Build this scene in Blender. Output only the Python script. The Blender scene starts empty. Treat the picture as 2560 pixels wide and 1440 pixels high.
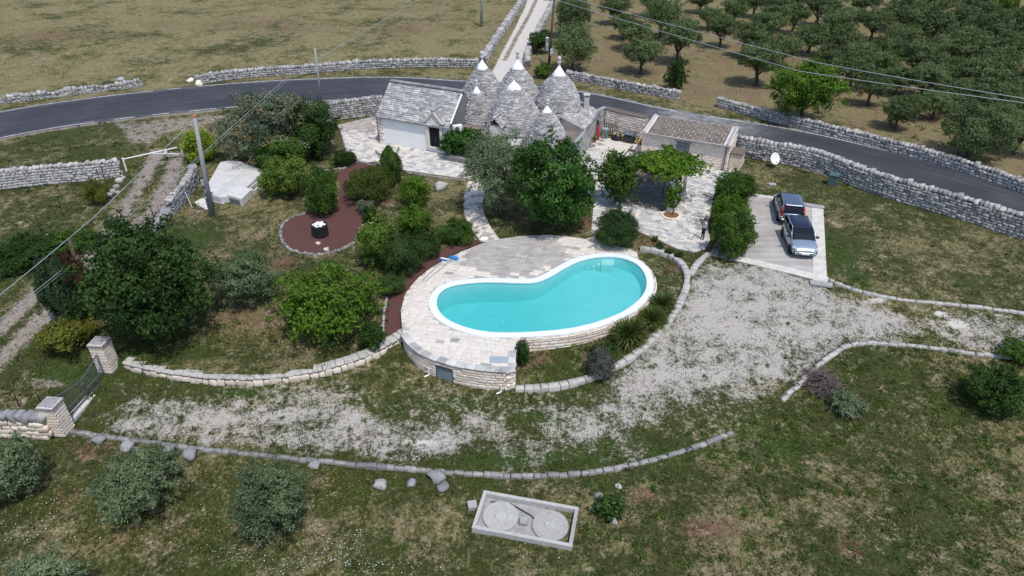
import bpy, bmesh, math, random
import numpy as np
from mathutils import Vector, Matrix, Quaternion, noise as mnoise

# ------------------------------------------------------------------ camera, sky, sun, exposure
sc = bpy.context.scene
COL = sc.collection
PITCH = math.radians(33.0); LENS = 24.0; HC = 24.0
cam_d = bpy.data.cameras.new("camera"); cam = bpy.data.objects.new("camera", cam_d); COL.objects.link(cam)
cam.location = (0, 0, HC); cam.rotation_euler = (math.radians(90) - PITCH, 0, 0)
cam_d.lens = LENS; cam_d.sensor_width = 36; cam_d.clip_start = 0.5; cam_d.clip_end = 3000
sc.camera = cam

SUN_EL = math.radians(65); SUN_AZ = math.radians(151)          # azimuth clockwise from +Y (the view direction)
sdir = Vector((math.sin(SUN_AZ) * math.cos(SUN_EL), math.cos(SUN_AZ) * math.cos(SUN_EL), math.sin(SUN_EL)))
w = bpy.data.worlds.new("World"); sc.world = w; w.use_nodes = True
wn = w.node_tree.nodes; wl = w.node_tree.links
bg = wn["Background"]; sky = wn.new("ShaderNodeTexSky"); sky.sky_type = 'NISHITA'
sky.sun_disc = False; sky.sun_elevation = SUN_EL; sky.sun_rotation = SUN_AZ
sky.altitude = 300; sky.air_density = 1.0; sky.dust_density = 1.5; sky.ozone_density = 1.0
wl.new(sky.outputs[0], bg.inputs[0]); bg.inputs[1].default_value = 0.15
sun_d = bpy.data.lights.new("sun", 'SUN'); sun = bpy.data.objects.new("sun", sun_d); COL.objects.link(sun)
sun_d.energy = 2.65; sun_d.angle = math.radians(0.9); sun_d.color = (1.0, 0.965, 0.91)
sun.rotation_euler = sdir.to_track_quat('Z', 'Y').to_euler(); sun.location = (60, -20, 120)
sc.view_settings.view_transform = 'Standard'; sc.view_settings.look = 'None'
sc.view_settings.exposure = 0.38; sc.view_settings.gamma = 1.0; sc.view_settings.use_curve_mapping = False
sc.cycles.max_bounces = 6; sc.cycles.diffuse_bounces = 3; sc.cycles.transparent_max_bounces = 12

# ------------------------------------------------------------------ survey: picture point -> place on the ground
FPX = 2560 * LENS / 36
def ray(px, py):
    u = (px - 1280) / FPX; v = (py - 720) / FPX
    return (u, math.cos(PITCH) - v * math.sin(PITCH), -math.sin(PITCH) - v * math.cos(PITCH))
def at(px, py, z=0.0):
    d = ray(px, py); t = (z - HC) / d[2]
    return (d[0] * t, d[1] * t)
def hgt(px, py, Y):
    d = ray(px, py); return HC + d[2] * Y / d[1]
def sstep(t):
    t = np.clip(t, 0, 1); return t * t * (3 - 2 * t)

# terrain: lower field in front, house terrace at 0, road terrace at +0.9
BL = [at(*p, -.42) for p in [(-900, 556), (-300, 500), (0, 468), (270, 444), (300, 440)]] + [at(*p) for p in [(455, 392), (560, 345), (680, 322), (815, 303), (950, 285),
                       (1100, 262), (1300, 262), (1450, 268), (1495, 286), (1612, 306), (1838, 372), (1850, 388), (2024, 420), (2123, 458), (2206, 491),
                       (2289, 512), (2560, 597), (2900, 700), (3400, 850)]]
BLX = np.array([p[0] for p in BL]); BLY = np.array([p[1] for p in BL])
GARDEN = [at(*p, -0.5) for p in [(300, 902), (430, 925), (640, 938), (800, 918), (930, 885), (1012, 848), (1005, 770), (1100, 660), (1250, 600), (1250, 380),
                           (600, 330), (470, 400), (400, 560), (100, 700), (150, 860)]]
def inpoly(x, y, poly):
    x = np.asarray(x, float); y = np.asarray(y, float); r = np.zeros(x.shape, bool)
    n = len(poly)
    for i in range(n):
        x1, y1 = poly[i]; x2, y2 = poly[(i + 1) % n]
        if y1 == y2: continue
        c = ((y1 > y) != (y2 > y)) & (x < (x2 - x1) * (y - y1) / (y2 - y1) + x1)
        r ^= c
    return r
def T(x, y):
    x = np.asarray(x, float); y = np.asarray(y, float)
    base = -1.7 + 1.7 * sstep((y - 23.5) / 16.0)
    base = base + 0.10 * np.sin(x * 0.11 + 1.0) * sstep((26 - y) / 10) - 0.5 * sstep((-x - 18) / 22) * sstep((60 - y) / 8) * sstep((y - 30) / 8)
    g = inpoly(x, y, GARDEN)
    base = np.where(g, np.maximum(base, -0.55), base)
    gate = np.exp(-((x + 30.5) / 4.0) ** 2)
    wd = 0.5 + 9 * gate
    s = sstep((y - np.interp(x, BLX, BLY)) / wd)
    far = 0.012 * np.maximum(y - 80, 0) * 0
    return base * (1 - s) + 0.9 * s + far
def Tz(x, y): return float(T(np.array([x]), np.array([y]))[0])
def G(px, py, dz=0.0):
    z = 0.0
    for _ in range(14):
        x, y = at(px, py, z + dz); z = 0.5 * z + 0.5 * Tz(x, y)
    x, y = at(px, py, z + dz)
    return (x, y)
def GP(pts): return [G(*p) for p in pts]
rng = np.random.default_rng(7); R = random.Random(11)

# ------------------------------------------------------------------ object helpers
def props(o, label=None, cat=None, group=None, kind=None):
    if label: o['label'] = label
    if cat: o['category'] = cat
    if group: o['group'] = group
    if kind: o['kind'] = kind
    return o
def empty(name, loc=(0, 0, 0), rz=0.0, label=None, cat=None, group=None):
    o = bpy.data.objects.new(name, None); COL.objects.link(o); o.location = loc; o.rotation_euler = (0, 0, rz)
    o.empty_display_size = 0.3
    return props(o, label, cat, group)
def link(name, me, parent=None, loc=None, kind=None):
    o = bpy.data.objects.new(name, me); COL.objects.link(o)
    if parent is not None: o.parent = parent
    if loc is not None: o.location = loc
    if kind: o['kind'] = kind
    return o
def mesh_np(name, V, Q, mats, tint=None, smooth=False, mi=None):
    """V (n,3), Q (m,k) equal sized faces"""
    V = np.asarray(V, np.float32); Q = np.asarray(Q, np.int32); k = Q.shape[1]
    me = bpy.data.meshes.new(name)
    me.vertices.add(len(V)); me.vertices.foreach_set("co", V.ravel())
    me.loops.add(Q.size); me.loops.foreach_set("vertex_index", Q.ravel())
    me.polygons.add(len(Q)); me.polygons.foreach_set("loop_start", np.arange(0, Q.size, k, dtype=np.int32))
    me.polygons.foreach_set("loop_total", np.full(len(Q), k, np.int32))
    if mi is not None: me.polygons.foreach_set("material_index", np.asarray(mi, np.int32))
    if smooth: me.polygons.foreach_set("use_smooth", np.ones(len(Q), bool))
    if tint is not None:
        a = me.attributes.new("tint", 'FLOAT', 'POINT'); a.data.foreach_set("value", np.asarray(tint, np.float32))
    for m in (mats if isinstance(mats, (list, tuple)) else [mats]): me.materials.append(m)
    me.update(calc_edges=True); me.validate()
    return me

class MB:
    def __init__(s): s.v = []; s.f = []; s.m = []
    def add(s, vs, fs, m=0):
        b = len(s.v); s.v.extend([tuple(p) for p in vs])
        for f in fs: s.f.append([b + i for i in f]); s.m.append(m)
        return s
    def box(s, c, d, rz=0.0, m=0, M=None, top=1.0):
        hx, hy, hz = d[0] / 2, d[1] / 2, d[2] / 2
        vs = [Vector((x * hx * (top if z > 0 else 1), y * hy * (top if z > 0 else 1), z * hz)) for z in (-1, 1) for x, y in ((-1, -1), (1, -1), (1, 1), (-1, 1))]
        A = M if M is not None else Matrix.Rotation(rz, 4, 'Z')
        vs = [A @ p + Vector(c) for p in vs]
        return s.add(vs, [(3, 2, 1, 0), (4, 5, 6, 7), (0, 1, 5, 4), (1, 2, 6, 5), (2, 3, 7, 6), (3, 0, 4, 7)], m)
    def prism(s, poly, z0, z1, m=0, bottom=False):
        n = len(poly); a = lambda z, i: z[i] if isinstance(z, (list, tuple, np.ndarray)) else z
        vs = [(p[0], p[1], a(z0, i)) for i, p in enumerate(poly)] + [(p[0], p[1], a(z1, i)) for i, p in enumerate(poly)]
        area = sum(poly[i][0] * poly[(i + 1) % n][1] - poly[(i + 1) % n][0] * poly[i][1] for i in range(n))
        fs = [tuple(range(n, 2 * n))] + [(i, (i + 1) % n, n + (i + 1) % n, n + i) for i in range(n)]
        if bottom: fs.append(tuple(reversed(range(n))))
        if area < 0: fs = [tuple(reversed(f)) for f in fs]
        return s.add(vs, fs, m)
    def tube(s, pts, r, n=6, m=0, cap=True):
        pts = [Vector(p) for p in pts]; k = len(pts); rs = r if isinstance(r, (list, tuple)) else [r] * k
        b = len(s.v); 
        for i, p in enumerate(pts):
            t = (pts[min(i + 1, k - 1)] - pts[max(i - 1, 0)]).normalized()
            a = t.cross(Vector((0, 0, 1)) if abs(t.z) < 0.9 else Vector((1, 0, 0))).normalized(); c = t.cross(a)
            for j in range(n):
                q = 2 * math.pi * j / n; s.v.append(tuple(p + (a * math.cos(q) + c * math.sin(q)) * rs[i]))
        for i in range(k - 1):
            for j in range(n):
                s.f.append([b + i * n + j, b + (i + 1) * n + j, b + (i + 1) * n + (j + 1) % n, b + i * n + (j + 1) % n]); s.m.append(m)
        if cap:
            s.f.append([b + j for j in range(n)]); s.m.append(m)
            s.f.append([b + (k - 1) * n + j for j in reversed(range(n))]); s.m.append(m)
        return s
    def lathe(s, prof, n=16, c=(0, 0, 0), m=0):
        b = len(s.v)
        for r, z in prof:
            for j in range(n):
                q = 2 * math.pi * j / n; s.v.append((c[0] + r * math.cos(q), c[1] + r * math.sin(q), c[2] + z))
        for i in range(len(prof) - 1):
            for j in range(n):
                s.f.append([b + i * n + j, b + i * n + (j + 1) % n, b + (i + 1) * n + (j + 1) % n, b + (i + 1) * n + j]); s.m.append(m)
        s.f.append([b + (len(prof) - 1) * n + j for j in range(n)]); s.m.append(m)
        s.f.append([b + j for j in reversed(range(n))]); s.m.append(m)
        return s
    def mesh(s, name, mats, smooth=False):
        me = bpy.data.meshes.new(name); me.from_pydata(s.v, [], s.f)
        for m in (mats if isinstance(mats, (list, tuple)) else [mats]): me.materials.append(m)
        me.polygons.foreach_set("material_index", s.m)
        if smooth: me.polygons.foreach_set("use_smooth", [True] * len(s.f))
        me.update(); return me
    def build(s, name, mats, parent=None, smooth=False, kind=None, bevel=0):
        me = s.mesh(name, mats, smooth)
        if bevel:
            bm = bmesh.new(); bm.from_mesh(me)
            bmesh.ops.bevel(bm, geom=[e for e in bm.edges if len(e.link_faces) == 2 and e.calc_face_angle(0) > 0.5], offset=bevel, segments=1, affect='EDGES', clamp_overlap=True)
            bm.to_mesh(me); bm.free()
        return link(name, me, parent, kind=kind)

def catmull(pts, n=6, closed=False):
    P = [np.array(p, float) for p in pts]; out = []; k = len(P)
    for i in range(k if closed else k - 1):
        p0 = P[(i - 1) % k] if closed or i > 0 else P[0]; p1 = P[i]; p2 = P[(i + 1) % k]
        p3 = P[(i + 2) % k] if closed or i + 2 < k else P[-1]
        for j in range(n):
            t = j / n
            out.append(tuple(0.5 * ((2 * p1) + (-p0 + p2) * t + (2 * p0 - 5 * p1 + 4 * p2 - p3) * t * t + (-p0 + 3 * p1 - 3 * p2 + p3) * t ** 3)))
    if not closed: out.append(tuple(P[-1]))
    return out
def resample(path, step):
    P = np.array(path, float); seg = np.hypot(*(P[1:, :2] - P[:-1, :2]).T); L = np.concatenate([[0], np.cumsum(seg)])
    n = max(2, int(round(L[-1] / step)) + 1); s = np.linspace(0, L[-1], n)
    return [(np.interp(q, L, P[:, 0]), np.interp(q, L, P[:, 1])) for q in s]
def normals2(path):
    P = np.array(path, float); t = np.gradient(P, axis=0); t /= np.maximum(np.hypot(t[:, 0], t[:, 1]), 1e-9)[:, None]
    return np.stack([-t[:, 1], t[:, 0]], 1), t
def offset(path, d):
    n, _ = normals2(path); return [(p[0] + q[0] * d, p[1] + q[1] * d) for p, q in zip(path, n)]
def ring_offset(poly, d):
    P = np.array(poly, float); t = np.roll(P, -1, 0) - np.roll(P, 1, 0); t /= np.hypot(t[:, 0], t[:, 1])[:, None]
    area = np.sum(P[:, 0] * np.roll(P[:, 1], -1) - np.roll(P[:, 0], -1) * P[:, 1])
    s = 1 if area > 0 else -1
    return [(p[0] + q[1] * d * s, p[1] - q[0] * d * s) for p, q in zip(P, t)]
# ------------------------------------------------------------------ materials
class NT:
    def __init__(s, name):
        s.mat = bpy.data.materials.new(name); s.mat.use_nodes = True; s.t = s.mat.node_tree; s.n = s.t.nodes; s.l = s.t.links
        s.b = s.n["Principled BSDF"]; s.out = s.n["Material Output"]
        s.pos = s.n.new("ShaderNodeNewGeometry")
    def new(s, typ, **kw):
        x = s.n.new(typ)
        for k, v in kw.items(): setattr(x, k, v)
        return x
    def set(s, sock, v):
        if hasattr(v, 'outputs'): v = v.outputs[0]
        if isinstance(v, bpy.types.NodeSocket): s.l.new(v, sock)
        else: sock.default_value = v
    def noise(s, scale, detail=3, rough=0.55, vec=None, dist=0.0):
        x = s.new("ShaderNodeTexNoise"); s.set(x.inputs['Vector'], vec if vec is not None else s.pos.outputs['Position'])
        x.inputs['Scale'].default_value = scale; x.inputs['Detail'].default_value = detail; x.inputs['Roughness'].default_value = rough
        x.inputs['Distortion'].default_value = dist
        return x.outputs[0]
    def math(s, op, a, b=0.0, c=0.0, clamp=False):
        x = s.new("ShaderNodeMath", operation=op, use_clamp=clamp); s.set(x.inputs[0], a); s.set(x.inputs[1], b); s.set(x.inputs[2], c); return x.outputs[0]
    def ramp(s, fac, stops):
        x = s.new("ShaderNodeValToRGB"); s.set(x.inputs[0], fac); e = x.color_ramp.elements
        while len(e) < len(stops): e.new(0.5)
        for i, (p, c) in enumerate(stops): e[i].position = p; e[i].color = (c[0], c[1], c[2], 1)
        return x.outputs[0]
    def mix(s, fac, a, b, mode='MIX'):
        x = s.new("ShaderNodeMix", data_type='RGBA', blend_type=mode); s.set(x.inputs[0], fac)
        s.set(x.inputs[6], a if not isinstance(a, tuple) else (*a, 1)); s.set(x.inputs[7], b if not isinstance(b, tuple) else (*b, 1)); return x.outputs[2]
    def rnd(s):
        o = s.new("ShaderNodeObjectInfo").outputs['Random']
        return s.math('FRACT', s.math('ADD', o, s.pos.outputs['Random Per Island']))
    def attr(s, name):
        x = s.new("ShaderNodeAttribute", attribute_name=name); return x
    def bump(s, h, strength=0.3, dist=0.03):
        x = s.new("ShaderNodeBump"); s.set(x.inputs['Height'], h); x.inputs['Strength'].default_value = strength; x.inputs['Distance'].default_value = dist
        s.l.new(x.outputs[0], s.b.inputs['Normal']); return x
    def done(s, col=None, rough=0.8, spec=0.3, metal=0.0):
        if col is not None: s.set(s.b.inputs['Base Color'], col if not isinstance(col, tuple) else (*col, 1))
        s.set(s.b.inputs['Roughness'], rough); s.b.inputs['Specular IOR Level'].default_value = spec; s.set(s.b.inputs['Metallic'], metal)
        return s.mat

def m_stone(name, stops, nscale=2.5, rough=0.9, bump=0.4, amt=0.45, lichen=None, fine=14):
    amt = amt * .75
    """stops by the stone's own random number, mottled by noise; optional lichen colour"""
    t = NT(name); n1 = t.noise(nscale, 4); n2 = t.noise(fine, 3)
    f = t.math('ADD', t.math('MULTIPLY', t.rnd(), 1 - amt), t.math('MULTIPLY', n1, amt))
    c = t.ramp(f, stops)
    if lichen:
        k = t.math('MULTIPLY', t.math('SUBTRACT', t.noise(lichen[1], 4, 0.65), lichen[2]), lichen[3], clamp=True)
        c = t.mix(k, c, lichen[0])
    c = t.mix(t.math('MULTIPLY', n2, 0.55), c, (0.5, 0.49, 0.48), 'MULTIPLY') if False else c
    v = t.new("ShaderNodeHueSaturation"); t.set(v.inputs['Value'], t.math('ADD', t.math('MULTIPLY', n2, 0.7), 0.65)); t.l.new(c, v.inputs['Color'])
    t.bump(t.math('ADD', n2, n1), bump, 0.03)
    return t.done(v.outputs[0], rough, 0.2)
def m_plain(name, col, rough=0.6, spec=0.4, metal=0.0, var=0.12, nscale=3.0, bump=0.0):
    t = NT(name); n = t.noise(nscale, 4)
    c = t.ramp(n, [(0.3, tuple(x * (1 - var) for x in col)), (0.7, tuple(min(1, x * (1 + var)) for x in col))])
    if bump: t.bump(t.noise(nscale * 8, 3), bump, 0.02)
    return t.done(c, rough, spec, metal)
def m_leaf(name, stops, trans=0.25, rough=0.55, spec=0.3, transcol=None):
    rough = .68; spec = .10
    stops = [(p, tuple(min(1, k) for k in (c[0] * 1.32, c[1] * 1.34, c[2] * 1.02))) for p, c in stops]
    t = NT(name); a = t.attr("tint").outputs['Fac']
    o = t.new("ShaderNodeObjectInfo").outputs['Random']
    f = t.math('ADD', t.math('MULTIPLY', a, 0.75), t.math('MULTIPLY', t.pos.outputs['Random Per Island'], 0.25))
    f = t.math('ADD', f, t.math('MULTIPLY', t.math('SUBTRACT', o, 0.5), 0.16))
    c = t.ramp(f, stops)
    t.done(c, rough, spec)
    tr = t.new("ShaderNodeBsdfTranslucent"); x = t.mix(1.0, c, (1.0, 1.25, 0.5), 'MULTIPLY'); t.l.new(x, tr.inputs[0])
    ms = t.new("ShaderNodeMixShader"); ms.inputs[0].default_value = trans
    t.l.new(t.b.outputs[0], ms.inputs[1]); t.l.new(tr.outputs[0], ms.inputs[2]); t.l.new(ms.outputs[0], t.out.inputs[0])
    return t.mat

MAT = {}
MAT['drystone'] = m_stone('drystone', [(0.0, (.17, .165, .16)), (0.45, (.33, .32, .31)), (0.8, (.46, .44, .42)), (1.0, (.52, .45, .38))], lichen=((.10, .10, .105), 4.0, 0.50, 5.0))
MAT['whitestone'] = m_stone('whitestone', [(0.0, (.22, .215, .21)), (0.5, (.40, .385, .365)), (0.9, (.50, .48, .45)), (1.0, (.46, .36, .29))], lichen=((.15, .15, .145), 4.0, .54, 4.0))
MAT['warmstone'] = m_stone('warmstone', [(0.0, (.50, .41, .33)), (0.4, (.66, .56, .47)), (0.85, (.73, .65, .56)), (1.0, (.56, .36, .26))], bump=0.3)
MAT['creamstone'] = m_stone('cream_wall_stone', [(0.0, (.60, .50, .40)), (0.4, (.74, .64, .54)), (0.85, (.80, .72, .63)), (1.0, (.62, .40, .28))], bump=0.3)
MAT['greystone'] = m_stone('greystone', [(0.0, (.15, .15, .155)), (0.5, (.25, .25, .255)), (1.0, (.36, .355, .35))], lichen=((.12, .12, .125), 4.0, .55, 4.0))
MAT['kerbstone'] = m_stone('kerbstone', [(0.0, (.15, .15, .145)), (0.5, (.25, .245, .235)), (1.0, (.37, .35, .32))], lichen=((.10, .10, .10), 3.0, .5, 4.0))
MAT['bedstone'] = m_stone('bed_wall_stone', [(0.0, (.30, .285, .265)), (0.5, (.40, .385, .36)), (1.0, (.50, .475, .44))], amt=.8, nscale=1.6, lichen=((.17, .17, .165), 2.2, .55, 4.0))
MAT['chianca'] = m_stone('roof_limestone', [(0.0, (.20, .192, .19)), (0.3, (.29, .28, .278)), (0.7, (.40, .39, .385)), (0.9, (.52, .51, .50)), (1.0, (.62, .61, .60))], amt=0.35, nscale=1.1, bump=0.4, lichen=((.13, .125, .118), .8, .53, 3.0))
MAT['core'] = m_plain('wall_core', (.12, .11, .10), 0.95, .1)
MAT['mortar'] = m_plain('mortar', (.40, .37, .33), 0.95, .1, nscale=6)
MAT['slab'] = m_stone('paving_pale', [(0.0, (.50, .45, .39)), (0.3, (.56, .51, .45)), (0.6, (.61, .56, .50)), (1.0, (.66, .61, .55))], amt=0.8, nscale=.9, bump=0.15, lichen=((.27, .26, .25), .9, .58, 4.0))
MAT['slabgrey'] = m_stone('paving_grey', [(0.0, (.25, .23, .215)), (0.35, (.33, .31, .29)), (0.65, (.41, .385, .36)), (1.0, (.52, .49, .46))], amt=0.8, nscale=1.1, bump=0.2, lichen=((.17, .16, .155), 1.5, .58, 4.0))
MAT['slabmix'] = m_stone('paving_mottled', [(0.0, (.19, .185, .18)), (0.3, (.37, .36, .345)), (0.65, (.50, .49, .465)), (1.0, (.62, .60, .57))], amt=0.5, nscale=1.4, bump=0.2, lichen=((.20, .20, .205), 1.1, .53, 4.5))
MAT['slabbrown'] = m_stone('paving_brown', [(0.0, (.24, .20, .18)), (0.5, (.36, .31, .28)), (1.0, (.48, .44, .41))], amt=0.5, bump=0.2)
MAT['slabshade'] = m_stone('paving_brown_shaded', [(0.0, (.10, .092, .088)), (0.5, (.16, .148, .14)), (1.0, (.24, .225, .215))], amt=0.6, bump=0.2)  # brown slabs with the pergola's shade put into their colour
MAT['whitewash'] = m_plain('whitewash', (.80, .80, .79), 0.85, .2, var=0.035, nscale=1.2, bump=0.05)
MAT['capwhite'] = m_plain('cap_limewash', (.82, .82, .81), 0.8, .2, var=0.03)
MAT['coping'] = m_plain('pool_coping', (.66, .69, .74), 0.6, .3, var=0.05, nscale=5)
MAT['white'] = m_plain('white_paint', (.78, .79, .80), 0.45, .4, var=0.03)
MAT['roadpaint'] = m_plain('road_paint', (.46, .46, .45), 0.7, .3, var=0.45, nscale=3.5)
MAT['concrete'] = m_plain('concrete_grey', (.30, .295, .285), 0.85, .2, var=0.2, nscale=4, bump=0.1)
MAT['poleconc'] = m_plain('pole_concrete', (.27, .28, .285), 0.8, .2, var=0.15)
MAT['cement'] = m_stone('weathered_cement', [(0.0, (.36, .35, .335)), (0.5, (.52, .51, .49)), (1.0, (.62, .61, .59))], amt=.95, nscale=1.6, lichen=((.25, .24, .235), 2.4, .58, 3.5), bump=.1)
MAT['metalgrey'] = m_plain('painted_iron', (.12, .14, .15), 0.5, .4, .3)
MAT['galv'] = m_plain('galvanised', (.50, .53, .56), 0.35, .5, .6, var=.08)
MAT['cover'] = m_plain('steel_cover', (.40, .45, .50), 0.4, .5, .3, var=.06)
MAT['shutter'] = m_plain('shutter_slats', (.17, .19, .21), 0.45, .4, .3)
MAT['black'] = m_plain('black_paint', (.02, .021, .024), 0.4, .5, var=.2)
MAT['rubber'] = m_plain('rubber', (.018, .018, .019), 0.85, .2, var=.2)
MAT['darkglass'] = m_plain('dark_glass', (.008, .012, .020), 0.03, .15, var=.1)
MAT['wood'] = m_plain('grey_wood', (.17, .15, .13), 0.85, .2, var=.3, nscale=6, bump=.2)
MAT['polewood'] = m_plain('pole_wood', (.085, .065, .05), 0.9, .2, var=.3, nscale=6, bump=.2)
MAT['bark'] = m_plain('bark', (.075, .062, .05), 0.95, .1, var=.35, nscale=6, bump=.4)
MAT['twig'] = m_plain('dry_twigs', (.13, .105, .095), 0.95, .1, var=.35, nscale=4)
MAT['wire'] = m_plain('cable', (.33, .36, .38), 0.5, .4, .2)
MAT['wiregreen'] = m_plain('cable_dark', (.16, .2, .17), 0.5, .4)
MAT['red'] = m_plain('red_canvas', (.38, .03, .035), 0.7, .2)
MAT['tile_red'] = m_plain('terracotta', (.40, .14, .07), 0.8, .2)
MAT['yellowwood'] = m_plain('pale_timber', (.48, .33, .14), 0.7, .2, var=.2, nscale=8)
MAT['greyplastic'] = m_plain('grey_green_plastic', (.13, .17, .17), 0.5, .4)
MAT['bluegrey'] = m_plain('blue_grey_plastic', (.26, .34, .38), 0.4, .4)
MAT['blueplastic'] = m_plain('blue_plastic', (.02, .20, .50), 0.45, .4)
MAT['bin'] = m_plain('green_bin_plastic', (.06, .10, .10), 0.5, .4)
MAT['dishwhite'] = m_plain('dish_white', (.70, .73, .74), 0.4, .4, var=.03)
MAT['roofslab'] = m_stone('shed_roof_slab', [(0.0, (.11, .09, .076)), (0.5, (.15, .125, .106)), (1.0, (.20, .17, .148))], amt=.5)
MAT['roofdark'] = m_plain('roof_felt', (.17, .14, .125), 0.9, .2, var=.25, nscale=2)
MAT['jointwhite'] = m_plain('roof_joint', (.55, .53, .50), 0.9, .2)
MAT['brown'] = m_plain('brown_pipe', (.11, .05, .04), 0.5, .4)
MAT['mulch'] = None
def mk_mulch():
    t = NT('red_mulch'); n = t.noise(22, 4); n2 = t.noise(1.2, 3)
    c = t.ramp(n, [(.3, (.055, .026, .024)), (.55, (.115, .055, .050)), (.75, (.19, .11, .10))])
    c = t.mix(t.math('MULTIPLY', n2, .35), c, (.09, .05, .04)); t.bump(n, .8, .04); MAT['mulch'] = t.done(c, .95, .1)
mk_mulch()
def mk_road():
    t = NT('asphalt'); n = t.noise(30, 3); n2 = t.noise(0.25, 4); 
    mp = t.new("ShaderNodeMapping"); mp.inputs['Scale'].default_value = (0.15, 1.8, 1); uv = t.new("ShaderNodeUVMap"); t.l.new(uv.outputs[0], mp.inputs[0])
    st = t.noise(1.0, 4, vec=mp.outputs[0])
    c = t.ramp(t.math('ADD', t.math('MULTIPLY', n2, .5), t.math('MULTIPLY', st, .5)), [(.34, (.020, .022, .028)), (.5, (.034, .036, .044)), (.64, (.058, .060, .068))])
    c = t.mix(t.math('MULTIPLY', n, .35), c, (.075, .076, .082))
    d = t.attr("dust").outputs['Fac']
    k = t.math('MULTIPLY', d, t.math('ADD', t.math('MULTIPLY', t.noise(1.3, 4), 1.6), -.35), clamp=True)
    c = t.mix(k, c, (.34, .33, .32)); t.bump(n, .15, .01)
    MAT['road'] = t.done(c, .85, .25)
mk_road()
def mk_pad():
    t = NT('pad_concrete'); n = t.noise(.5, 5, .6); n2 = t.noise(6, 4)
    mp = t.new("ShaderNodeMapping"); mp.inputs['Rotation'].default_value = (0, 0, math.radians(25)); mp.inputs['Scale'].default_value = (.25, 2.2, 1); t.l.new(t.pos.outputs['Position'], mp.inputs[0])
    st = t.noise(.9, 4, .6, vec=mp.outputs[0])
    f = t.math('ADD', t.math('MULTIPLY', n, .55), t.math('MULTIPLY', st, .45))
    c = t.ramp(f, [(.3, (.22, .20, .185)), (.45, (.32, .30, .28)), (.58, (.43, .405, .375)), (.72, (.54, .51, .47))])
    c = t.mix(t.math('MULTIPLY', n2, .25), c, (.25, .22, .2)); t.bump(n2, .1, .02)
    MAT['pad'] = t.done(c, .85, .2)
mk_pad()
# foliage
MAT['olive'] = m_leaf('olive_leaf', [(0.1, (.038, .056, .034)), (0.45, (.080, .108, .070)), (0.8, (.145, .178, .125)), (1.0, (.21, .245, .185))], .12, .5)
MAT['olivegrove'] = m_leaf('grove_olive_leaf', [(0.1, (.028, .042, .022)), (0.45, (.066, .092, .048)), (0.8, (.115, .150, .080)), (1.0, (.16, .19, .11))], .14, .5)
MAT['fig'] = m_leaf('fig_leaf', [(0.1, (.012, .032, .008)), (0.5, (.032, .078, .018)), (0.85, (.060, .125, .030)), (1.0, (.10, .17, .05))], .16, .5, .22)
MAT['darkfig'] = m_leaf('dark_glossy_leaf', [(0.1, (.008, .018, .006)), (0.5, (.020, .043, .013)), (0.85, (.042, .078, .025)), (1.0, (.08, .125, .05))], .12, .5, .22)
MAT['bright'] = m_leaf('bright_leaf', [(0.1, (.018, .042, .006)), (0.5, (.055, .105, .015)), (0.85, (.105, .17, .030)), (1.0, (.16, .22, .05))], .22)
MAT['vine'] = m_leaf('vine_leaf', [(0.1, (.022, .05, .006)), (0.5, (.065, .125, .016)), (0.85, (.125, .20, .032)), (1.0, (.19, .27, .06))], .28)
MAT['dark'] = m_leaf('dark_shrub_leaf', [(0.1, (.009, .022, .007)), (0.5, (.023, .048, .014)), (0.85, (.045, .085, .024)), (1.0, (.075, .115, .035))], .12)
MAT['shrub'] = m_leaf('shrub_leaf', [(0.1, (.014, .032, .008)), (0.5, (.038, .075, .017)), (0.85, (.075, .125, .030)), (1.0, (.12, .17, .05))], .16)
MAT['yellowgreen'] = m_leaf('yellow_green_leaf', [(0.1, (.05, .08, .010)), (0.5, (.15, .20, .025)), (0.85, (.27, .32, .05)), (1.0, (.34, .37, .08))], .22)
MAT['variegated'] = m_leaf('variegated_leaf', [(0.1, (.025, .045, .010)), (0.5, (.062, .10, .022)), (0.8, (.13, .165, .045)), (1.0, (.26, .28, .12))], .16)
MAT['flowering'] = m_leaf('flowering_leaf', [(0.1, (.02, .042, .008)), (0.5, (.055, .10, .018)), (0.82, (.10, .15, .03)), (0.93, (.30, .30, .14)), (1.0, (.42, .40, .25))], .16)
MAT['creeper'] = m_leaf('creeper_leaf', [(0.05, (.025, .040, .034)), (0.32, (.065, .090, .070)), (0.62, (.125, .145, .115)), (0.70, (.14, .095, .06)), (0.88, (.21, .13, .08)), (1.0, (.17, .16, .11))], .1)
MAT['rosemary'] = m_leaf('rosemary_leaf', [(0.1, (.012, .026, .010)), (0.5, (.030, .055, .020)), (0.85, (.055, .09, .033)), (1.0, (.08, .115, .05))], .1)
MAT['lavender'] = m_leaf('lavender_leaf', [(0.1, (.05, .055, .055)), (0.5, (.10, .115, .11)), (1.0, (.17, .19, .18))], .1)
MAT['purplegrey'] = m_leaf('lavender_flower', [(0.1, (.035, .035, .045)), (0.5, (.075, .075, .09)), (1.0, (.15, .15, .17))], .08)
MAT['cypress'] = m_leaf('cypress_leaf', [(0.1, (.010, .022, .014)), (0.5, (.024, .042, .026)), (1.0, (.05, .075, .045))], .05)
MAT['cypressbrown'] = m_leaf('brown_cypress', [(0.1, (.022, .012, .010)), (0.5, (.055, .026, .020)), (1.0, (.10, .05, .035))], .05)
MAT['broom'] = m_leaf('wispy_leaf', [(0.1, (.022, .034, .008)), (0.5, (.05, .068, .018)), (1.0, (.10, .115, .04))], .12)
MAT['yucca'] = m_leaf('yucca_blade', [(0.0, (.03, .05, .018)), (0.5, (.09, .125, .05)), (0.85, (.17, .19, .07)), (1.0, (.27, .25, .10))], .1)
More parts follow.
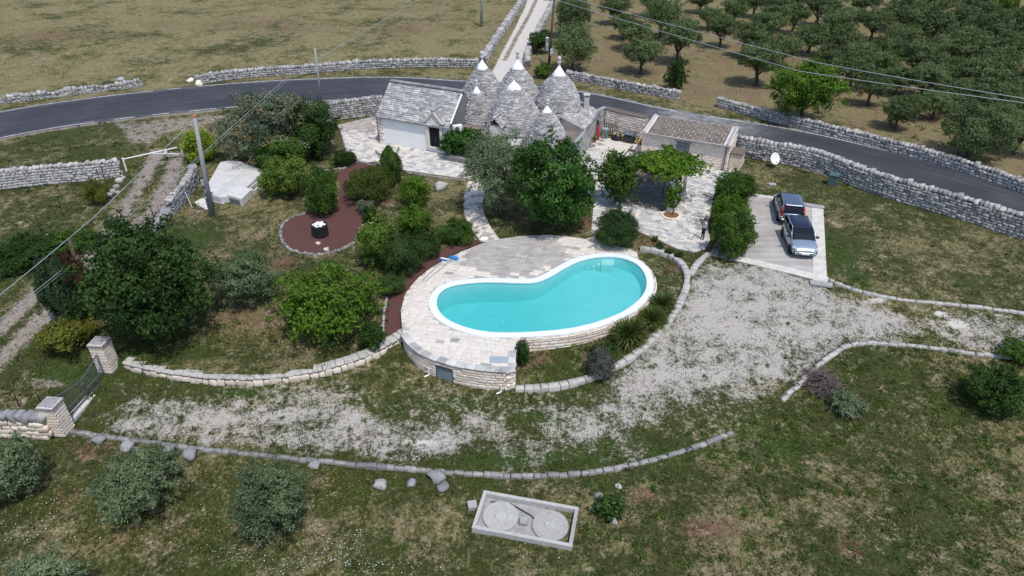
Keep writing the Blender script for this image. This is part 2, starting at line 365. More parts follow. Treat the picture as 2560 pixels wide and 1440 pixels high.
MAT['grassblade'] = m_leaf('grass_blade', [(0.0, (.020, .029, .010)), (0.4, (.041, .053, .018)), (0.7, (.076, .078, .032)), (1.0, (.165, .125, .07))], .15)
MAT['straw'] = m_leaf('straw_blade', [(0.0, (.08, .085, .03)), (0.4, (.19, .16, .08)), (1.0, (.36, .30, .17))], .15)
MAT['ivyyellow'] = m_leaf('ivy_yellow', [(0.1, (.025, .035, .010)), (0.5, (.075, .085, .020)), (0.85, (.15, .145, .03)), (1.0, (.22, .19, .05))], .14)
MAT['daisy'] = m_plain('white_petals', (.62, .62, .58), .8, .1, var=.1)
MAT['buttercup'] = m_plain('yellow_petals', (.45, .36, .04), .8, .1, var=.2)
MAT['redsoil'] = m_plain('red_soil', (.20, .09, .05), .95, .1, var=.25, nscale=5, bump=.5)

# the ground, one material driven by what covers it (gravel, dry grass, bare red soil, dirt, lush green)
def mk_ground():
    t = NT('ground_cover'); a = t.attr("zoneA"); b = t.attr("zoneB")
    sa = t.new("ShaderNodeSeparateColor"); t.l.new(a.outputs['Color'], sa.inputs[0]); sb = t.new("ShaderNodeSeparateColor"); t.l.new(b.outputs['Color'], sb.inputs[0])
    grav, dry, soil = sa.outputs; dirt, lush, chalk = sb.outputs
    n0 = t.noise(.13, 3); n1 = t.noise(.42, 4, .6); n2 = t.noise(1.5, 4, .62, dist=.4); n3 = t.noise(5.5, 4, .65); n4 = t.noise(19, 3, .6); n5 = t.noise(48, 2, .6)
    def fac(z, k, *terms):
        s = z
        for n, wgt in terms: s = t.math('ADD', s, t.math('MULTIPLY', t.math('SUBTRACT', n, .5), wgt))
        return t.math('ADD', t.math('MULTIPLY', t.math('SUBTRACT', s, .5), k), .5, clamp=True)
    f = t.math('ADD', t.math('ADD', t.math('MULTIPLY', n3, .42), t.math('MULTIPLY', n4, .4)), t.math('MULTIPLY', n2, .2))
    green = t.ramp(f, [(.38, (.023, .030, .009)), (.50, (.046, .053, .017)), (.60, (.080, .080, .029)), (.72, (.14, .12, .054))])
    lushc = t.ramp(f, [(.38, (.022, .036, .010)), (.52, (.042, .066, .017)), (.68, (.080, .105, .030))])
    green = t.mix(fac(lush, 3, (n2, .9), (n3, .5)), green, lushc)
    strawc = t.ramp(f, [(.36, (.092, .076, .036)), (.48, (.170, .145, .072)), (.6, (.238, .205, .112)), (.72, (.33, .295, .175))])
    soilc = t.ramp(f, [(.36, (.080, .045, .030)), (.5, (.145, .084, .055)), (.66, (.21, .135, .09))])
    dirtc = t.ramp(t.math('ADD', t.math('MULTIPLY', n3, .5), t.math('MULTIPLY', n4, .5)), [(.36, (.17, .14, .12)), (.5, (.25, .21, .18)), (.62, (.34, .30, .26)), (.72, (.48, .45, .41))])
    gravc = t.ramp(t.math('ADD', t.math('MULTIPLY', n4, .5), t.math('MULTIPLY', n5, .5)), [(.36, (.16, .135, .11)), (.45, (.31, .28, .25)), (.55, (.44, .41, .375)), (.68, (.57, .545, .51))])
    chalkc = t.ramp(n4, [(.3, (.42, .39, .35)), (.7, (.60, .57, .52))])
    c = t.mix(fac(dry, 2.6, (n0, 1.3), (n1, 1.0), (n2, 1.1), (n3, .9), (n4, .5)), green, strawc)
    c = t.mix(fac(soil, 2.6, (n1, 1.2), (n2, .9), (n3, .5)), c, soilc)
    c = t.mix(fac(dirt, 3.2, (n2, .9), (n3, .7), (n4, .3)), c, dirtc)
    gm = fac(grav, 2.3, (n1, 1.2), (n2, 1.2), (n3, 1.2), (n4, .9))
    c = t.mix(gm, c, gravc)
    c = t.mix(fac(chalk, 3.5, (n2, .7), (n3, .6)), c, chalkc)
    h = t.math('ADD', t.math('MULTIPLY', n3, .7), t.math('MULTIPLY', n4, .5)); t.bump(h, .9, .09)
    MAT['ground'] = t.done(c, .95, .1)
mk_ground()
# ------------------------------------------------------------------ large structure: terrain sheets
POOL_PX = [(1090, 762), (1096, 737), (1120, 719), (1160, 710), (1220, 706), (1290, 708), (1335, 707), (1370, 695), (1410, 672), (1450, 653), (1500, 643), (1550, 645), (1590, 660),
           (1612, 685), (1618, 715), (1605, 745), (1570, 775), (1530, 795), (1480, 812), (1420, 825), (1350, 832), (1280, 835), (1220, 833), (1165, 822), (1120, 803), (1098, 783)]
POOL = catmull([at(*p, 0.0) for p in POOL_PX], 5, True)
def spread(a, b, n, r=1.06, d0=0.5):
    return a
xs = np.concatenate([-np.cumsum(np.r_[0, 0.6 * 1.16 ** np.arange(38)])[::-1] - 44, np.arange(-43.7, 45.0, 0.32), np.cumsum(np.r_[0, 0.6 * 1.16 ** np.arange(38)]) + 45.3])
ys = np.concatenate([-np.cumsum(np.r_[0, 0.8 * 1.25 ** np.arange(14)])[::-1] + 11, np.arange(11.3, 90.0, 0.32), np.cumsum(np.r_[0, 0.4 * 1.05 ** np.arange(80)]) + 90.2])
GX, GY = np.meshgrid(xs, ys); gx = GX.ravel(); gy = GY.ravel(); gz = T(gx, gy)
# gentle natural unevenness
gz = gz + 0.05 * np.sin(gx * .9 + 1.7 * np.sin(gy * .37)) * np.sin(gy * .8 + 1.3 * np.sin(gx * .31)) * (1 - sstep((gy - 60) / 10)) * (gy < np.interp(gx, BLX, BLY))
ZA = np.zeros((len(gx), 4), np.float32); ZB = np.zeros((len(gx), 4), np.float32); ZA[:, 3] = ZB[:, 3] = 1
jit = [(0, 0), (.5, .2), (-.45, .3), (.2, -.5), (-.25, -.45), (.9, -.1), (-.9, 0), (0, .9), (.1, -.95)]
def pmask(pts, z=None, w=1.0):
    P = GP(pts) if z is None else [at(*p, z) for p in pts]
    m = np.zeros(len(gx))
    for dx, dy in jit: m += inpoly(gx + dx * w, gy + dy * w, P)
    return m / len(jit)
def blob(px, py, rx, ry):
    c = G(px, py); e = G(px + rx, py); d = G(px, py + ry)
    ax = abs(e[0] - c[0]) + .05; ay = abs(d[1] - c[1]) + .05
    return np.exp(-(((gx - c[0]) / ax) ** 2 + ((gy - c[1]) / ay) ** 2))
def line_d(pts, z=None):
    P = GP(pts) if z is None else [at(*p, z) for p in pts]
    best = np.full(len(gx), 1e9)
    for (x1, y1), (x2, y2) in zip(P[:-1], P[1:]):
        L2 = (x2 - x1) ** 2 + (y2 - y1) ** 2; t = np.clip(((gx - x1) * (x2 - x1) + (gy - y1) * (y2 - y1)) / L2, 0, 1)
        best = np.minimum(best, np.hypot(gx - x1 - t * (x2 - x1), gy - y1 - t * (y2 - y1)))
    return best
def setm(Z, ch, m, v): Z[:, ch] = Z[:, ch] * (1 - m) + v * m

UPX = [(-260, 330), (0, 278), (200, 247), (420, 222), (640, 203), (860, 193), (1000, 192), (1140, 200), (1300, 210), (1480, 232), (1650, 268), (1780, 290), (2000, 325), (2200, 370), (2400, 420), (2560, 467), (2800, 545)]
RUP = catmull([at(*p, .9) for p in UPX], 6); RW = np.interp([p[0] for p in RUP], [-60, -28, 0, 10, 20, 28, 33, 60], [9.3, 9.6, 8.0, 7.0, 6.7, 6.5, 7.3, 7.5])
_n, _ = normals2(RUP); RLO = [(p[0] - q[0] * d, p[1] - q[1] * d) for p, q, d in zip(RUP, _n, RW)]
upx = np.array([p[0] for p in RUP]); upy = np.array([p[1] for p in RUP])
beyond = gy > np.interp(gx, upx, upy)                                # the far side of the road
road_side = gy > np.interp(gx, BLX, BLY)
lane_x = np.interp(gy, [70, 78, 92, 110, 134, 200], [at(1300, 190, .9)[0], at(1300, 172, .9)[0], at(1328, 118, .9)[0], at(1345, 62, .9)[0], at(1372, 0, .9)[0], at(1372, 0, .9)[0] + 6])
grove = beyond & (gx > lane_x)
field = beyond & (gx <= lane_x)
# base cover: meadow greener and darker, cloud and corner shade put into it
ZA[:, 1] = .34; ZA[:, 2] = .16; ZB[:, 1] = .40
setm(ZA, 1, field * 1.0, .66); setm(ZA, 2, field * 1.0, .13); setm(ZB, 1, field * 1.0, .2)
setm(ZA, 1, grove * 1.0, .80); setm(ZA, 2, grove * 1.0, .40); setm(ZB, 1, grove * 1.0, .1)
gm = inpoly(gx, gy, GARDEN) * 1.0
setm(ZA, 1, gm, .44); setm(ZA, 2, gm, .24)
for b, v in [((160, 100, 200, 40), .48), ((330, 210, 140, 25), .45), ((1000, 165, 240, 12), .35), ((560, 120, 120, 25), .35), ((150, 130, 190, 22), .6)]:
    setm(ZA, 1, blob(*b), v)
for b in [(150, 90, 150, 16), (620, 60, 170, 18), (1020, 75, 130, 22), (1050, 25, 120, 8), (420, 60, 80, 10), (760, 75, 90, 10)]: setm(ZA, 2, blob(*b) * .8, .55)
for b, v in [((2300, 25, 260, 18), .75)]: setm(ZA, 1, blob(*b), v); setm(ZA, 2, blob(*b), .05)
# lower meadow patches
for b, v in [((1900, 1150, 120, 60), .2), ((1650, 1130, 120, 40), .15), ((2250, 1100, 160, 60), .56), ((1750, 1330, 120, 60), .5), ((2150, 1250, 150, 60), .46), ((1620, 1230, 60, 40), .55), ((2050, 1290, 120, 60), .42), ((2450, 1250, 200, 150), .36),
             ((1750, 1380, 300, 60), .44), ((2100, 1180, 160, 40), .5), ((1500, 1100, 100, 40), .15), ((1300, 1150, 250, 30), .12), ((850, 1280, 120, 80), .38), ((500, 1150, 60, 20), .45), ((300, 1350, 200, 60), .40), ((1150, 1300, 80, 60), .5), ((1350, 1400, 300, 40), .42), ((250, 980, 120, 40), .12),
             ((2250, 620, 250, 60), .47), ((2150, 480, 160, 30), .35), ((2420, 560, 160, 60), .28), ((2350, 720, 160, 30), .32), ((1300, 560, 60, 15), .55), ((600, 500, 80, 30), .5), ((520, 600, 80, 50), .28), ((700, 850, 160, 30), .52), ((600, 790, 90, 30), .6), ((80, 330, 160, 30), .25), ((200, 520, 160, 40), .3), ((640, 890, 300, 14), .25)]:
    setm(ZA, 1, blob(*b), v)
for b, v in [((1760, 1320, 90, 25), .62), ((2120, 1370, 40, 20), .6), ((1620, 1240, 60, 18), .55), ((700, 660, 40, 16), .75), ((620, 800, 90, 28), .48), ((1310, 545, 50, 14), .7), ((1460, 560, 40, 16), .8), ((150, 1240, 60, 40), .42), ((260, 1350, 70, 40), .45), ((230, 1130, 50, 25), .5), ((1620, 600, 60, 20), .6), ((1700, 670, 40, 14), .7), ((870, 420, 40, 18), .55), ((960, 500, 60, 18), .5), ((1330, 900, 70, 30), .5), ((1640, 1400, 60, 30), .45), ((1000, 1340, 60, 25), .3)]:
    setm(ZA, 2, blob(*b), v)
for b in [(1900, 1110, 90, 40), (1560, 1130, 160, 25), (1250, 1150, 140, 14), (450, 600, 60, 50), (1120, 1010, 80, 12), (1380, 1040, 80, 18), (640, 985, 100, 10), (60, 660, 80, 60), (200, 930, 90, 30), (400, 880, 120, 20), (2100, 640, 30, 90)]:
    setm(ZB, 1, blob(*b), .85); setm(ZA, 1, blob(*b) * .7, .12)
# gravel drive
DRIVE = [(180, 1078), (300, 935), (420, 935), (640, 952), (800, 940), (1000, 905), (1075, 962), (1285, 985), (1420, 968), (1540, 922), (1640, 850), (1710, 760), (1722, 690), (1790, 645), (1860, 655), (2070, 712), (2160, 738), (2260, 755), (2400, 765), (2620, 792), (3000, 850),
         (3000, 950), (2620, 905), (2440, 888), (2300, 868), (2180, 858), (2110, 868), (2040, 925), (1955, 1000), (1840, 1080), (1700, 1132), (1560, 1168), (1400, 1186), (1180, 1186), (1000, 1168), (700, 1140), (400, 1108)]
drive = pmask(DRIVE, w=.25)
setm(ZA, 0, drive, .12)
for p, v in [([(1735, 668), (1850, 660), (2060, 715), (2080, 742), (2220, 778), (2300, 800), (2220, 850), (2100, 868), (2030, 930), (1900, 955), (1750, 985), (1560, 1010), (1490, 990), (1600, 905), (1690, 815), (1725, 740)], .66),
             ([(270, 1045), (420, 1008), (640, 1003), (800, 1020), (1000, 1050), (1200, 1072), (1230, 1108), (1100, 1132), (900, 1128), (700, 1118), (480, 1106), (330, 1080)], .50),
             ([(640, 988), (700, 966), (820, 962), (900, 988), (860, 1010), (700, 1006)], .56), ([(1050, 990), (1300, 1000), (1550, 1012), (1480, 1045), (1250, 1050), (1150, 1022)], .42),
             ([(2280, 785), (2560, 805), (3000, 860), (3000, 930), (2400, 868), (2230, 855)], .50), ([(1500, 1010), (1760, 985), (1950, 960), (1900, 1020), (1700, 1060), (1480, 1060)], .42)]:
    setm(ZA, 0, pmask(p, w=1.1), v)
for b, v in [((1830, 800, 110, 90), .78), ((1900, 720, 110, 40), .74), ((1100, 1108, 70, 16), .85), ((560, 1050, 120, 18), .72), ((760, 1035, 90, 14), .7), ((1640, 960, 50, 20), .62), ((1180, 1050, 40, 12), .6), ((350, 1060, 60, 16), .5), ((1660, 880, 40, 60), .72), ((1500, 1080, 60, 14), .45)]:
    setm(ZA, 0, blob(*b), v)
rut = np.minimum(line_d([(330, 1010), (520, 1030), (800, 1052), (1050, 1085), (1250, 1080), (1450, 1050), (1650, 960), (1780, 850), (1860, 760), (1900, 690)]), line_d([(300, 1060), (500, 1085), (800, 1105), (1050, 1125), (1280, 1118), (1500, 1080), (1720, 985), (1850, 870), (1930, 780), (1970, 705)]))
setm(ZA, 0, np.exp(-(rut / .5) ** 2) * drive * .5, .58)
for b in [(640, 1075, 130, 12), (480, 1085, 80, 10), (900, 1095, 90, 12)]: setm(ZA, 0, blob(*b) * .8, .42); setm(ZA, 2, blob(*b) * .9, .5)
for b in [(2395, 810, 35, 14), (2190, 752, 30, 8), (2350, 785, 22, 8), (1050, 1108, 50, 8)]: setm(ZB, 2, blob(*b), .85)
# tracks, lane, verges
d1 = np.minimum(line_d([(392, 388), (372, 420), (350, 465), (305, 530), (272, 585), (180, 665), (100, 730), (30, 795), (-80, 890)]), line_d([(440, 388), (432, 430), (412, 475), (385, 520), (340, 565), (270, 625), (190, 705), (120, 775), (70, 830), (0, 895), (-60, 950)]))
setm(ZB, 0, np.exp(-(d1 / .95) ** 2), .85)
tr = pmask([(372, 385), (455, 372), (440, 440), (420, 500), (350, 575), (240, 670), (140, 770), (20, 895), (-200, 1010), (-200, 900), (-20, 800), (100, 700), (250, 580), (310, 500), (345, 430)], w=.4)
setm(ZB, 0, tr * (1 - np.exp(-(d1 / .95) ** 2)), .28)
setm(ZB, 0, blob(355, 345, 40, 14) + 0 * gx, .9); setm(ZB, 0, pmask([(270, 312), (600, 282), (540, 312), (420, 335), (370, 372), (330, 350)], w=.8) * .9, .6)
dlo = np.abs(gy - np.interp(gx, [p[0] for p in RLO], [p[1] for p in RLO])); setm(ZB, 0, np.exp(-(dlo / .9) ** 2) * .9, .75)
dup = np.abs(gy - np.interp(gx, upx, upy)); setm(ZB, 0, np.exp(-(dup / .5) ** 2) * .9 * (gx > 5), .6)
setm(ZB, 2, np.exp(-(dup / .55) ** 2) * (gx > 6) * .9, .45)
verge = beyond & (dup < 3.2); setm(ZA, 1, verge * 1.0, .5); setm(ZA, 2, verge * 1.0, .12)
LANE = [at(*p, .9) for p in [(1222, 200), (1240, 160), (1282, 80), (1312, 20), (1330, -40), (1400, -200), (1448, -200), (1388, -40), (1364, 40), (1335, 110), (1312, 160), (1300, 215)]]
lane = np.zeros(len(gx))
for dx, dy in jit: lane += inpoly(gx + dx * .4, gy + dy * .4, LANE)
lane /= len(jit)
setm(ZB, 2, lane, .95); setm(ZA, 2, lane, 0)
dm = line_d([(1262, 150), (1290, 95), (1322, 40), (1345, -10), (1360, -40)], .9); setm(ZB, 2, np.exp(-(dm / .42) ** 2) * lane * .9, .15); setm(ZB, 0, np.exp(-(dm / .42) ** 2) * lane, .6)
setm(ZB, 2, blob(40, 560, 40, 20) * .7, .5); setm(ZB, 2, blob(60, 490, 80, 12) * .5, .4); setm(ZB, 0, blob(110, 960, 60, 16), .7)
setm(ZB, 2, blob(520, 1490, 10, 5), 0)

cat = np.zeros(len(gx), int)
cat[inpoly(gx, gy, GARDEN)] = 2; cat[drive > .5] = 1; cat[tr > .5] = 5; cat[road_side] = 6; cat[field] = 3; cat[grove] = 4; cat[inpoly(gx, gy, LANE)] = 7
nx = len(xs); ny = len(ys)
ii = (np.arange(ny - 1)[:, None] * nx + np.arange(nx - 1)[None, :]).ravel()
Q = np.stack([ii, ii + 1, ii + nx + 1, ii + nx], 1)
fcx = gx[Q].mean(1); fcy = gy[Q].mean(1); fcat = cat[Q[:, 0]]
keep = ~inpoly(fcx, fcy, ring_offset(POOL, 0.3)); Q = Q[keep]; fcat = fcat[keep]
VV = np.stack([gx, gy, gz], 1)
for k, nm in enumerate(['meadow', 'gravel_drive', 'garden_ground', 'field', 'grove_ground', 'dirt_track', 'road_verge', 'farm_lane']):
    q = Q[fcat == k]
    if not len(q): continue
    u, inv = np.unique(q, return_inverse=True)
    me = mesh_np(nm, VV[u], inv.reshape(q.shape), MAT['ground'], smooth=True)
    for an, Z in (("zoneA", ZA), ("zoneB", ZB)):
        a_ = me.attributes.new(an, 'FLOAT_COLOR', 'POINT'); a_.data.foreach_set("color", Z[u].ravel())
    o = link(nm, me, kind='structure')

# road: sheet, painted edge lines
ZR = .9 + .02
def strip(name, A, B, z, mat, parent=None, uv=False):
    n = len(A); V = [(p[0], p[1], z) for p in A] + [(p[0], p[1], z) for p in B]
    Qs = [(i, i + 1, n + i + 1, n + i) for i in range(n - 1)]
    me = mesh_np(name, V, Qs, mat)
    if me.polygons[0].normal.z < 0: me.flip_normals()
    if uv:
        L = np.concatenate([[0], np.cumsum(np.hypot(*np.diff(np.array(A), axis=0).T))]); u = me.uv_layers.new(name="UVMap")
        W = np.hypot(*(np.array(A) - np.array(B)).T)
        for lp in me.loops:
            i = lp.vertex_index; u.data[lp.index].uv = (L[i % n], 0 if i < n else W[i - n])
    return link(name, me, parent)
RS = [tuple(np.array(a) * (1 - t) + np.array(b) * t for t in (0, .25, .5, .75, 1)) for a, b in zip(RUP, RLO)]
V = []; Qs = []; nr = len(RUP)
for i in range(nr):
    for j in range(9):
        t = j / 8; V.append((RUP[i][0] * (1 - t) + RLO[i][0] * t, RUP[i][1] * (1 - t) + RLO[i][1] * t, ZR))
for i in range(nr - 1):
    for j in range(8): Qs.append((i * 9 + j, i * 9 + j + 1, (i + 1) * 9 + j + 1, (i + 1) * 9 + j))
me = mesh_np('road', V, Qs, MAT['road'])
if me.polygons[0].normal.z < 0: me.flip_normals()
u = me.uv_layers.new(name="UVMap"); L = np.concatenate([[0], np.cumsum(np.hypot(*np.diff(np.array(RUP), axis=0).T))])
for lp in me.loops: i = lp.vertex_index; u.data[lp.index].uv = (L[i // 9], (i % 9) * 1.1)
dc = [(at(1760, 290, .9), 3.6), (at(1700, 290, .9), 2.6), (at(1830, 315, .9), 2.6)]
dv = [max(max(0, 1.1 * math.exp(-((p[0] - c[0]) ** 2 + (p[1] - c[1]) ** 2) / r ** 2)) for c, r in dc) for p in V]
dv = [max(d, (.42 if i % 9 in (0, 8) else 0) * (.6 + .8 * random.Random(i).random())) for i, d in enumerate(dv)]
da = me.attributes.new("dust", 'FLOAT', 'POINT'); da.data.foreach_set("value", np.array(dv, np.float32))
road = link('road', me, kind='structure')
def off2(A, B, d):
    return [tuple(np.array(a) + (np.array(b) - np.array(a)) / np.hypot(*(np.array(b) - np.array(a))) * d) for a, b in zip(A, B)]
def line_piece(A, B, d0, d1, s0, s1):
    E0 = off2(A, B, d0); E1 = off2(A, B, d1); xs_ = np.array([p[0] for p in E0]); 
    xx = np.linspace(s0, s1, max(2, int((s1 - s0) / 1.5)))
    f = lambda E: [(np.interp(x, [p[0] for p in E], range(len(E)))) for x in xx]
    def samp(E, q): return [(np.interp(k, range(len(E)), [p[0] for p in E]), np.interp(k, range(len(E)), [p[1] for p in E])) for k in q]
    q = f(E0); return samp(E0, q), samp(E1, q)
pieces = []
ux = lambda px, py: at(px, py, .9)[0]
for s0, s1 in [(-75, ux(385, 226)), (ux(420, 222), ux(456, 219)), (ux(495, 214), ux(1690, 272)), (ux(1776, 289), 48)]: pieces.append((RUP, RLO, .25, .40, s0, s1))
for s0, s1 in [(-70, ux(219, 317)), (ux(270, 311), ux(320, 305)), (ux(367, 298), ux(411, 293)), (ux(461, 288), ux(600, 277)), (ux(640, 274), ux(860, 262))]: pieces.append((RLO, RUP, .30, .45, s0, s1))
for A, B, d0, d1, s0, s1 in pieces:
    if s1 - s0 < .3: continue
    a_, b_ = line_piece(A, B, d0, d1, s0, s1); strip('edge_line', a_, b_, ZR + .005, MAT['roadpaint'], road)
# ------------------------------------------------------------------ stones: templates, walls, paving
def rock_template(seed, box=0.15, n=.09):
    r = random.Random(seed); pts = []
    for sx in (-1, 1):
        for sy in (-1, 1):
            for sz in (-1, 1):
                j = [r.uniform(-n, n * .4) for _ in range(3)]; c = box * r.uniform(.6, 1.4)
                for k in range(3):
                    v = [.5 + j[0] - (c if k != 0 else 0), .5 + j[1] - (c if k != 1 else 0), .5 + j[2] - (c if k != 2 else 0)]; pts.append(Vector((v[0] * sx, v[1] * sy, v[2] * sz)))
    bm = bmesh.new(); vs = [bm.verts.new(p) for p in pts]; bmesh.ops.convex_hull(bm, input=vs)
    for v in [v for v in bm.verts if not v.link_faces]: bm.verts.remove(v)
    bmesh.ops.triangulate(bm, faces=bm.faces[:]); bmesh.ops.recalc_face_normals(bm, faces=bm.faces[:])
    bm.verts.ensure_lookup_table(); bm.verts.index_update()
    V = np.array([v.co[:] for v in bm.verts]); Fs = np.array([[v.index for v in f.verts] for f in bm.faces]); bm.free()
    return V, Fs
ROCK = [rock_template(s) for s in range(10)]
BLOCK = [rock_template(100 + s, box=0.05, n=.035) for s in range(8)]
def slab_template(seed):
    r = random.Random(seed); V = []
    for z, k in ((-.5, 1), (.36, 1), (.5, .955)):
        for sx, sy in ((-1, -1), (1, -1), (1, 1), (-1, 1)): V.append((sx * .5 * k, sy * .5 * k, z))
    V = np.array(V); d = np.array([[r.uniform(-.03, .03), r.uniform(-.03, .03)] for _ in range(4)]); V[:, :2] += np.tile(d, (3, 1)); V[8:, 2] += [r.uniform(-.06, .06) for _ in range(4)]
    q = []
    for l in (0, 4):
        for i in range(4): a, b, c, e = l + i, l + (i + 1) % 4, l + 4 + (i + 1) % 4, l + 4 + i; q += [(a, b, c), (a, c, e)]
    q += [(8, 9, 10), (8, 10, 11)]
    return V, np.array(q)
def boulder_template(seed):
    bm = bmesh.new(); bmesh.ops.create_icosphere(bm, subdivisions=2, radius=.5); o = Vector((seed * 3.1, seed * 1.7, 0))
    for v in bm.verts:
        d = v.co.normalized(); k = 1 + .55 * mnoise.noise(d * 1.3 + o) + .28 * mnoise.noise(d * 3.1 + o); m = max(abs(c) for c in d); v.co = d * .5 * k * (.65 + .35 / m)
    bmesh.ops.triangulate(bm, faces=bm.faces[:]); bm.verts.index_update(); V = np.array([v.co[:] for v in bm.verts]); Fs = np.array([[v.index for v in f.verts] for f in bm.faces]); bm.free(); return V, Fs
BOULDER = [boulder_template(s) for s in range(8)]
SLAB = [slab_template(s) for s in range(8)]
_tm = {}
def tmesh(kind, i, mat):
    k = (kind, i, mat)
    if k not in _tm:
        V, Fs = {'rock': ROCK, 'block': BLOCK, 'slab': SLAB, 'boulder': BOULDER}[kind][i]
        _tm[k] = mesh_np(kind, V, Fs, MAT[mat])
    return _tm[k]
def TR(loc, scale, rz=0.0, tilt=(0, 0)):
    return Matrix.LocRotScale(Vector(loc), (Matrix.Rotation(rz, 3, 'Z') @ Matrix.Rotation(tilt[0], 3, 'X') @ Matrix.Rotation(tilt[1], 3, 'Y')).to_quaternion(), Vector(scale))
def joined(items, mat):
    """items: (kind, idx, Matrix) -> one mesh"""
    Vs = []; Fs = []; b = 0; pool = {'rock': ROCK, 'block': BLOCK, 'slab': SLAB}
    for kd, i, M in items:
        V, Fc = pool[kd][i]; A = np.array(M)
        Vs.append(V @ A[:3, :3].T + A[:3, 3]); Fs.append(Fc + b); b += len(V)
    return mesh_np('stones', np.concatenate(Vs), np.concatenate(Fs), MAT[mat] if isinstance(mat, str) else mat)
def put(items, mat, parent, name='stone', limit=300, rest='rubble_fill'):
    """the nearest `limit` as single parts, the rest joined as stuff"""
    items = sorted(items, key=lambda it: (it[2].translation - cam.location).length / max(it[2].to_scale().x, .05))
    for kd, i, M in items[:limit]:
        o = link(name, tmesh(kd, i, mat), parent); o.matrix_local = M
    if len(items) > limit: link(rest, joined(items[limit:], mat), parent, kind='stuff')
def ribbon(path, half, z0s, z1s, mb=None, m=0):
    mb = mb or MB(); A = offset(path, half); B = offset(path, -half); n = len(path)
    vs = [(p[0], p[1], z) for p, z in zip(A, z0s)] + [(p[0], p[1], z) for p, z in zip(A, z1s)] + [(p[0], p[1], z) for p, z in zip(B, z0s)] + [(p[0], p[1], z) for p, z in zip(B, z1s)]
    fs = []
    for i in range(n - 1):
        fs += [(i + 1, i, n + i, n + i + 1), (2 * n + i, 2 * n + i + 1, 3 * n + i + 1, 3 * n + i), (n + i + 1, n + i, 3 * n + i, 3 * n + i + 1)]
    fs += [(0, 2 * n, 3 * n, n), (n - 1, 2 * n - 1, 4 * n - 1, 3 * n - 1)]
    mb.add(vs, fs, m); return mb
def dry_wall(name, label, cat, path, h, th=.5, stone=.30, mat='drystone', copmat=None, cop=.28, front=-1, zb=None, single_faces=False, rows=None, ruin=0.0, group=None, sides=(1,), flat=False):
    """path: world xy centreline; front: sign of the normal side facing the viewer; h: height above zb on the visible side"""
    path = resample(path, .5); cx, cy = path[len(path) // 2]
    e = empty(name, (cx, cy, 0), 0, label, cat, group); inv = Matrix.Translation((-cx, -cy, 0))
    nrm, tan = normals2(path)
    zbs = [zb if zb is not None else min(Tz(p[0] + n[0] * front * th * .5, p[1] + n[1] * front * th * .5), Tz(*p)) for p, n in zip(path, nrm)]
    hs = [h * (1 - ruin * .5 * (1 + math.sin(i * .9 + cx) * math.sin(i * .37 + 2))) for i in range(len(path))]
    zt = [a + b for a, b in zip(zbs, hs)]
    core = ribbon([(p[0] - cx, p[1] - cy) for p in path], th * .36, [z - .4 for z in zbs], [z - cop * .35 for z in zt])
    core.build('wall_core', MAT['core'], e)
    L = np.concatenate([[0], np.cumsum(np.hypot(*np.diff(np.array(path), axis=0).T))]); tot = L[-1]
    def S(s): return (np.interp(s, L, [p[0] for p in path]), np.interp(s, L, [p[1] for p in path])), (np.interp(s, L, nrm[:, 0]), np.interp(s, L, nrm[:, 1])), np.interp(s, L, zbs), np.interp(s, L, zt)
    faces = []; s = 0
    nrow = max(1, int(round((h - cop * .5) / (stone * .62))))
    for sd in ([front, -front] if 2 in sides or 1 in sides else [front]):
        if sd != front and 'one' in sides: continue
        for r_ in range(nrow):
            s = R.uniform(0, stone * .5)
            while s < tot:
                wdt = stone * R.uniform(.75, 1.5); (x, y), n, z0, z1 = S(min(s + wdt / 2, tot)); hh = (z1 - cop * .4 - z0) / nrow
                a = math.atan2(-n[0], n[1]); d = th * R.uniform(.26, .34)
                faces.append(('block' if R.random() < .5 else 'rock', R.randrange(8), inv @ TR((x + n[0] * sd * d, y + n[1] * sd * d, z0 + hh * (r_ + .5)), (wdt * .98, th * .45 * R.uniform(.85, 1.15), hh * R.uniform(.85, 1.12)), a + R.uniform(-.1, .1), (R.uniform(-.12, .12), R.uniform(-.15, .15)))))
                s += wdt
    if single_faces: put(faces, mat, e, 'stone', 300)
    else: link('facing_stones', joined(faces, mat), e, kind='stuff')
    cops = []; s = 0
    while s < tot:
        wdt = cop * R.uniform(.7, 1.25); (x, y), n, z0, z1 = S(min(s + wdt / 2, tot)); a = math.atan2(-n[0], n[1])
        if flat:
            cops.append(('block', R.randrange(8), inv @ TR((x, y, z1 - cop * .25 + R.uniform(-.015, .015)), (wdt * .985, th * R.uniform(.95, 1.05), cop * .5), a + R.uniform(-.04, .04)))); s += wdt; continue
        cops.append(('rock' if R.random() < .6 else 'block', R.randrange(8), inv @ TR((x, y, z1 + R.uniform(-.04, .05)), (wdt * .98, th * R.uniform(.75, 1.12), cop * R.uniform(.75, 1.5)), a + R.uniform(-.3, .3), (R.uniform(-.25, .25), R.uniform(-.4, .4)))))
        s += wdt
    put(cops, copmat or mat, e, 'coping_stone', 150, 'coping_rubble')
    return e
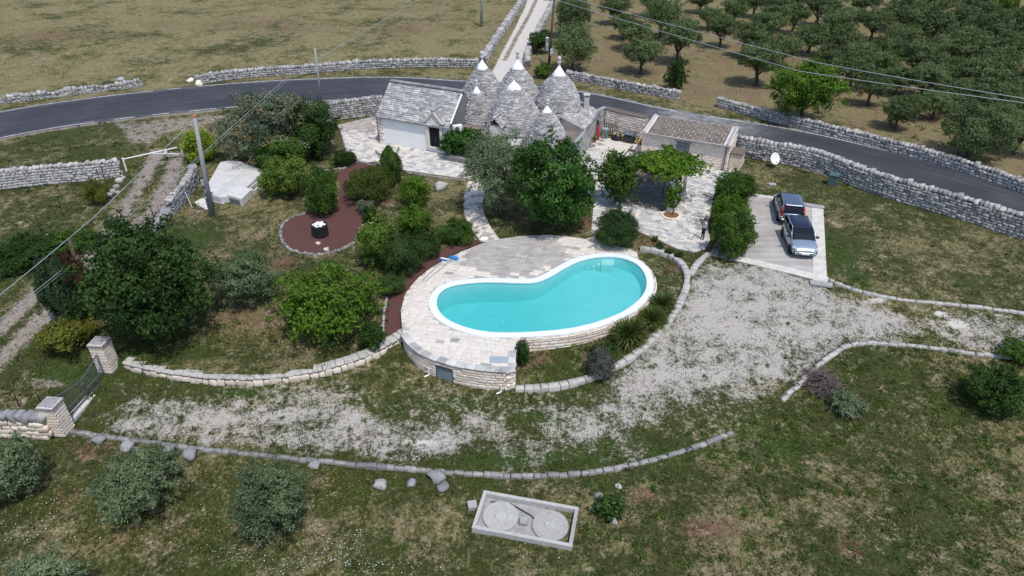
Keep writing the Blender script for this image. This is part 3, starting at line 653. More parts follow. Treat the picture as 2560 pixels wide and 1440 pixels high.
def kerb(name, label, cat, path, h=.28, wd=.30, ln=.42, mat='kerbstone', jitter=.03, dz=0.0, zf=None, group=None, deep=.35, limit=300):
    path = resample(path, .3); cx, cy = path[len(path) // 2]; e = empty(name, (cx, cy, 0), 0, label, cat, group)
    nrm, _ = normals2(path); L = np.concatenate([[0], np.cumsum(np.hypot(*np.diff(np.array(path), axis=0).T))]); s = 0; items = []
    while s < L[-1] - .05:
        w_ = ln * R.uniform(.7, 1.4); w_ = min(w_, max(L[-1] - s, .15)); m_ = s + w_ / 2
        x = np.interp(m_, L, [p[0] for p in path]); y = np.interp(m_, L, [p[1] for p in path]); n = (np.interp(m_, L, nrm[:, 0]), np.interp(m_, L, nrm[:, 1])); a = math.atan2(-n[0], n[1])
        zt = (zf(x, y) if zf else min(Tz(x + n[0] * .4, y + n[1] * .4), Tz(x - n[0] * .4, y - n[1] * .4)) + dz) + h + R.uniform(-jitter, jitter)
        hh = h + deep
        items.append(('block', R.randrange(8), TR((x - cx + R.uniform(-1, 1) * jitter, y - cy + R.uniform(-1, 1) * jitter, zt - hh / 2), (w_ * .985, wd * R.uniform(.86, 1.12), hh), a + R.uniform(-.07, .07), (R.uniform(-.06, .06), R.uniform(-.06, .06)))))
        s += w_
    put(items, mat, e, 'stone', limit); return e
def seg_near(x, y, poly):
    P = np.array(poly); Q2 = np.roll(P, -1, 0); d = Q2 - P; L2 = (d ** 2).sum(1)
    t = np.clip(((x - P[:, 0]) * d[:, 0] + (y - P[:, 1]) * d[:, 1]) / np.maximum(L2, 1e-9), 0, 1)
    c = P + d * t[:, None]; k = np.argmin((c[:, 0] - x) ** 2 + (c[:, 1] - y) ** 2); return c[k]
def paving(name, poly, z, ang, sx, sy, matfn, base_mat='mortar', holes=(), zbase=None, skirt=.5, limit=300, label=None, th=.05, gap=.025, kind='structure', stag=.5):
    """a paved area: bed sheet and cut slabs, the nearest as single parts"""
    cx = float(np.mean([p[0] for p in poly])); cy = float(np.mean([p[1] for p in poly]))
    e = empty(name, (cx, cy, 0)); e['kind'] = kind
    if label: e['label'] = label
    ca, sa = math.cos(ang), math.sin(ang)
    P = np.array(poly); lu = (P[:, 0] - cx) * ca + (P[:, 1] - cy) * sa; lv = -(P[:, 0] - cx) * sa + (P[:, 1] - cy) * ca
    bed = MB()
    bm = bmesh.new()
    lp = [(p[0] - cx, p[1] - cy) for p in poly]
    zf = z if callable(z) else (lambda x, y: z)
    if holes:
        from mathutils.geometry import delaunay_2d_cdt
        allv = [Vector(p) for p in lp]; edges = [(i, (i + 1) % len(lp)) for i in range(len(lp))]
        for h in holes:
            b = len(allv); allv += [Vector((p[0] - cx, p[1] - cy)) for p in h]; edges += [(b + i, b + (i + 1) % len(h)) for i in range(len(h))]
        vs, es, fs, *_ = delaunay_2d_cdt(allv, edges, [], 1, 1e-4)
        cen = np.array([np.mean([vs[i] for i in f], axis=0) for f in fs]); ok = inpoly(cen[:, 0], cen[:, 1], lp)
        for h in holes: ok &= ~inpoly(cen[:, 0], cen[:, 1], [(p[0] - cx, p[1] - cy) for p in h])
        bed.add([(v[0], v[1], zf(v[0] + cx, v[1] + cy) - .02) for v in vs], [f for f, k in zip(fs, ok) if k])
        n = len(lp); bed.add([(p[0], p[1], zf(p[0] + cx, p[1] + cy) - .021) for p in lp] + [(p[0], p[1], zf(p[0] + cx, p[1] + cy) - skirt) for p in lp], [(i, (i + 1) % n, n + (i + 1) % n, n + i) for i in range(n)])
    else:
        bed.prism(lp, [zf(p[0] + cx, p[1] + cy) - skirt for p in lp], [zf(p[0] + cx, p[1] + cy) - .02 for p in lp])
    bed.build('bed', MAT[base_mat], e)
    # slabs
    groups = {}
    row = 0; v = lv.min()
    while v < lv.max():
        hy = sy * R.uniform(.85, 1.15); u_ = lu.min() - R.uniform(0, sx)
        while u_ < lu.max():
            hx = sx * R.uniform(.75, 1.3); cu, cv = u_ + hx / 2, v + hy / 2
            x = cx + cu * ca - cv * sa; y = cy + cu * sa + cv * ca
            u_ += hx
            if not inpoly(x, y, poly) or any(inpoly(x, y, h) for h in holes): continue
            cor = []; cut = False
            for du, dv in ((-.5, -.5), (.5, -.5), (.5, .5), (-.5, .5)):
                qu, qv = cu + du * (hx - gap), cv + dv * (hy - gap); qx = cx + qu * ca - qv * sa; qy = cy + qu * sa + qv * ca
                if not inpoly(qx, qy, poly): qx, qy = seg_near(qx, qy, poly); cut = True
                for h in holes:
                    if inpoly(qx, qy, h): qx, qy = seg_near(qx, qy, h); cut = True
                cor.append((qx, qy))
            ar = 0.5 * sum(cor[i][0] * cor[(i + 1) % 4][1] - cor[(i + 1) % 4][0] * cor[i][1] for i in range(4))
            if ar < .02: continue
            m = matfn(x, y); zz = zf(x, y) + R.uniform(-.006, .006)
            groups.setdefault(m, []).append((x, y, zz, hx - gap, hy - gap, cut, cor))
        v += hy; row += 1
    allp = [(k, it) for k, l in groups.items() for it in l]
    allp.sort(key=lambda q: math.hypot(q[1][0], q[1][1]) / math.sqrt(q[1][3] * q[1][4]))
    rest = {}
    for j, (m, it) in enumerate(allp):
        x, y, zz, hx, hy, cut, cor = it
        if j < limit:
            if not cut:
                o = link('paving_slab', tmesh('slab', R.randrange(8), m), e); o.matrix_local = TR((x - cx, y - cy, zz - th / 2), (hx, hy, th), ang)
            else:
                b = MB(); b.prism([(p[0] - x, p[1] - y) for p in cor], -th, 0); o = b.build('paving_slab', MAT[m], e); o.location = (x - cx, y - cy, zz)
        else: rest.setdefault(m, []).append(it)
    for m, l in rest.items():
        b = MB()
        for x, y, zz, hx, hy, cut, cor in l: b.prism([(p[0] - cx, p[1] - cy) for p in cor], zz - th, zz)
        b.build('far_paving', MAT[m], e, kind='stuff')
    return e
# ------------------------------------------------------------------ paved areas, pool, walls
def masonry(parent, path, side, z0, z1, course=.22, ln=.45, mat='warmstone', single=False, holes=(), name='stone', depth=.14, origin=(0, 0), step=.4, proud=.05):
    """coursed stones on the face of a wall. path world xy, side = sign of the left normal that is outside; holes = (s0,s1,z0,z1)"""
    path = resample(path, step); nrm, _ = normals2(path); L = np.concatenate([[0], np.cumsum(np.hypot(*np.diff(np.array(path), axis=0).T))])
    f0 = z0 if callable(z0) else (lambda x, y: z0); f1 = z1 if callable(z1) else (lambda x, y: z1)
    zlo = min(f0(*p) for p in path); zhi = max(f1(*p) for p in path); items = []; z = zlo
    while z < zhi:
        ch = course * R.uniform(.8, 1.2); s = -R.uniform(0, ln)
        while s < L[-1]:
            w_ = ln * R.uniform(.6, 1.4); a0 = max(s, 0); a1 = min(s + w_, L[-1]); s += w_; m_ = (a0 + a1) / 2
            if a1 - a0 < .08: continue
            x = np.interp(m_, L, [p[0] for p in path]); y = np.interp(m_, L, [p[1] for p in path]); n = (np.interp(m_, L, nrm[:, 0]), np.interp(m_, L, nrm[:, 1]))
            lo = f0(x, y) - .1; hi = f1(x, y); zz1 = min(z + ch, hi)
            if zz1 - z < .05 or zz1 < lo: continue
            if any(a1 > h[0] and a0 < h[1] and zz1 > h[2] and z < h[3] for h in holes):
                sp = False
                for h in holes:
                    if a1 > h[0] and a0 < h[1] and zz1 > h[2] + .02 and z < h[3] - .02:
                        sp = True
                        if a0 < h[0] - .1: a1 = h[0]; sp = False
                        elif a1 > h[1] + .1: a0 = h[1]; sp = False
                if sp: continue
                m_ = (a0 + a1) / 2; x = np.interp(m_, L, [p[0] for p in path]); y = np.interp(m_, L, [p[1] for p in path])
            a = math.atan2(-n[0], n[1]); d = side * (-depth / 2 + proud + R.uniform(-.012, .012))
            items.append(('block', R.randrange(8), TR((x + n[0] * d - origin[0], y + n[1] * d - origin[1], (z + zz1) / 2), ((a1 - a0) * .985, depth, (zz1 - z) * .97), a)))
        z += ch
    if single: put(items, mat, parent, name, 300)
    else: link('stone_facing', joined(items, mat), parent, kind='stuff')

ZD = .06
ring55 = ring_offset(POOL, .56); ringc = ring_offset(POOL, .42)
DECK = [at(*p, ZD) for p in [(1006, 835), (1002, 775), (1013, 735), (1030, 712), (1048, 692), (1072, 673), (1098, 656), (1150, 630), (1210, 606), (1250, 597), (1290, 591), (1330, 588), (1370, 587), (1420, 590), (1460, 597), (1474, 592), (1482, 578), (1490, 592), (1510, 606), (1540, 614), (1570, 620), (1592, 630)]] \
     + ring55[59:104] + [at(*p, ZD) for p in [(1287, 885), (1285, 928), (1250, 928), (1220, 926), (1185, 922), (1150, 916), (1120, 909), (1090, 900), (1066, 891), (1045, 880), (1030, 868), (1018, 856)]]
def deckmat(x, y):
    c = at(1290, 635, ZD); d = ((x - c[0]) / 4.3) ** 2 + ((y - c[1]) / 4.0) ** 2
    c2 = at(1130, 640, ZD); d2 = ((x - c2[0]) / 2.2) ** 2 + ((y - c2[1]) / 1.3) ** 2
    e = at(1150, 908, ZD)
    if d + R.uniform(-.35, .35) < .72: return 'slabgrey'
    if d2 + R.uniform(-.5, .5) < .8: return 'slabmix'
    if y < e[1] - .02 * abs(x) and R.random() < .25: return 'slabmix'
    return 'slab' if R.random() < .98 else 'slabmix'
paving('pool_deck', DECK, ZD, math.radians(-14), .50, .34, deckmat, 'mortar', holes=[ringc], skirt=.35)

# pool
pool = empty('swimming_pool', (float(np.mean([p[0] for p in POOL])), float(np.mean([p[1] for p in POOL])), 0), 0, 'kidney shaped swimming pool of turquoise water with white rim', 'pool')
pcx, pcy = pool.location.x, pool.location.y
PL = [(p[0] - pcx, p[1] - pcy) for p in POOL]
def pdepth(x): return -1.55 + .65 * float(sstep((x + pcx + 1.5) / 7.0))
t = NT('pool_lining'); nn = t.noise(1.2, 3); vv = t.new("ShaderNodeTexVoronoi"); vv.feature = 'DISTANCE_TO_EDGE'; vv.inputs['Scale'].default_value = 1.9; t.set(vv.inputs['Vector'], t.noise(.8, 2) if False else t.pos.outputs['Position'])
cc = t.ramp(nn, [(.3, (.50, .66, .68)), (.7, (.58, .73, .75))]); MAT['lining'] = t.done(cc, .5, .3)
t = NT('pool_step'); MAT['poolstep'] = t.done((.66, .75, .72), .6, .3)
t = NT('pool_water'); t.n.remove(t.b)
mp = t.new("ShaderNodeMapping"); mp.inputs['Scale'].default_value = (1, 1.6, 1); t.l.new(t.pos.outputs['Position'], mp.inputs[0])
n1 = t.noise(4.5, 3, .5, vec=mp.outputs[0], dist=.8); n2 = t.noise(16, 2, .5, vec=mp.outputs[0])
bp = t.new("ShaderNodeBump"); bp.inputs['Strength'].default_value = .9; bp.inputs['Distance'].default_value = .05; t.set(bp.inputs['Height'], t.math('ADD', n1, t.math('MULTIPLY', n2, .25)))
tr = t.new("ShaderNodeBsdfTransparent"); tr.inputs[0].default_value = (.97, .99, 1, 1)
gl = t.new("ShaderNodeBsdfGlossy"); gl.inputs['Roughness'].default_value = .04; t.l.new(bp.outputs[0], gl.inputs['Normal'])
fr = t.new("ShaderNodeFresnel"); fr.inputs[0].default_value = 1.33; t.l.new(bp.outputs[0], fr.inputs['Normal'])
df = t.new("ShaderNodeBsdfDiffuse"); df.inputs[0].default_value = (.10, .68, .69, 1)
m0 = t.new("ShaderNodeMixShader"); m0.inputs[0].default_value = .30; t.l.new(tr.outputs[0], m0.inputs[1]); t.l.new(df.outputs[0], m0.inputs[2])
m1 = t.new("ShaderNodeMixShader"); t.l.new(fr.outputs[0], m1.inputs[0]); t.l.new(m0.outputs[0], m1.inputs[1]); t.l.new(gl.outputs[0], m1.inputs[2]); t.l.new(m1.outputs[0], t.out.inputs[0]); va = t.new('ShaderNodeVolumeAbsorption'); va.inputs[0].default_value = (.05, .82, .82, 1); va.inputs[1].default_value = .52; t.l.new(va.outputs[0], t.out.inputs[1])
MAT['water'] = t.mat
b = MB(); n = len(PL); b.add([(p[0], p[1], ZD) for p in PL] + [(p[0], p[1], pdepth(p[0])) for p in PL], [((i + 1) % n, i, n + i, n + (i + 1) % n) for i in range(n)])
# floor as fan grid towards the centre line
from mathutils.geometry import delaunay_2d_cdt
q0, q1 = np.meshgrid(np.arange(-8, 8, .5), np.arange(-6, 6, .5)); qq = [Vector(k) for k in zip(q0.ravel(), q1.ravel()) if inpoly(k[0], k[1], PL)]
vs_, es_, fs_, *_r = delaunay_2d_cdt([Vector(p) for p in PL] + qq, [(i, (i + 1) % n) for i in range(n)], [], 1, 1e-4)
b.add([(v[0], v[1], pdepth(v[0])) for v in vs_], fs_)
bo = b.build('basin', MAT['lining'], pool)
bmx = bmesh.new(); bmx.from_mesh(bo.data); bmesh.ops.recalc_face_normals(bmx, faces=bmx.faces[:]); bmx.to_mesh(bo.data); bmx.free()
b = MB(); oc = [(p[0] - pcx, p[1] - pcy) for p in ringc]; ic = [(p[0] - pcx, p[1] - pcy) for p in ring_offset(POOL, -.05)]; mc = [(p[0] - pcx, p[1] - pcy) for p in ring_offset(POOL, .03)]
b.add([(p[0], p[1], .0) for p in ic] + [(p[0], p[1], .085) for p in ic] + [(p[0], p[1], .10) for p in mc] + [(p[0], p[1], .085) for p in oc] + [(p[0], p[1], -.25) for p in oc],
      [(k * n + i, k * n + (i + 1) % n, (k + 1) * n + (i + 1) % n, (k + 1) * n + i) for k in range(4) for i in range(n)])
o = b.build('pool_rim', MAT['coping'], pool)
bmx = bmesh.new(); bmx.from_mesh(o.data); bmesh.ops.recalc_face_normals(bmx, faces=bmx.faces[:]); bmx.to_mesh(o.data); bmx.free()
b = MB(); PW = [(p[0] - pcx, p[1] - pcy) for p in ring_offset(POOL, .02)]; b.prism(PW, -1.8, -.06, bottom=True); o = b.build('water', MAT['water'], pool)
b = MB(); b.lathe([(.16, 0), (.16, .02), (.12, .03)], 16); o = b.build('floor_drain', MAT['white'], pool); o.location = (-2.6, -.9, pdepth(-2.6) + .01)
for i, (q, z) in enumerate([([(1503, 646), (1537, 648), (1533, 663), (1504, 661)], -.25), ([(1488, 649), (1502, 647), (1503, 662), (1494, 664)], -.45), ([(1474, 653), (1487, 650), (1493, 665), (1482, 668)], -.62), ([(1461, 659), (1473, 655), (1481, 669), (1470, 673)], -.78), ([(1450, 666), (1460, 661), (1469, 674), (1460, 679)], -.92)]):
    b = MB(); b.prism([(p[0] - pcx, p[1] - pcy) for p in [at(*k, z) for k in q]], -1.4, z); b.build('step', MAT['poolstep'], pool)
for px, py in ((1170, 721), (1415, 673)):
    p = at(px, py, -.3); b = MB(); b.lathe([(.10, 0), (.10, .02)], 10); o = b.build('inlet', MAT['white'], pool); q = seg_near(p[0], p[1], POOL); o.location = (q[0] - pcx, q[1] - pcy - .02, -.28); o.rotation_euler = (math.radians(90), 0, 0)
# stone skirt around the raised pool
sk = empty('pool_retaining_wall', (pcx + 3, pcy - 3, 0), 0, 'pale stone wall carrying the pool above the planting bed', 'wall')
pth = ring55[66:104]
masonry(sk, pth, 1, lambda x, y: Tz(x, y - .6) - .3, ZD - .03, .24, .5, 'warmstone', True, origin=(sk.location.x, sk.location.y), depth=.2)
core = ribbon([(p[0] - sk.location.x, p[1] - sk.location.y) for p in offset(pth, -.10)], .09, [-2.0] * len(pth), [ZD - .06] * len(pth)); core.build('wall_core', MAT['mortar'], sk)
# pump room front under the deck
PH = [at(*p, ZD) for p in [(1287, 885), (1286, 905), (1285, 928), (1250, 928), (1220, 926), (1185, 922), (1150, 916), (1120, 909), (1090, 900), (1066, 891), (1045, 880), (1030, 868), (1018, 856), (1008, 842)]]
ph = empty('pump_room_wall', (PH[4][0], PH[4][1], 0), 0, 'curved cream stone wall below the deck with a louvred window', 'wall'); po = (ph.location.x, ph.location.y)
LP = np.concatenate([[0], np.cumsum(np.hypot(*np.diff(np.array(resample(PH, .4)), axis=0).T))])[-1]
def s_of(px, py, z):
    p = at(px, py, z); P = np.array(resample(PH, .1)); k = np.argmin(np.hypot(P[:, 0] - p[0], P[:, 1] - p[1])); return k / (len(P) - 1) * LP, P[k]
s0, w0 = s_of(1127, 945, -.6); s1, w1 = s_of(1080, 935, -.6)
zb_ = Tz(w0[0], w0[1] - .5); hole = (min(s0, s1), max(s0, s1), -1.22, -.42)
masonry(ph, PH, 1, lambda x, y: Tz(x, y - .5) - .3, -.08, .2, .42, 'warmstone', True, [hole], origin=po, depth=.18)
CR = offset(resample(PH, .4), -.16); core = ribbon([(p[0] - po[0], p[1] - po[1]) for p in CR], .06, [-2.4] * len(CR), [-.03] * len(CR)); core.build('wall_core', MAT['mortar'], ph)
# top edge slabs, darkened by lichen
MAT['edgelichen'] = m_stone('edge_lichen', [(0.0, (.12, .12, .125)), (.5, (.27, .265, .26)), (1.0, (.5, .48, .45))], amt=.75, nscale=2.2)
its = []; PR = resample(PH, .55); nr_, _ = normals2(PR)
for i in range(len(PR)):
    its.append(('block', i % 8, TR((PR[i][0] - po[0] - nr_[i][0] * .14, PR[i][1] - po[1] - nr_[i][1] * .14, ZD - .03), (.56, .44, .15), math.atan2(-nr_[i][0], nr_[i][1]))))
put(its, 'slabmix', ph, 'edge_slab')
wd = (np.array(w0) - np.array(w1)); wl = np.hypot(*wd); wc = (np.array(w0) + np.array(w1)) / 2; wa = math.atan2(wd[1], wd[0]); nrmw = np.array([math.sin(wa), -math.cos(wa)])
win = MB(); c0 = wc - nrmw * .02
for dx, dz, sx_, sz_ in ((-wl / 2 + .04, 0, .08, .8), (wl / 2 - .04, 0, .08, .8), (0, .37, wl, .07), (0, -.37, wl, .07)):
    win.box((c0[0] - po[0] + math.cos(wa) * dx, c0[1] - po[1] + math.sin(wa) * dx, -.82 + dz), (sx_, .10, sz_), wa)
wf = win.build('window', MAT['metalgrey'], ph)
for k in range(8):
    sl = MB(); sl.box((c0[0] - po[0], c0[1] - po[1], -1.13 + k * .088), (wl - .14, .03, .075), 0, M=Matrix.Rotation(wa, 4, 'Z') @ Matrix.Rotation(-.5, 4, 'X')); sl.build('slat', MAT['shutter'], wf)
sl = MB(); sl.box((wc[0] - po[0] - nrmw[0] * -.02, wc[1] - po[1] - nrmw[1] * -.02 , -1.29), (wl + .2, .34, .09), wa); sl.build('sill', MAT['warmstone'], ph)
for px, py in ((1065, 935), (1253, 965)):
    s_, p_ = s_of(px, py, -1.0); g = Tz(p_[0], p_[1] - .5); k = 1
    b = MB(); b.tube([(p_[0] - po[0] - .0, p_[1] - po[1] - .18, -.75), (p_[0] - po[0], p_[1] - po[1] - .18, g + .12), (p_[0] - po[0] - .25, p_[1] - po[1] - .3, g + .06)], .045, 8); b.build('drain_pipe', MAT['white'], ph)
pc = at(1247, 899, ZD + .03); b = MB(); b.box((0, 0, .02), (1.0, .55, .04), 0); o = b.build('access_cover', MAT['cover'], bevel=.008); o.location = (pc[0], pc[1], ZD + .012); o.rotation_euler = (0, 0, math.radians(-3)); props(o, 'steel access cover let into the deck over the pump room', 'cover')

# parking pad
PAD = [at(*p, .05) for p in [(1876, 483), (1945, 492), (2058, 515), (2068, 707), (1960, 680), (1840, 652), (1772, 637), (1800, 590), (1840, 540)]]
padE = empty('parking_pad', (PAD[0][0], PAD[0][1], 0)); padE['kind'] = 'structure'
b = MB(); b.prism([(p[0] - PAD[0][0], p[1] - PAD[0][1]) for p in PAD], -.5, .04); b.build('pad_surface', MAT['pad'], padE)
MAT['padedge'] = m_plain('pale_concrete', (.52, .50, .46), .9, .15, var=.15, nscale=2)
for a_, c_, w_ in ((2, 3, .85), (3, 4, .75), (4, 5, .75), (0, 1, .35)):
    p, q = np.array(PAD[a_]), np.array(PAD[c_]); d = (q - p) / np.hypot(*(q - p)); nn_ = np.array([d[1], -d[0]]); cpt = (np.mean([p[0] for p in PAD]), np.mean([p[1] for p in PAD]))
    if np.dot(np.array(cpt) - p, nn_) < 0: nn_ = -nn_
    b = MB(); P4 = [p, q, q + nn_ * w_, p + nn_ * w_]; b.prism([(x[0] - PAD[0][0], x[1] - PAD[0][1]) for x in P4], .0, .052 + .004 * a_); b.build('pad_border', MAT['padedge'], padE)
for (px, py, sx_, sy_, rz_, lb) in ((1948, 497, .75, .75, -24, 'square grey drain cover behind the parked cars'), (2037, 518, 1.35, .55, -22, 'long grey concrete cover at the back corner of the car pad'), (2052, 712, 1.4, .5, -14, 'flat concrete slab at the front corner of the car pad'), (1930, 463, .6, .28, -8, 'small white stone block lying in the grass above the cars')):
    p = G(px, py); zz_ = Tz(*p) + .05; b = MB(); b.box((0, 0, 0), (sx_, sy_, .16), 0); o = b.build('concrete_cover', MAT['concrete'] if 'white' not in lb else MAT['whitestone'], bevel=.02); o.location = (p[0], p[1], zz_ + .02); o.rotation_euler = (0, 0, math.radians(rz_)); props(o, lb, 'cover' if 'cover' in lb else 'block')

# paths and courtyards
TER = [at(*p, .05) for p in [(845, 312), (955, 286), (955, 352), (1100, 378), (1160, 393), (1300, 420), (1430, 415), (1470, 470), (1440, 482), (1300, 470), (1200, 454), (1165, 447), (1090, 436), (1010, 425), (950, 414), (900, 402), (868, 382), (858, 350)]]
def termat(x, y):
    c = at(900, 325); return 'slabbrown' if (x < c[0] + 1.5 and y > c[1] - 1.0 and R.random() < .8) else ('slabmix' if R.random() < .55 else 'slab')
paving('stone_terrace', TER, .05, math.radians(-25), .46, .36, termat, 'mortar', limit=300)
kerb('terrace_kerb', 'low stone kerb along the edge of the terrace by the white house', 'kerb', [at(*p, .1) for p in [(858, 352), (870, 384), (902, 405), (1010, 428), (1100, 441), (1165, 450)]], h=.12, wd=.2, ln=.8, mat='kerbstone', zf=lambda x, y: -.02)
PTH = [at(*p, .05) for p in [(1170, 452), (1162, 480), (1158, 505), (1162, 540), (1178, 570), (1200, 602), (1222, 606), (1250, 598), (1226, 565), (1210, 533), (1206, 507), (1213, 478), (1222, 458)]]
paving('garden_path', PTH, .045, math.radians(70), .5, .42, lambda x, y: 'slab' if R.random() < .72 else 'slabgrey', 'mortar', limit=220)
COURT = [at(*p, .05) for p in [(1432, 420), (1492, 342), (1600, 352), (1604, 372), (1818, 430), (1845, 402), (1842, 425), (1792, 455), (1770, 560), (1775, 600), (1762, 624), (1735, 630), (1690, 620), (1640, 596), (1590, 576), (1540, 566), (1500, 585), (1478, 582), (1483, 520), (1486, 500), (1440, 480)]]
SHADEF = [at(*p, .05) for p in [(1525, 498), (1548, 425), (1700, 455), (1668, 532)]]  # brown floor under the pergola, its shade darkened into the slabs
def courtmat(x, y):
    if inpoly(x, y, SHADEF): return 'slabshade'
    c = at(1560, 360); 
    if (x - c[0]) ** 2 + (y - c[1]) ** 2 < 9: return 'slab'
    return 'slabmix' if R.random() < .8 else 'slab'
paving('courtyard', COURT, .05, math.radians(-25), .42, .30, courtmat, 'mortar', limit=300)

# ---- dry stone walls
PXW = lambda pts, z: [at(*p, z) for p in pts]
dry_wall('drystone_wall', 'whitish dry stone wall with upright coping beside the white bar gate', 'wall', [at(*p, -.35) for p in [(-90, 480), (0, 471), (92, 460), (200, 451), (270, 445), (302, 440)]], 1.5, .55, .34, 'whitestone', 'whitestone', .30, front=-1, single_faces=True, zb=-.4)
dry_wall('drystone_wall', 'grey rubble wall along the dirt track next to the cistern', 'wall', [at(*p, 0.0) for p in [(492, 440), (480, 468), (460, 495), (432, 530)]], 1.45, .55, .34, 'greystone', 'drystone', .32, front=1, single_faces=True, zb=-.45)
dry_wall('drystone_wall', 'low collapsed grey wall end beside the dark fig tree', 'wall', [at(*p, -.4) for p in [(428, 538), (402, 566), (372, 592)]], .85, .8, .40, 'greystone', 'greystone', .36, front=1, single_faces=True, zb=-.5, ruin=.4)
dry_wall('drystone_wall', 'grey stone wall between the road and the terrace left of the white house', 'wall', [at(*p, 0) for p in [(800, 306), (860, 296), (905, 290), (958, 282)]], 1.75, .6, .36, 'drystone', None, .34, front=-1, zb=0.0)
dry_wall('drystone_wall', 'long high dry stone wall between the road and the car pad lawn', 'wall', [at(*p, 0) for p in [(1836, 384), (1900, 398), (1960, 409), (2024, 421), (2070, 437), (2123, 459), (2206, 490), (2289, 514), (2420, 553), (2560, 597), (2700, 640)]], 1.65, .6, .34, 'drystone', None, .36, front=-1, zb=0.0)
dry_wall('drystone_wall', 'grey dry stone wall across the road right of the grove entrance', 'wall', PXW([(1793, 266), (1900, 296), (2100, 345), (2300, 396), (2420, 433), (2560, 482), (2680, 525)], .9), .85, .6, .34, 'drystone', None, .34, front=-1, zb=.9)
dry_wall('drystone_wall', 'grey dry stone wall in front of the olive grove beside the tallest cone', 'wall', PXW([(1415, 197), (1500, 212), (1600, 232), (1695, 248)], .9), .8, .6, .34, 'drystone', None, .34, front=-1, zb=.9)
dry_wall('drystone_wall', 'grey dry stone wall along the field behind the concrete pole', 'wall', PXW([(490, 212), (560, 200), (640, 192), (760, 184), (900, 172), (1050, 167), (1195, 168)], .9), .85, .65, .36, 'drystone', None, .36, front=-1, zb=.9)
dry_wall('drystone_wall', 'tumbled low stone wall at the far left edge of the field', 'wall', PXW([(-60, 270), (0, 260), (90, 248), (180, 238), (270, 226), (355, 216)], .9), .75, .6, .36, 'drystone', None, .38, front=-1, zb=.9, ruin=.5)
dry_wall('drystone_wall', 'grey dry stone wall on the field side of the white lane', 'wall', PXW([(1208, 160), (1230, 125), (1262, 75), (1300, 18), (1320, -20), (1372, -120)], .9), .85, .9, .4, 'drystone', None, .4, front=-1, zb=.9)
dry_wall('drystone_wall', 'grey dry stone wall on the grove side of the white lane', 'wall', PXW([(1320, 168), (1316, 150), (1330, 118), (1352, 75), (1375, 30), (1400, -20), (1440, -120)], .9), .85, .8, .4, 'drystone', None, .4, front=1, zb=.9)
dry_wall('garden_wall', 'low pale mortared stone wall curving along the garden to the pool deck', 'wall', [at(*p, -.9) for p in [(318, 912), (380, 925), (430, 933), (530, 944), (640, 946), (720, 940), (800, 928), (870, 912), (930, 893), (975, 872), (1012, 852)]], .60, .58, .44, 'warmstone', 'bedstone', .42, front=-1, single_faces=True, flat=True)
dry_wall('gate_wall', 'cream stone wall topped with dark tilted stones beside the near gate pillar', 'wall', [at(*p, -1.6) for p in [(-120, 1076), (0, 1083), (70, 1087), (128, 1090)]], 1.35, .55, .42, 'warmstone', 'greystone', .42, front=-1, single_faces=True)
# kerbs
kerb('bed_wall', 'curved low pale stone wall edging the planting bed round the pool', 'wall', catmull([G(*p) for p in [(1287, 976), (1340, 974), (1400, 968), (1470, 950), (1530, 925), (1580, 895), (1620, 863), (1665, 815), (1695, 770), (1714, 725), (1716, 690), (1700, 662), (1672, 643), (1640, 632), (1600, 627)]], 4), h=.32, wd=.42, ln=.55, mat='bedstone', jitter=.012)
kerb('bed_wall', 'short pale stone wall branching from the bed wall to the hedge', 'wall', [G(*p) for p in [(1726, 690), (1738, 668), (1752, 652), (1772, 636)]], h=.22, wd=.40, ln=.55, mat='bedstone', jitter=.012)
kerb('stone_kerb', 'long curved grey stone kerb bounding the drive from the meadow', 'kerb', catmull([G(*p) for p in [(178, 1080), (280, 1096), (400, 1112), (550, 1130), (700, 1146), (850, 1160), (1000, 1173), (1100, 1182), (1180, 1188), (1290, 1192), (1400, 1190), (1480, 1183), (1560, 1169), (1630, 1153), (1700, 1133), (1770, 1108), (1832, 1083)]], 4), h=.17, wd=.26, ln=.45, mat='kerbstone')
kerb('stone_kerb', 'grey stone kerb curving round the meadow beside the brush pile', 'kerb', catmull([G(*p) for p in [(1955, 1003), (1985, 975), (2012, 948), (2040, 922), (2070, 895), (2105, 872), (2140, 862), (2180, 859), (2240, 863), (2300, 869), (2370, 877), (2440, 886), (2600, 902), (2950, 935)]], 4), h=.20, wd=.28, ln=.55, mat='bedstone')
kerb('stone_kerb', 'pale stone kerb between the lawn and drive starting at the car pad', 'kerb', catmull([G(*p) for p in [(2074, 702), (2110, 716), (2150, 730), (2200, 742), (2260, 752), (2330, 758), (2400, 764), (2500, 776), (2620, 794), (2950, 840)]], 4), h=.16, wd=.27, ln=.42, mat='bedstone')
# rubble at the end of the white wall
for i, (px, py, s_) in enumerate([(300, 455, .6), (292, 470, .5), (284, 482, .55), (275, 490, .45), (296, 484, .4), (310, 448, .45)]):
    p = G(px, py); o = link('fallen_stone', tmesh('rock', i, 'whitestone'), None, (p[0], p[1], Tz(*p) + s_ * .25)); o.scale = (s_, s_ * .8, s_ * .7); o.rotation_euler = (0, 0, i); props(o, ['pale fallen stone at the foot of the gate post', 'fallen stone lying second below the gate post', 'pale block third in the tumbled row below the white wall end', 'fallen stone lowest in the tumbled row by the track', 'small fallen stone leaning on the tumbled row by the track', 'small stone topmost in the tumbled row beside the gate'][i], 'stone', 'tumbled stones at the wall end')
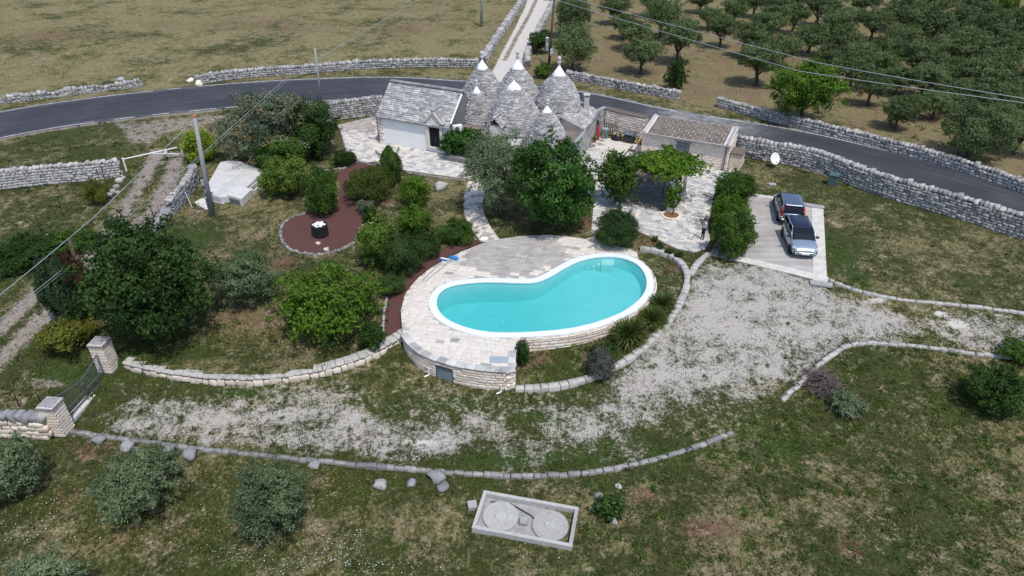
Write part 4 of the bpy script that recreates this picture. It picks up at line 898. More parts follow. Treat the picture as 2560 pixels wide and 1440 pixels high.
# ------------------------------------------------------------------ buildings
def slab_rows(origin, ux, vy, nz, length, slope, row=.24, ln=.48, th=.07, x0=None, x1=None):
    """overlapping roof stones on a plane: origin eave corner, ux along, vy up the slope; x0/x1 clip as functions of the distance up"""
    items = []; v = 0.0; k = 0
    while v < slope - .02:
        a = x0(v) if x0 else 0; b = x1(v) if x1 else length; s = a - R.uniform(0, ln * .5)
        while s < b:
            w_ = ln * R.uniform(.5, 1.6); c0 = max(s, a); c1 = min(s + w_, b); s += w_
            if c1 - c0 < .06: continue
            p = origin + ux * ((c0 + c1) / 2) + vy * (v + row * .62) + nz * (th * .55 + R.uniform(-.012, .018))
            q = Matrix((ux, vy, nz)).transposed()
            tilt = Matrix.Rotation(-math.atan2(th, row) * .8, 3, 'X')
            items.append(('slab', R.randrange(8), Matrix.LocRotScale(p, (q @ tilt).to_quaternion(), Vector(((c1 - c0) * .99, row * 1.35, th * R.uniform(.9, 1.25))))))
        v += row * R.uniform(.92, 1.08); k += 1
    return items
P1 = Vector((*at(951, 356), 0)); P2 = Vector((*at(1097, 383), 0)); uh = (P2 - P1).normalized(); ANG = math.atan2(uh.y, uh.x)
cot = empty('white_house', P1, ANG, 'whitewashed house with a grey limestone slab gable roof', 'house')
HL, HD, HE, HR = 7.75, 5.3, 2.78, 5.15
b = MB(); b.add([(0, 0, -.2), (0, HD, -.2), (0, HD, HE), (0, HD / 2, HR - .1), (0, 0, HE), (HL, 0, -.2), (HL, HD, -.2), (HL, HD, HE), (HL, HD / 2, HR - .1), (HL, 0, HE)],
                [(4, 3, 2, 1, 0), (0, 5, 9, 4), (1, 2, 7, 6), (4, 9, 8, 3), (3, 8, 7, 2)]); b.add([(HL, 0, -.2), (HL, HD, -.2), (HL, HD, HE), (HL, HD / 2, HR - .1), (HL, 0, HE)], [(0, 1, 2, 3, 4)], 1)
b.build('wall', [MAT['whitewash'], MAT['kerbstone']], cot)
sl = Vector((0, HD / 2, HR - HE)); sw = sl.length; vy = sl.normalized(); nz = Vector((1, 0, 0)).cross(vy)
roof = MB(); roof.add([(-.05, -.16, HE - .17), (HL + .02, -.16, HE - .17), (HL + .02, HD / 2, HR), (-.05, HD / 2, HR), (HL + .02, HD + .16, HE - .17), (-.05, HD + .16, HE - .17)], [(0, 1, 2, 3), (3, 2, 4, 5)])
ro = roof.build('roof', MAT['chianca'], cot)
DX0, DX1, DZ = 5.35, 7.05, 3.72
its = slab_rows(Vector((-.06, -.2, HE - .2)), Vector((1, 0, 0)), vy, nz, HL + .1, sw + .22, .21, .5)
its += slab_rows(Vector((HL + .04, HD + .2, HE - .2)), Vector((-1, 0, 0)), Vector((0, -HD / 2, HR - HE)).normalized(), Vector((0, HR - HE, HD / 2)).normalized(), HL + .1, sw + .22, .21, .5)
rs = link('roof_stones', joined(its, 'chianca'), ro, kind='stuff')
its = []; s = 0
while s < HL:
    w_ = R.uniform(.25, .45); its.append(('block', R.randrange(8), TR((s + w_ / 2, HD / 2, HR + .08), (w_, .42, .2), 0, (0, R.uniform(-.06, .06))))); s += w_
put(its, 'greystone', ro, 'ridge_stone')
g = MB(); g.box((HL / 2 - .4, -.2, HE - .22), (HL + .7, .14, .1)); g.build('eave_gutter', MAT['greystone'], cot)
its = []
for k in range(9):
    l_ = .55 if k % 2 else .34; its.append(('block', k % 8, TR((l_ / 2 - .03, .1, .12 + k * .30), (l_, .28, .29), 0)))
put(its, 'warmstone', cot, 'quoin')
b = MB(); b.tube([(-.06, -.1, 2.6), (-.06, -.1, .05)], .05, 8); b.build('downpipe', MAT['brown'], cot)
b = MB(); b.box((HL + .08, HD / 4 - .1, (HE + HR) / 2 + .02), (.12, HD / 2 + .4, .10), 0, M=Matrix.Rotation(math.atan2(HR - HE, HD / 2), 4, 'X')); b.build('verge_parapet', MAT['whitewash'], cot)
# pedimented window with its own little roof
w_ = MB()
for x_, sx_, z_, sz_ in ((DX0 + .14, .28, 1.7, 2.3), (DX1 - .14, .28, 1.7, 2.3), ((DX0 + DX1) / 2, DX1 - DX0, 2.76, .22), ((DX0 + DX1) / 2, DX1 - DX0 + .16, .5, .14)): w_.box((x_, -.06, z_), (sx_, .24, sz_))
MAT['cream'] = m_plain('cream_stone', (.66, .62, .56), .85, .2, var=.08, nscale=3)
wf = w_.build('window', MAT['cream'], cot, bevel=.01)
b = MB(); b.box(((DX0 + DX1) / 2, -.005, 1.6), (DX1 - DX0 - .5, .05, 2.1)); b.build('pane', MAT['darkglass'], wf)
for k in range(5):
    b = MB(); b.tube([(DX0 + .42 + k * .215, -.08, .58), (DX0 + .42 + k * .215, -.08, 2.6)], .018, 6); b.build('bar', MAT['black'], wf)
mx = (DX0 + DX1) / 2; hw = (DX1 - DX0) / 2 + .1; rise = 1.0; zb = 2.88
b = MB(); b.add([(mx - hw, -.16, zb), (mx + hw, -.16, zb), (mx, -.16, zb + rise), (mx - hw, .9, zb), (mx + hw, .9, zb), (mx, .9, zb + rise)], [(0, 1, 2), (5, 4, 3), (0, 3, 4, 1), (1, 4, 5, 2), (2, 5, 3, 0)])
pd = b.build('pediment', MAT['cream'], cot)
for sg in (-1, 1):
    d = Vector((sg * hw, 0, rise if False else -rise)).normalized(); L_ = math.hypot(hw, rise)
    b = MB(); c = Vector((mx + sg * hw / 2, -.2, zb + rise / 2 + .07)); b.box(c, (L_ + .1, .2, .14), 0, M=Matrix.Rotation(sg * math.atan2(rise, hw), 4, 'Y')); b.build('cornice', MAT['cream'], pd)
dr = MB(); YB = 2.35
for sg in (-1, 1):
    dr.add([(mx, -.2, zb + rise + .1), (mx + sg * (hw + .1), -.2, zb + .02), (mx + sg * (hw + .1), .9, zb + .02), (mx, YB, zb + rise + .1)], [(0, 1, 2, 3) if sg < 0 else (3, 2, 1, 0)])
do = dr.build('dormer_roof', MAT['chianca'], cot); its = []
for sg in (-1, 1):
    vyd = Vector((-sg * (hw + .1), 0, rise + .08)); Ld = vyd.length; vyd.normalize(); uxd = Vector((0, sg * 1.0, 0)); nzd = Vector((sg * (rise + .08), 0, hw + .1)).normalized()
    lenf = lambda v: .9 + (YB - .9) * v / Ld + .2
    if sg > 0: its += slab_rows(Vector((mx + (hw + .1), -.22, zb)), Vector((0, 1, 0)), vyd, nzd, 2, Ld, .2, .45, x1=lenf)
    else: its += slab_rows(Vector((mx - (hw + .1), -.22, zb)), Vector((0, -1, 0)), vyd, nzd, 2, Ld, .2, .45, x0=lambda v: -lenf(v), x1=lambda v: 0.0)
link('roof_stones', joined(its, 'chianca'), do, kind='stuff')
its = [('block', k % 8, TR((mx, -.1 + k * .4, zb + rise + .16), (.3, .42, .2), 0)) for k in range(6)]; put(its, 'greystone', do, 'ridge_stone')
# chimney-like stone on the roof
# ---- trulli
tru = empty('trulli_house', (*at(1300, 330, 2.0), 0), 0, 'cluster of six limestone trulli cones with white tips', 'house'); tox, toy = tru.location.x, tru.location.y
RW0 = Vector(at(1432, 420)); RW1 = Vector(at(1494, 338)); vdir = Vector((-uh.x, -uh.y)); 
FL = Vector((P1.x, P1.y)) + Vector((uh.x, uh.y)) * 8.2
FT = [tuple(RW0), tuple(RW1), (RW1.x - 8.0, RW1.y + 3.2), (FL.x + 2.2, FL.y + 6.0), (FL.x, FL.y + .4), (FL.x + 2.5, FL.y - .6), (RW0.x - 4.5, RW0.y + 1.9)]
b = MB(); b.prism([(p[0] - tox, p[1] - toy) for p in FT], -.2, 2.05); b.build('wall', MAT['whitewash'], tru)
fe = [(p[0] - tox, p[1] - toy) for p in FT]; fc_ = np.mean(fe, axis=0); fr_ = [tuple(np.array(p) + (np.array(p) - fc_) * .012) for p in fe]
b = MB(); b.prism(fr_, 2.05, 2.14); b.build('flat_roof', MAT['roofdark'], tru)
masonry(tru, [tuple(RW1), tuple(RW0)], -1 if False else 1, -.1, lambda x, y: 2.1 + .5 * (y - RW0.y) / (RW1.y - RW0.y), .24, .42, 'drystone', True, origin=(tox, toy))
masonry(tru, [tuple(RW0), FT[6]], 1, -.1, 2.05, .24, .42, 'whitestone', False, origin=(tox, toy))
PROF_C = ([0, .16, .33, .59, .8, 1.0], [.02, .25, .62, .90, .98, 1.0]); PROF_E = ([0, .16, .33, .6, .8, 1.0], [.02, .22, .50, .80, .93, 1.0])
CONES = [('A', (1205, 150), 6.7, 2.0, 2.35, PROF_E, 1.0), ('B', (1294, 149), 6.9, 2.0, 2.5, PROF_E, 1.0), ('C', (1398, 164), 7.0, 1.95, 2.25, PROF_C, 1.0), ('D', (1191, 216), 5.3, 2.0, 1.55, PROF_E, .75), ('E', (1285, 200), 6.4, 1.9, 2.75, PROF_E, .0), ('F', (1368, 265), 5.0, 1.75, 1.8, PROF_E, .7)]
for nm, apx, za, zb, Rb, prof, fin in CONES:
    cxy = at(*apx, za); cx, cy = cxy[0] - tox, cxy[1] - toy; H_ = za - zb; rf = lambda z: Rb * np.interp((za - z) / H_, *prof)
    b = MB(); zz = np.linspace(zb - .3, za - .6, 14); b.lathe([(max(.03, float(rf(z)) - .14), float(z)) for z in zz], 28, (cx, cy, 0)); co = b.build('cone_roof', MAT['chianca'], tru, smooth=True)
    items = []; z = zb - .25; ztop = za - H_ * .165
    while z < ztop:
        ch = .115 * R.uniform(.8, 1.2); r_ = float(rf(z + ch / 2)); a = R.uniform(0, 6.28); a_end = a + 2 * math.pi; wob = R.uniform(0, 6.28)
        while a < a_end - .02:
            w_ = min(R.uniform(.2, .6), r_ * .9); da_ = min(w_ / r_, a_end - a); am = a + da_ / 2; a += da_
            rr = r_ + .03 * math.sin(3 * am + wob) + R.uniform(-.02, .035)
            items.append(('slab', R.randrange(8), TR((cx + (rr - .13) * math.cos(am), cy + (rr - .13) * math.sin(am), z + ch / 2 + R.uniform(-.012, .012)), (.30, rr * da_ * 1.0, ch * R.uniform(.85, 1.05)), am, (0, R.uniform(.02, .16)))))
        z += ch
    link('roof_stones', joined(items, 'chianca'), co, kind='stuff')
    rt = float(rf(ztop)) + .05; b = MB(); k = .035 if fin == 0 else .10
    b.lathe([(rt, ztop - .06), (rt * 1.02, ztop), (rt * .62, ztop + (za - ztop) * .42), (k + .03, za - .1), (k, za)], 20, (cx, cy, 0)); b.build('white_tip', MAT['capwhite'], co, smooth=True)
    if fin:
        f = fin; b = MB(); b.lathe([(.09, za - .02), (.085, za + .06 * f), (.19 * f, za + .30 * f), (.21 * f, za + .36 * f), (.10 * f, za + .42 * f), (.09 * f, za + .46 * f), (.16 * f, za + .54 * f), (.185 * f, za + .66 * f), (.15 * f, za + .78 * f), (.06, za + .84 * f)], 12, (cx, cy, 0)); b.build('finial', MAT['cement'], co, smooth=True)
# dormer on the front cone
cE = at(1285, 200, 6.4); b = MB(); ex, ey = cE[0] - tox - 1.35, cE[1] - toy - 2.55
b.box((ex, ey + .6, 2.35), (1.1, 1.6, 1.5), ANG); b.build('porch', MAT['cream'], tru)
its = []
for sg in (-1, 1):
    ux_ = Vector((-math.sin(ANG), math.cos(ANG), 0)) * (1 if sg > 0 else -1); side_ = Vector((math.cos(ANG), math.sin(ANG), 0)) * sg
    vyd = (-side_ * .72 + Vector((0, 0, .75))).normalized(); nzd = ux_.cross(vyd); 
    o_ = Vector((ex, ey + .6, 3.05)) + side_ * .72 - Vector((-math.sin(ANG), math.cos(ANG), 0)) * .95
    if sg > 0: its += slab_rows(o_, ux_, vyd, nzd, 2.4, 1.04, .2, .4)
    else: its += slab_rows(o_ - ux_ * 2.4, ux_, vyd, nzd, 2.4, 1.04, .2, .4)
link('porch_roof', joined(its, 'chianca'), tru, kind='stuff')
# side wing between the big cone and the courtyard
A0 = Vector((RW0.x, RW0.y)) ; A1 = Vector((RW1.x, RW1.y)); dd = (A1 - A0); LA = dd.length; dd.normalize(); wn_ = Vector((-dd.y, dd.x))
o_ = Vector((A0.x + dd.x * 3.2 - tox, A0.y + dd.y * 3.2 - toy, 2.4)); ux_ = Vector((dd.x, dd.y, 0)); vyw = (Vector((wn_.x, wn_.y, 0)) + Vector((0, 0, .38))).normalized(); nzw = ux_.cross(vyw)
b = MB(); q0 = o_; q1 = o_ + ux_ * (LA - 3.2); q2 = q1 + vyw * 2.3; q3 = q0 + vyw * 2.3
b.add([q0, q1, q2, q3, q0 - Vector((0, 0, .5)), q1 - Vector((0, 0, .5)), q2 - Vector((0, 0, 2)), q3 - Vector((0, 0, 2))], [(0, 1, 2, 3), (4, 5, 1, 0), (5, 6, 2, 1), (7, 4, 0, 3)])
wo = b.build('wing_roof', MAT['chianca'], tru); link('roof_stones', joined(slab_rows(o_, ux_, vyw, nzw, LA - 3.2, 2.3, .21, .45), 'chianca'), wo, kind='stuff')
b = MB(); m_ = A0 + dd * 1.2 + wn_ * .75; b.box((m_.x - tox, m_.y - toy, 2.28), (2.9, 1.7, .18), math.atan2(dd.y, dd.x)); b.build('porch_slab', MAT['roofdark'], tru)
b = MB(); m_ = A0 + dd * 1.2 - wn_ * .12; b.box((m_.x - tox, m_.y - toy, 2.33), (2.9, .26, .26), math.atan2(dd.y, dd.x)); b.build('parapet', MAT['concrete'], tru, bevel=.02)
b = MB(); b.box((A0.x - tox - .05, A0.y - toy - .12, 2.22), (.26, .26, .3)); b.build('gutter_box', MAT['black'], tru)
b = MB(); b.tube([(A0.x - tox - .05, A0.y - toy - .15, 2.1), (A0.x - tox - .05, A0.y - toy - .15, .05)], .06, 8); b.build('downpipe', MAT['brown'], tru)
ch_ = at(1466, 252, 3.6); b = MB(); b.box((0, 0, .55), (.5, .5, 1.5)); b.box((0, 0, 1.5), (.62, .62, .12)); 
for sx_ in (-.2, .2): b.box((sx_, 0, 1.34), (.12, .5, .22))
o = b.build('chimney', MAT['whitestone'], tru, bevel=.02); o.location = (ch_[0] - tox, ch_[1] - toy, 2.7)
# ---- air conditioner
ac = P1 + uh * (HL + .62) + Vector((-uh.y, uh.x, 0)) * .35; e = empty('air_conditioner', (ac[0], ac[1], 2.14), ANG + math.radians(50), 'white air conditioner unit between the slab roof and the small front cone', 'air conditioner')
b = MB(); b.box((0, 0, .42), (.85, .36, .64)); b.build('casing', MAT['white'], e, bevel=.02)
b = MB(); b.lathe([(.23, 0), (.23, .02), (.05, .03)], 16); o = b.build('fan_grille', MAT['metalgrey'], e); o.location = (-.12, -.185, .42); o.rotation_euler = (math.radians(90), 0, 0)
for sx_ in (-.3, .3):
    b = MB(); b.box((sx_, 0, .05), (.06, .4, .1)); b.build('foot', MAT['metalgrey'], e)
# ---- courtyard wall and shed
cw = empty('courtyard_wall', (*at(1550, 340), 0), 0, 'cream stone courtyard wall behind the black barbecue', 'wall'); co_ = (cw.location.x, cw.location.y)
CWL = [tuple(RW1), at(1500, 328), at(1612, 352)]; CWL = [(RW1.x, RW1.y), (8.9, 65.3), (12.45, 62.3)]
masonry(cw, [(9.2, 65.55), (12.6, 62.75)], -1, -.1, 2.25, .24, .44, 'creamstone', True, origin=co_)
masonry(cw, [(RW1.x + .1, RW1.y + .1), (9.1, 65.65)], -1, -.1, 2.4, .24, .44, 'drystone', False, origin=co_)
b = MB(); ribbon([(p[0] - co_[0], p[1] - co_[1]) for p in [(9.35, 65.85), (10.95, 64.45), (12.85, 62.95)]], .22, [-.2] * 3, [2.2] * 3, b); ribbon([(p[0] - co_[0], p[1] - co_[1]) for p in [(RW1.x - .1, RW1.y + .2), (9.0, 65.8)]], .15, [-.2] * 2, [2.35] * 2, b); b.build('wall_core', MAT['mortar'], cw)
b = MB(); ribbon([(p[0] - co_[0], p[1] - co_[1]) for p in [(9.15, 66.1), (10.95, 64.55), (12.85, 63.1)]], .45, [2.24] * 3, [2.32] * 3, b); b.build('coping', MAT['roofslab'], cw)
b = MB(); ribbon([(p[0] - co_[0], p[1] - co_[1]) for p in [(RW1.x - .1, RW1.y + .1), (9.1, 65.75)]], .2, [2.4] * 2, [2.5] * 2, b); b.build('coping', MAT['concrete'], cw)
S_FL = Vector((11.75, 59.25)); S_FR = Vector((18.75, 55.85)); sd_ = (S_FR - S_FL); SL = sd_.length; sd_.normalize(); sa_ = math.atan2(sd_.y, sd_.x); SDp = 3.3
sh = empty('storage_shed', (S_FL.x, S_FL.y, 0), sa_, 'long cream stone shed with a sloping brown slab roof by the road', 'shed')
b = MB(); b.add([(0, .12, -.2), (SL, .12, -.2), (SL, SDp, -.2), (0, SDp, -.2), (0, .12, 2.25), (SL, .12, 2.25), (SL, SDp, 2.65), (0, SDp, 2.65)], [(0, 1, 5, 4), (1, 2, 6, 5), (2, 3, 7, 6), (3, 0, 4, 7), (4, 5, 6, 7)]); b.build('wall_core', MAT['mortar'], sh)
masonry(sh, [(0, .1), (SL, .1)], -1, -.1, 2.25, .22, .46, 'creamstone', True, [(3.2, 4.35, -.2, 2.0)], step=.5)
masonry(sh, [(SL, .1), (SL, SDp)], -1, -.1, 2.35, .22, .46, 'warmstone', False, step=.5)
b = MB(); b.box((3.78, .0, 1.0), (1.1, .06, 2.0)); do = b.build('door', MAT['shutter'], sh)
for k in range(6):
    b = MB(); b.box((3.78, -.04, .35 + k * .3), (.9, .02, .04)); b.build('slat', MAT['metalgrey'], do)
b = MB(); b.box((3.78, -.04, 2.1), (1.5, .2, .2)); b.build('lintel', MAT['concrete'], sh)
b = MB(); b.box((SL / 2, -.1, 2.28), (SL + .3, .34, .12)); b.build('eave_slab', MAT['concrete'], sh, bevel=.01)
sv = Vector((0, SDp - .0, .42)); svl = sv.length; svn = sv.normalized()
b = MB(); b.add([(0, -.2, 2.34), (SL, -.2, 2.34), (SL, SDp + .2, 2.80), (0, SDp + .2, 2.80), (0, -.2, 2.2), (SL, -.2, 2.2), (SL, SDp + .2, 2.66), (0, SDp + .2, 2.66)], [(0, 1, 2, 3), (4, 5, 1, 0), (5, 6, 2, 1), (6, 7, 3, 2), (7, 4, 0, 3)]); rb = b.build('roof', MAT['jointwhite'], sh)
nzs = Vector((1, 0, 0)).cross(svn); its = []
for r_ in range(8):
    s = .5 + (.0 if r_ % 2 else -.3)
    while s < SL - .5:
        w_ = .62; c0 = max(s, .5); c1 = min(s + w_, SL - .5); s += w_
        if c1 - c0 < .1: continue
        p = Vector((0, -.2, 2.34)) + Vector((1, 0, 0)) * ((c0 + c1) / 2) + svn * (.24 + r_ * .455) + nzs * .002
        its.append(('slab', R.randrange(8), Matrix.LocRotScale(p, Matrix((Vector((1, 0, 0)), svn, nzs)).transposed().to_quaternion(), Vector(((c1 - c0) - .035, .42, .04)))))
put(its, 'roofslab', rb, 'roof_slab')
for x_ in (.2, SL - .2):
    b = MB(); b.box((x_, SDp / 2, 2.66), (.24, SDp + .42, .05), 0, M=Matrix.Rotation(math.atan2(.46, SDp + .4), 4, 'X')); b.build('roof_verge', MAT['whitestone'], sh, bevel=.01)
b = MB(); b.tube([(SL - .25, -.06, 2.2), (SL - .25, -.06, .05)], .05, 8); b.build('downpipe', MAT['brown'], sh)
b = MB(); b.box((SL + .6, 1.2, .7), (1.0, 1.5, 1.5)); lo = b.build('side_lean_to', MAT['warmstone'], sh); b = MB(); b.box((SL + .6, 1.2, 1.5), (1.15, 1.7, .1)); b.build('lean_to_roof', MAT['roofslab'], sh)
b = MB(); b.box((0, 0, .1), (1.1, 2.4, .16)); o = b.build('stone_step', MAT['whitestone'], bevel=.02); p = at(1840, 412); o.location = (p[0], p[1], .03); o.rotation_euler = (0, 0, sa_); props(o, 'pale stone slab on the ground at the right end of the shed', 'slab')
# ---- cistern with flat cement roof
ci = empty('cistern', (*at(560, 505, .0), -.1), 0, 'low weathered cement cistern with a white flat roof beside the concrete pole', 'cistern'); cx, cy = ci.location.x, ci.location.y; cz = .1
rp = [at(*p, .55) for p in [(549, 403), (572, 398), (600, 400), (632, 411), (660, 424), (618, 462), (586, 486), (548, 490), (506, 478)]]
b = MB(); b.prism([(p[0] - cx, p[1] - cy) for p in rp], -.6, .55); b.build('roof', MAT['cement'], ci, bevel=.03)
ap = [at(*p, -.05) for p in [(484, 505), (505, 494), (560, 506), (566, 520), (540, 526), (512, 522)]]
b = MB(); b.prism([(p[0] - cx, p[1] - cy) for p in ap], -.6, .02); b.build('apron', MAT['cement'], ci)
hp = [at(*p, .5) for p in [(566, 488), (594, 464), (630, 474), (604, 499)]]
b = MB(); b.prism([(p[0] - cx, p[1] - cy) for p in hp], -.8, .66); hb = b.build('hatch_house', MAT['cement'], ci, bevel=.02)
a_ = Vector(hp[0]); c_ = Vector(hp[3]); m_ = (a_ + c_) / 2; an = math.atan2(c_.y - a_.y, c_.x - a_.x)
b = MB(); b.box((m_.x - cx, m_.y - cy, .16), ((c_ - a_).length * .66, .10, .62), an); hd = b.build('hatch_door', MAT['shutter'], hb)
tp = [at(*p, .3) for p in [(625, 467), (645, 452), (652, 458), (633, 478)]]
for i in range(4):
    p, q = Vector(tp[i]), Vector(tp[(i + 1) % 4]); m_ = (p + q) / 2; b = MB(); b.box((m_.x - cx, m_.y - cy, .15), ((q - p).length + .1, .12, .45), math.atan2((q - p).y, (q - p).x)); b.build('trough_side', MAT['cement'], ci)
# ------------------------------------------------------------------ vegetation
def unit(v): return v / np.maximum(np.linalg.norm(v, axis=-1, keepdims=True), 1e-9)
def leaf_quads(C, N, length, width, g, droop=0.0, upright=0.0):
    n = len(C); a = unit(g.normal(size=(n, 3)) + np.array([0, 0, -droop + upright])); nn = unit(N + .34 * g.normal(size=(n, 3)))
    bvec = unit(np.cross(a, nn)); L = (length * g.uniform(.7, 1.3, n))[:, None]; W = (width * g.uniform(.7, 1.3, n))[:, None]
    V = np.stack([C - a * L * .5, C + bvec * W * .5 - a * L * .05, C + a * L * .5, C - bvec * W * .5 - a * L * .05], 1)
    return V.reshape(-1, 3), np.arange(4 * n).reshape(n, 4)
def crown(seed, rx, ry, rz, leaf=(.16, .06), dens=2.2, lobes=12, rough=.5, fill=.12, droop=0., upright=0., clump=.17, shape='round', contrast=1.0, maxn=30000):
    g = np.random.default_rng(seed); area = 4 * math.pi * ((rx * ry) ** 1.6 + (rx * rz) ** 1.6 + (ry * rz) ** 1.6) ** (1 / 1.6) / 3 ** (1 / 1.6)
    n = int(min(maxn, max(250, dens * area / (leaf[0] * leaf[1] * .5)))); S = np.array([rx, ry, rz])
    lobes = int(lobes * (1 + .15 * rough)); d = unit(g.normal(size=(lobes * 4, 3)))
    if shape == 'dome': d[:, 2] = np.abs(d[:, 2]) - .15
    pick = [0]
    for _ in range(lobes - 1):
        dist = np.min(np.linalg.norm(d[:, None] - d[pick][None], axis=2), axis=1); pick.append(int(np.argmax(dist * g.uniform(.7, 1, len(d)))))
    d = unit(d[pick]); lr = g.uniform(.32 - .10 * rough, .46, lobes) * (12 / max(lobes, 8)) ** .3; out = 1 - lr * g.uniform(.85, 1.0, lobes) - .30 * rough * g.random(lobes) ** 1.5 + .08 * rough * (g.random(lobes) < .2)
    lc = d * out[:, None]; lc = np.vstack([lc, [[0, 0, -.05]]]); lr = np.append(lr, .52 - .16 * rough)
    wts = lr ** 2; wts[-1] *= .5; wts /= wts.sum(); li = g.choice(len(lr), n, p=wts)
    K = max(9, int(20 / (clump / .17))); cd = unit(g.normal(size=(len(lr), K, 3)) + np.array([0, 0, .35])); ck = g.integers(0, K, n)
    ctint = g.uniform(.1, .9, (len(lr), K)) * .5 + g.uniform(.1, .9, (len(lr), 1)) * .5
    dirs = unit(cd[li, ck] + g.normal(size=(n, 3)) * clump * 1.9)
    r = lr[li] * np.where(g.random(n) < fill, g.uniform(.3, .9, n), 1 + g.normal(0, .06, n)) * (1 + (g.random((len(lr), K))[li, ck] - .5) * (.25 + .45 * rough)) * np.where(g.random(n) < .05, 1.2, 1.0)
    P = lc[li] + dirs * r[:, None]
    if shape == 'dome': P[:, 2] = np.maximum(P[:, 2], -.95 + .1 * g.random(n))
    if shape == 'column':
        hh = np.clip((P[:, 2] + 1) / 2, 0, 1); P[:, :2] *= (1.05 - .55 * hh ** 2)[:, None]
    P *= 1.0
    m = max(6, int(n * .06 * (.4 + rough))); ns = max(5, int(14 * (.4 + rough))); sdv = unit(g.normal(size=(ns, 3)) + np.array([0, 0, .5])); si = g.integers(0, ns, m); idx = g.choice(n, m, replace=False)
    P[idx] = sdv[si] * (.82 + .34 * g.random(m))[:, None] + g.normal(0, .045, (m, 3)); dirs[idx] = sdv[si]
    C = P * S; N = unit(dirs / S + .15 * P / S)
    V, Q = leaf_quads(C, N, leaf[0], leaf[1], g, droop, upright)
    tint = np.clip(.5 + (ctint[li, ck] - .5) * contrast + g.normal(0, .08, n), 0, 1); return V, Q, np.repeat(tint, 4)
def trunk_mesh(seed, h, r0, spread, top, n=4, mat='bark'):
    """tapered trunk with limbs reaching into the crown"""
    g = random.Random(seed); b = MB(); lean = (g.uniform(-.15, .15), g.uniform(-.15, .15))
    pts = [(lean[0] * h * k * k + g.uniform(-.05, .05) * h * (k > 0), lean[1] * h * k * k + g.uniform(-.05, .05) * h * (k > 0), h * k) for k in (0, .3, .65, 1)]
    b.tube([(pts[0][0], pts[0][1], -.25)] + pts, [r0 * 1.45, r0 * 1.2, r0, r0 * .85, r0 * .7], 8)
    for k in range(n):
        a = 2 * math.pi * (k + g.uniform(-.3, .3)) / n; q = pts[3 if k % 2 else 2]; e = (spread * math.cos(a) * g.uniform(.6, 1), spread * math.sin(a) * g.uniform(.6, 1), top * g.uniform(.75, 1))
        m = ((q[0] + e[0]) / 2 + g.uniform(-.2, .2), (q[1] + e[1]) / 2 + g.uniform(-.2, .2), (q[2] * .45 + e[2] * .55)); b.tube([q, m, e], [r0 * .55, r0 * .38, r0 * .12], 6)
        b.tube([m, (m[0] * 1.3 + g.uniform(-.4, .4), m[1] * 1.3 + g.uniform(-.4, .4), e[2] * .95)], [r0 * .28, r0 * .08], 5)
    return b.mesh('trunk', MAT[mat])
def fit(bbox, clear=0.0, hz=None, lift=.95, asp=None):
    """picture box of a crown -> ground place and radii"""
    x0, y0, x1, y1 = bbox; cx, cy = (x0 + x1) / 2, (y0 + y1) / 2; z = 1.0; gz = 0.0
    for _ in range(12):
        X, Y = at(cx, cy, z); gz = Tz(X, Y); dep = Y * math.cos(PITCH) + (HC - z) * math.sin(PITCH); rx = (x1 - x0) / 2 * dep / FPX
        el = math.atan2(HC - z, Y); hv = (y1 - y0) / 2 * dep / FPX; q = hv ** 2 - (rx * math.sin(el)) ** 2
        rz = math.sqrt(max(q, (.42 * rx) ** 2)) / math.cos(el); rz = min(rz, 2.4 * rx)
        if hz: rz = hz
        z = gz + clear + rz * lift
    return X, Y, gz, rx, rz, z - gz
VEG = {}
SEED = [100]
def veg(name, label, cat, bbox, mat, leaf=(.16, .07), dens=2.2, lobes=12, clear=0.0, trunk=.06, hz=None, ry=1.0, group=None, part='foliage', lift=.95, dy=0.0, **kw):
    X, Y, gz, rx, rz, zc = fit(bbox, clear, hz, lift); SEED[0] += 1
    e = empty(name, (X, Y + dy, gz), 0, label, cat, group)
    V, Q, t_ = crown(SEED[0], rx, rx * ry, rz, leaf, dens, lobes, **kw); V = V + np.array([0, 0, zc])
    V[:, 2] = np.where(V[:, 2] < .02, .02 + .3 * rng.random(len(V)) * .3, V[:, 2])
    link('crown' if part == 'crown' else part, mesh_np('crown', V, Q, MAT[mat], t_), e)
    if trunk: link('trunk', trunk_mesh(SEED[0], max(clear + rz * .5, .3), trunk, rx * .55, zc + rz * .3), e)
    return e
# --- garden trees and shrubs
veg('fig_tree', 'big dark green broadleaf tree by the wooden pole, inside the gate', 'tree', (198, 548, 515, 862), 'darkfig', (.25, .12), 2.0, 22, clear=.5, trunk=.16, part='crown', droop=.5, rough=.8, clump=.13)
veg('olive_tree', 'grey green olive tree between the dark fig and the bright green tree', 'tree', (524, 622, 706, 762), 'olive', (.17, .06), 1.9, 13, clear=.25, trunk=.12, part='crown', rough=.7)
veg('persimmon_tree', 'bright green spreading tree behind the low garden wall', 'tree', (676, 652, 956, 850), 'bright', (.24, .12), 1.35, 20, clear=.5, trunk=.12, part='crown', rough=1.0, clump=.12, fill=.2)
veg('shrub', 'small dark shrub against the end of the low garden wall', 'shrub', (888, 806, 962, 878), 'dark', (.12, .06), 2.4, 9)
veg('shrub', 'low grey green shrub at the lower end of the red mulch strip', 'shrub', (942, 680, 1016, 742), 'rosemary', (.14, .04), 2.4, 8, upright=.6)
veg('shrub', 'lowest dark green rounded shrub along the red mulch strip', 'shrub', (945, 585, 1062, 694), 'rosemary', (.15, .045), 2.6, 12, upright=.8)
veg('shrub', 'middle dark green rounded shrub along the red mulch strip', 'shrub', (1022, 570, 1102, 650), 'rosemary', (.15, .045), 2.6, 10, upright=.8)
veg('shrub', 'green rounded shrub at the upper end of the mulch strip by the path', 'shrub', (1090, 546, 1193, 612), 'shrub', (.13, .045), 2.6, 12, upright=.7)
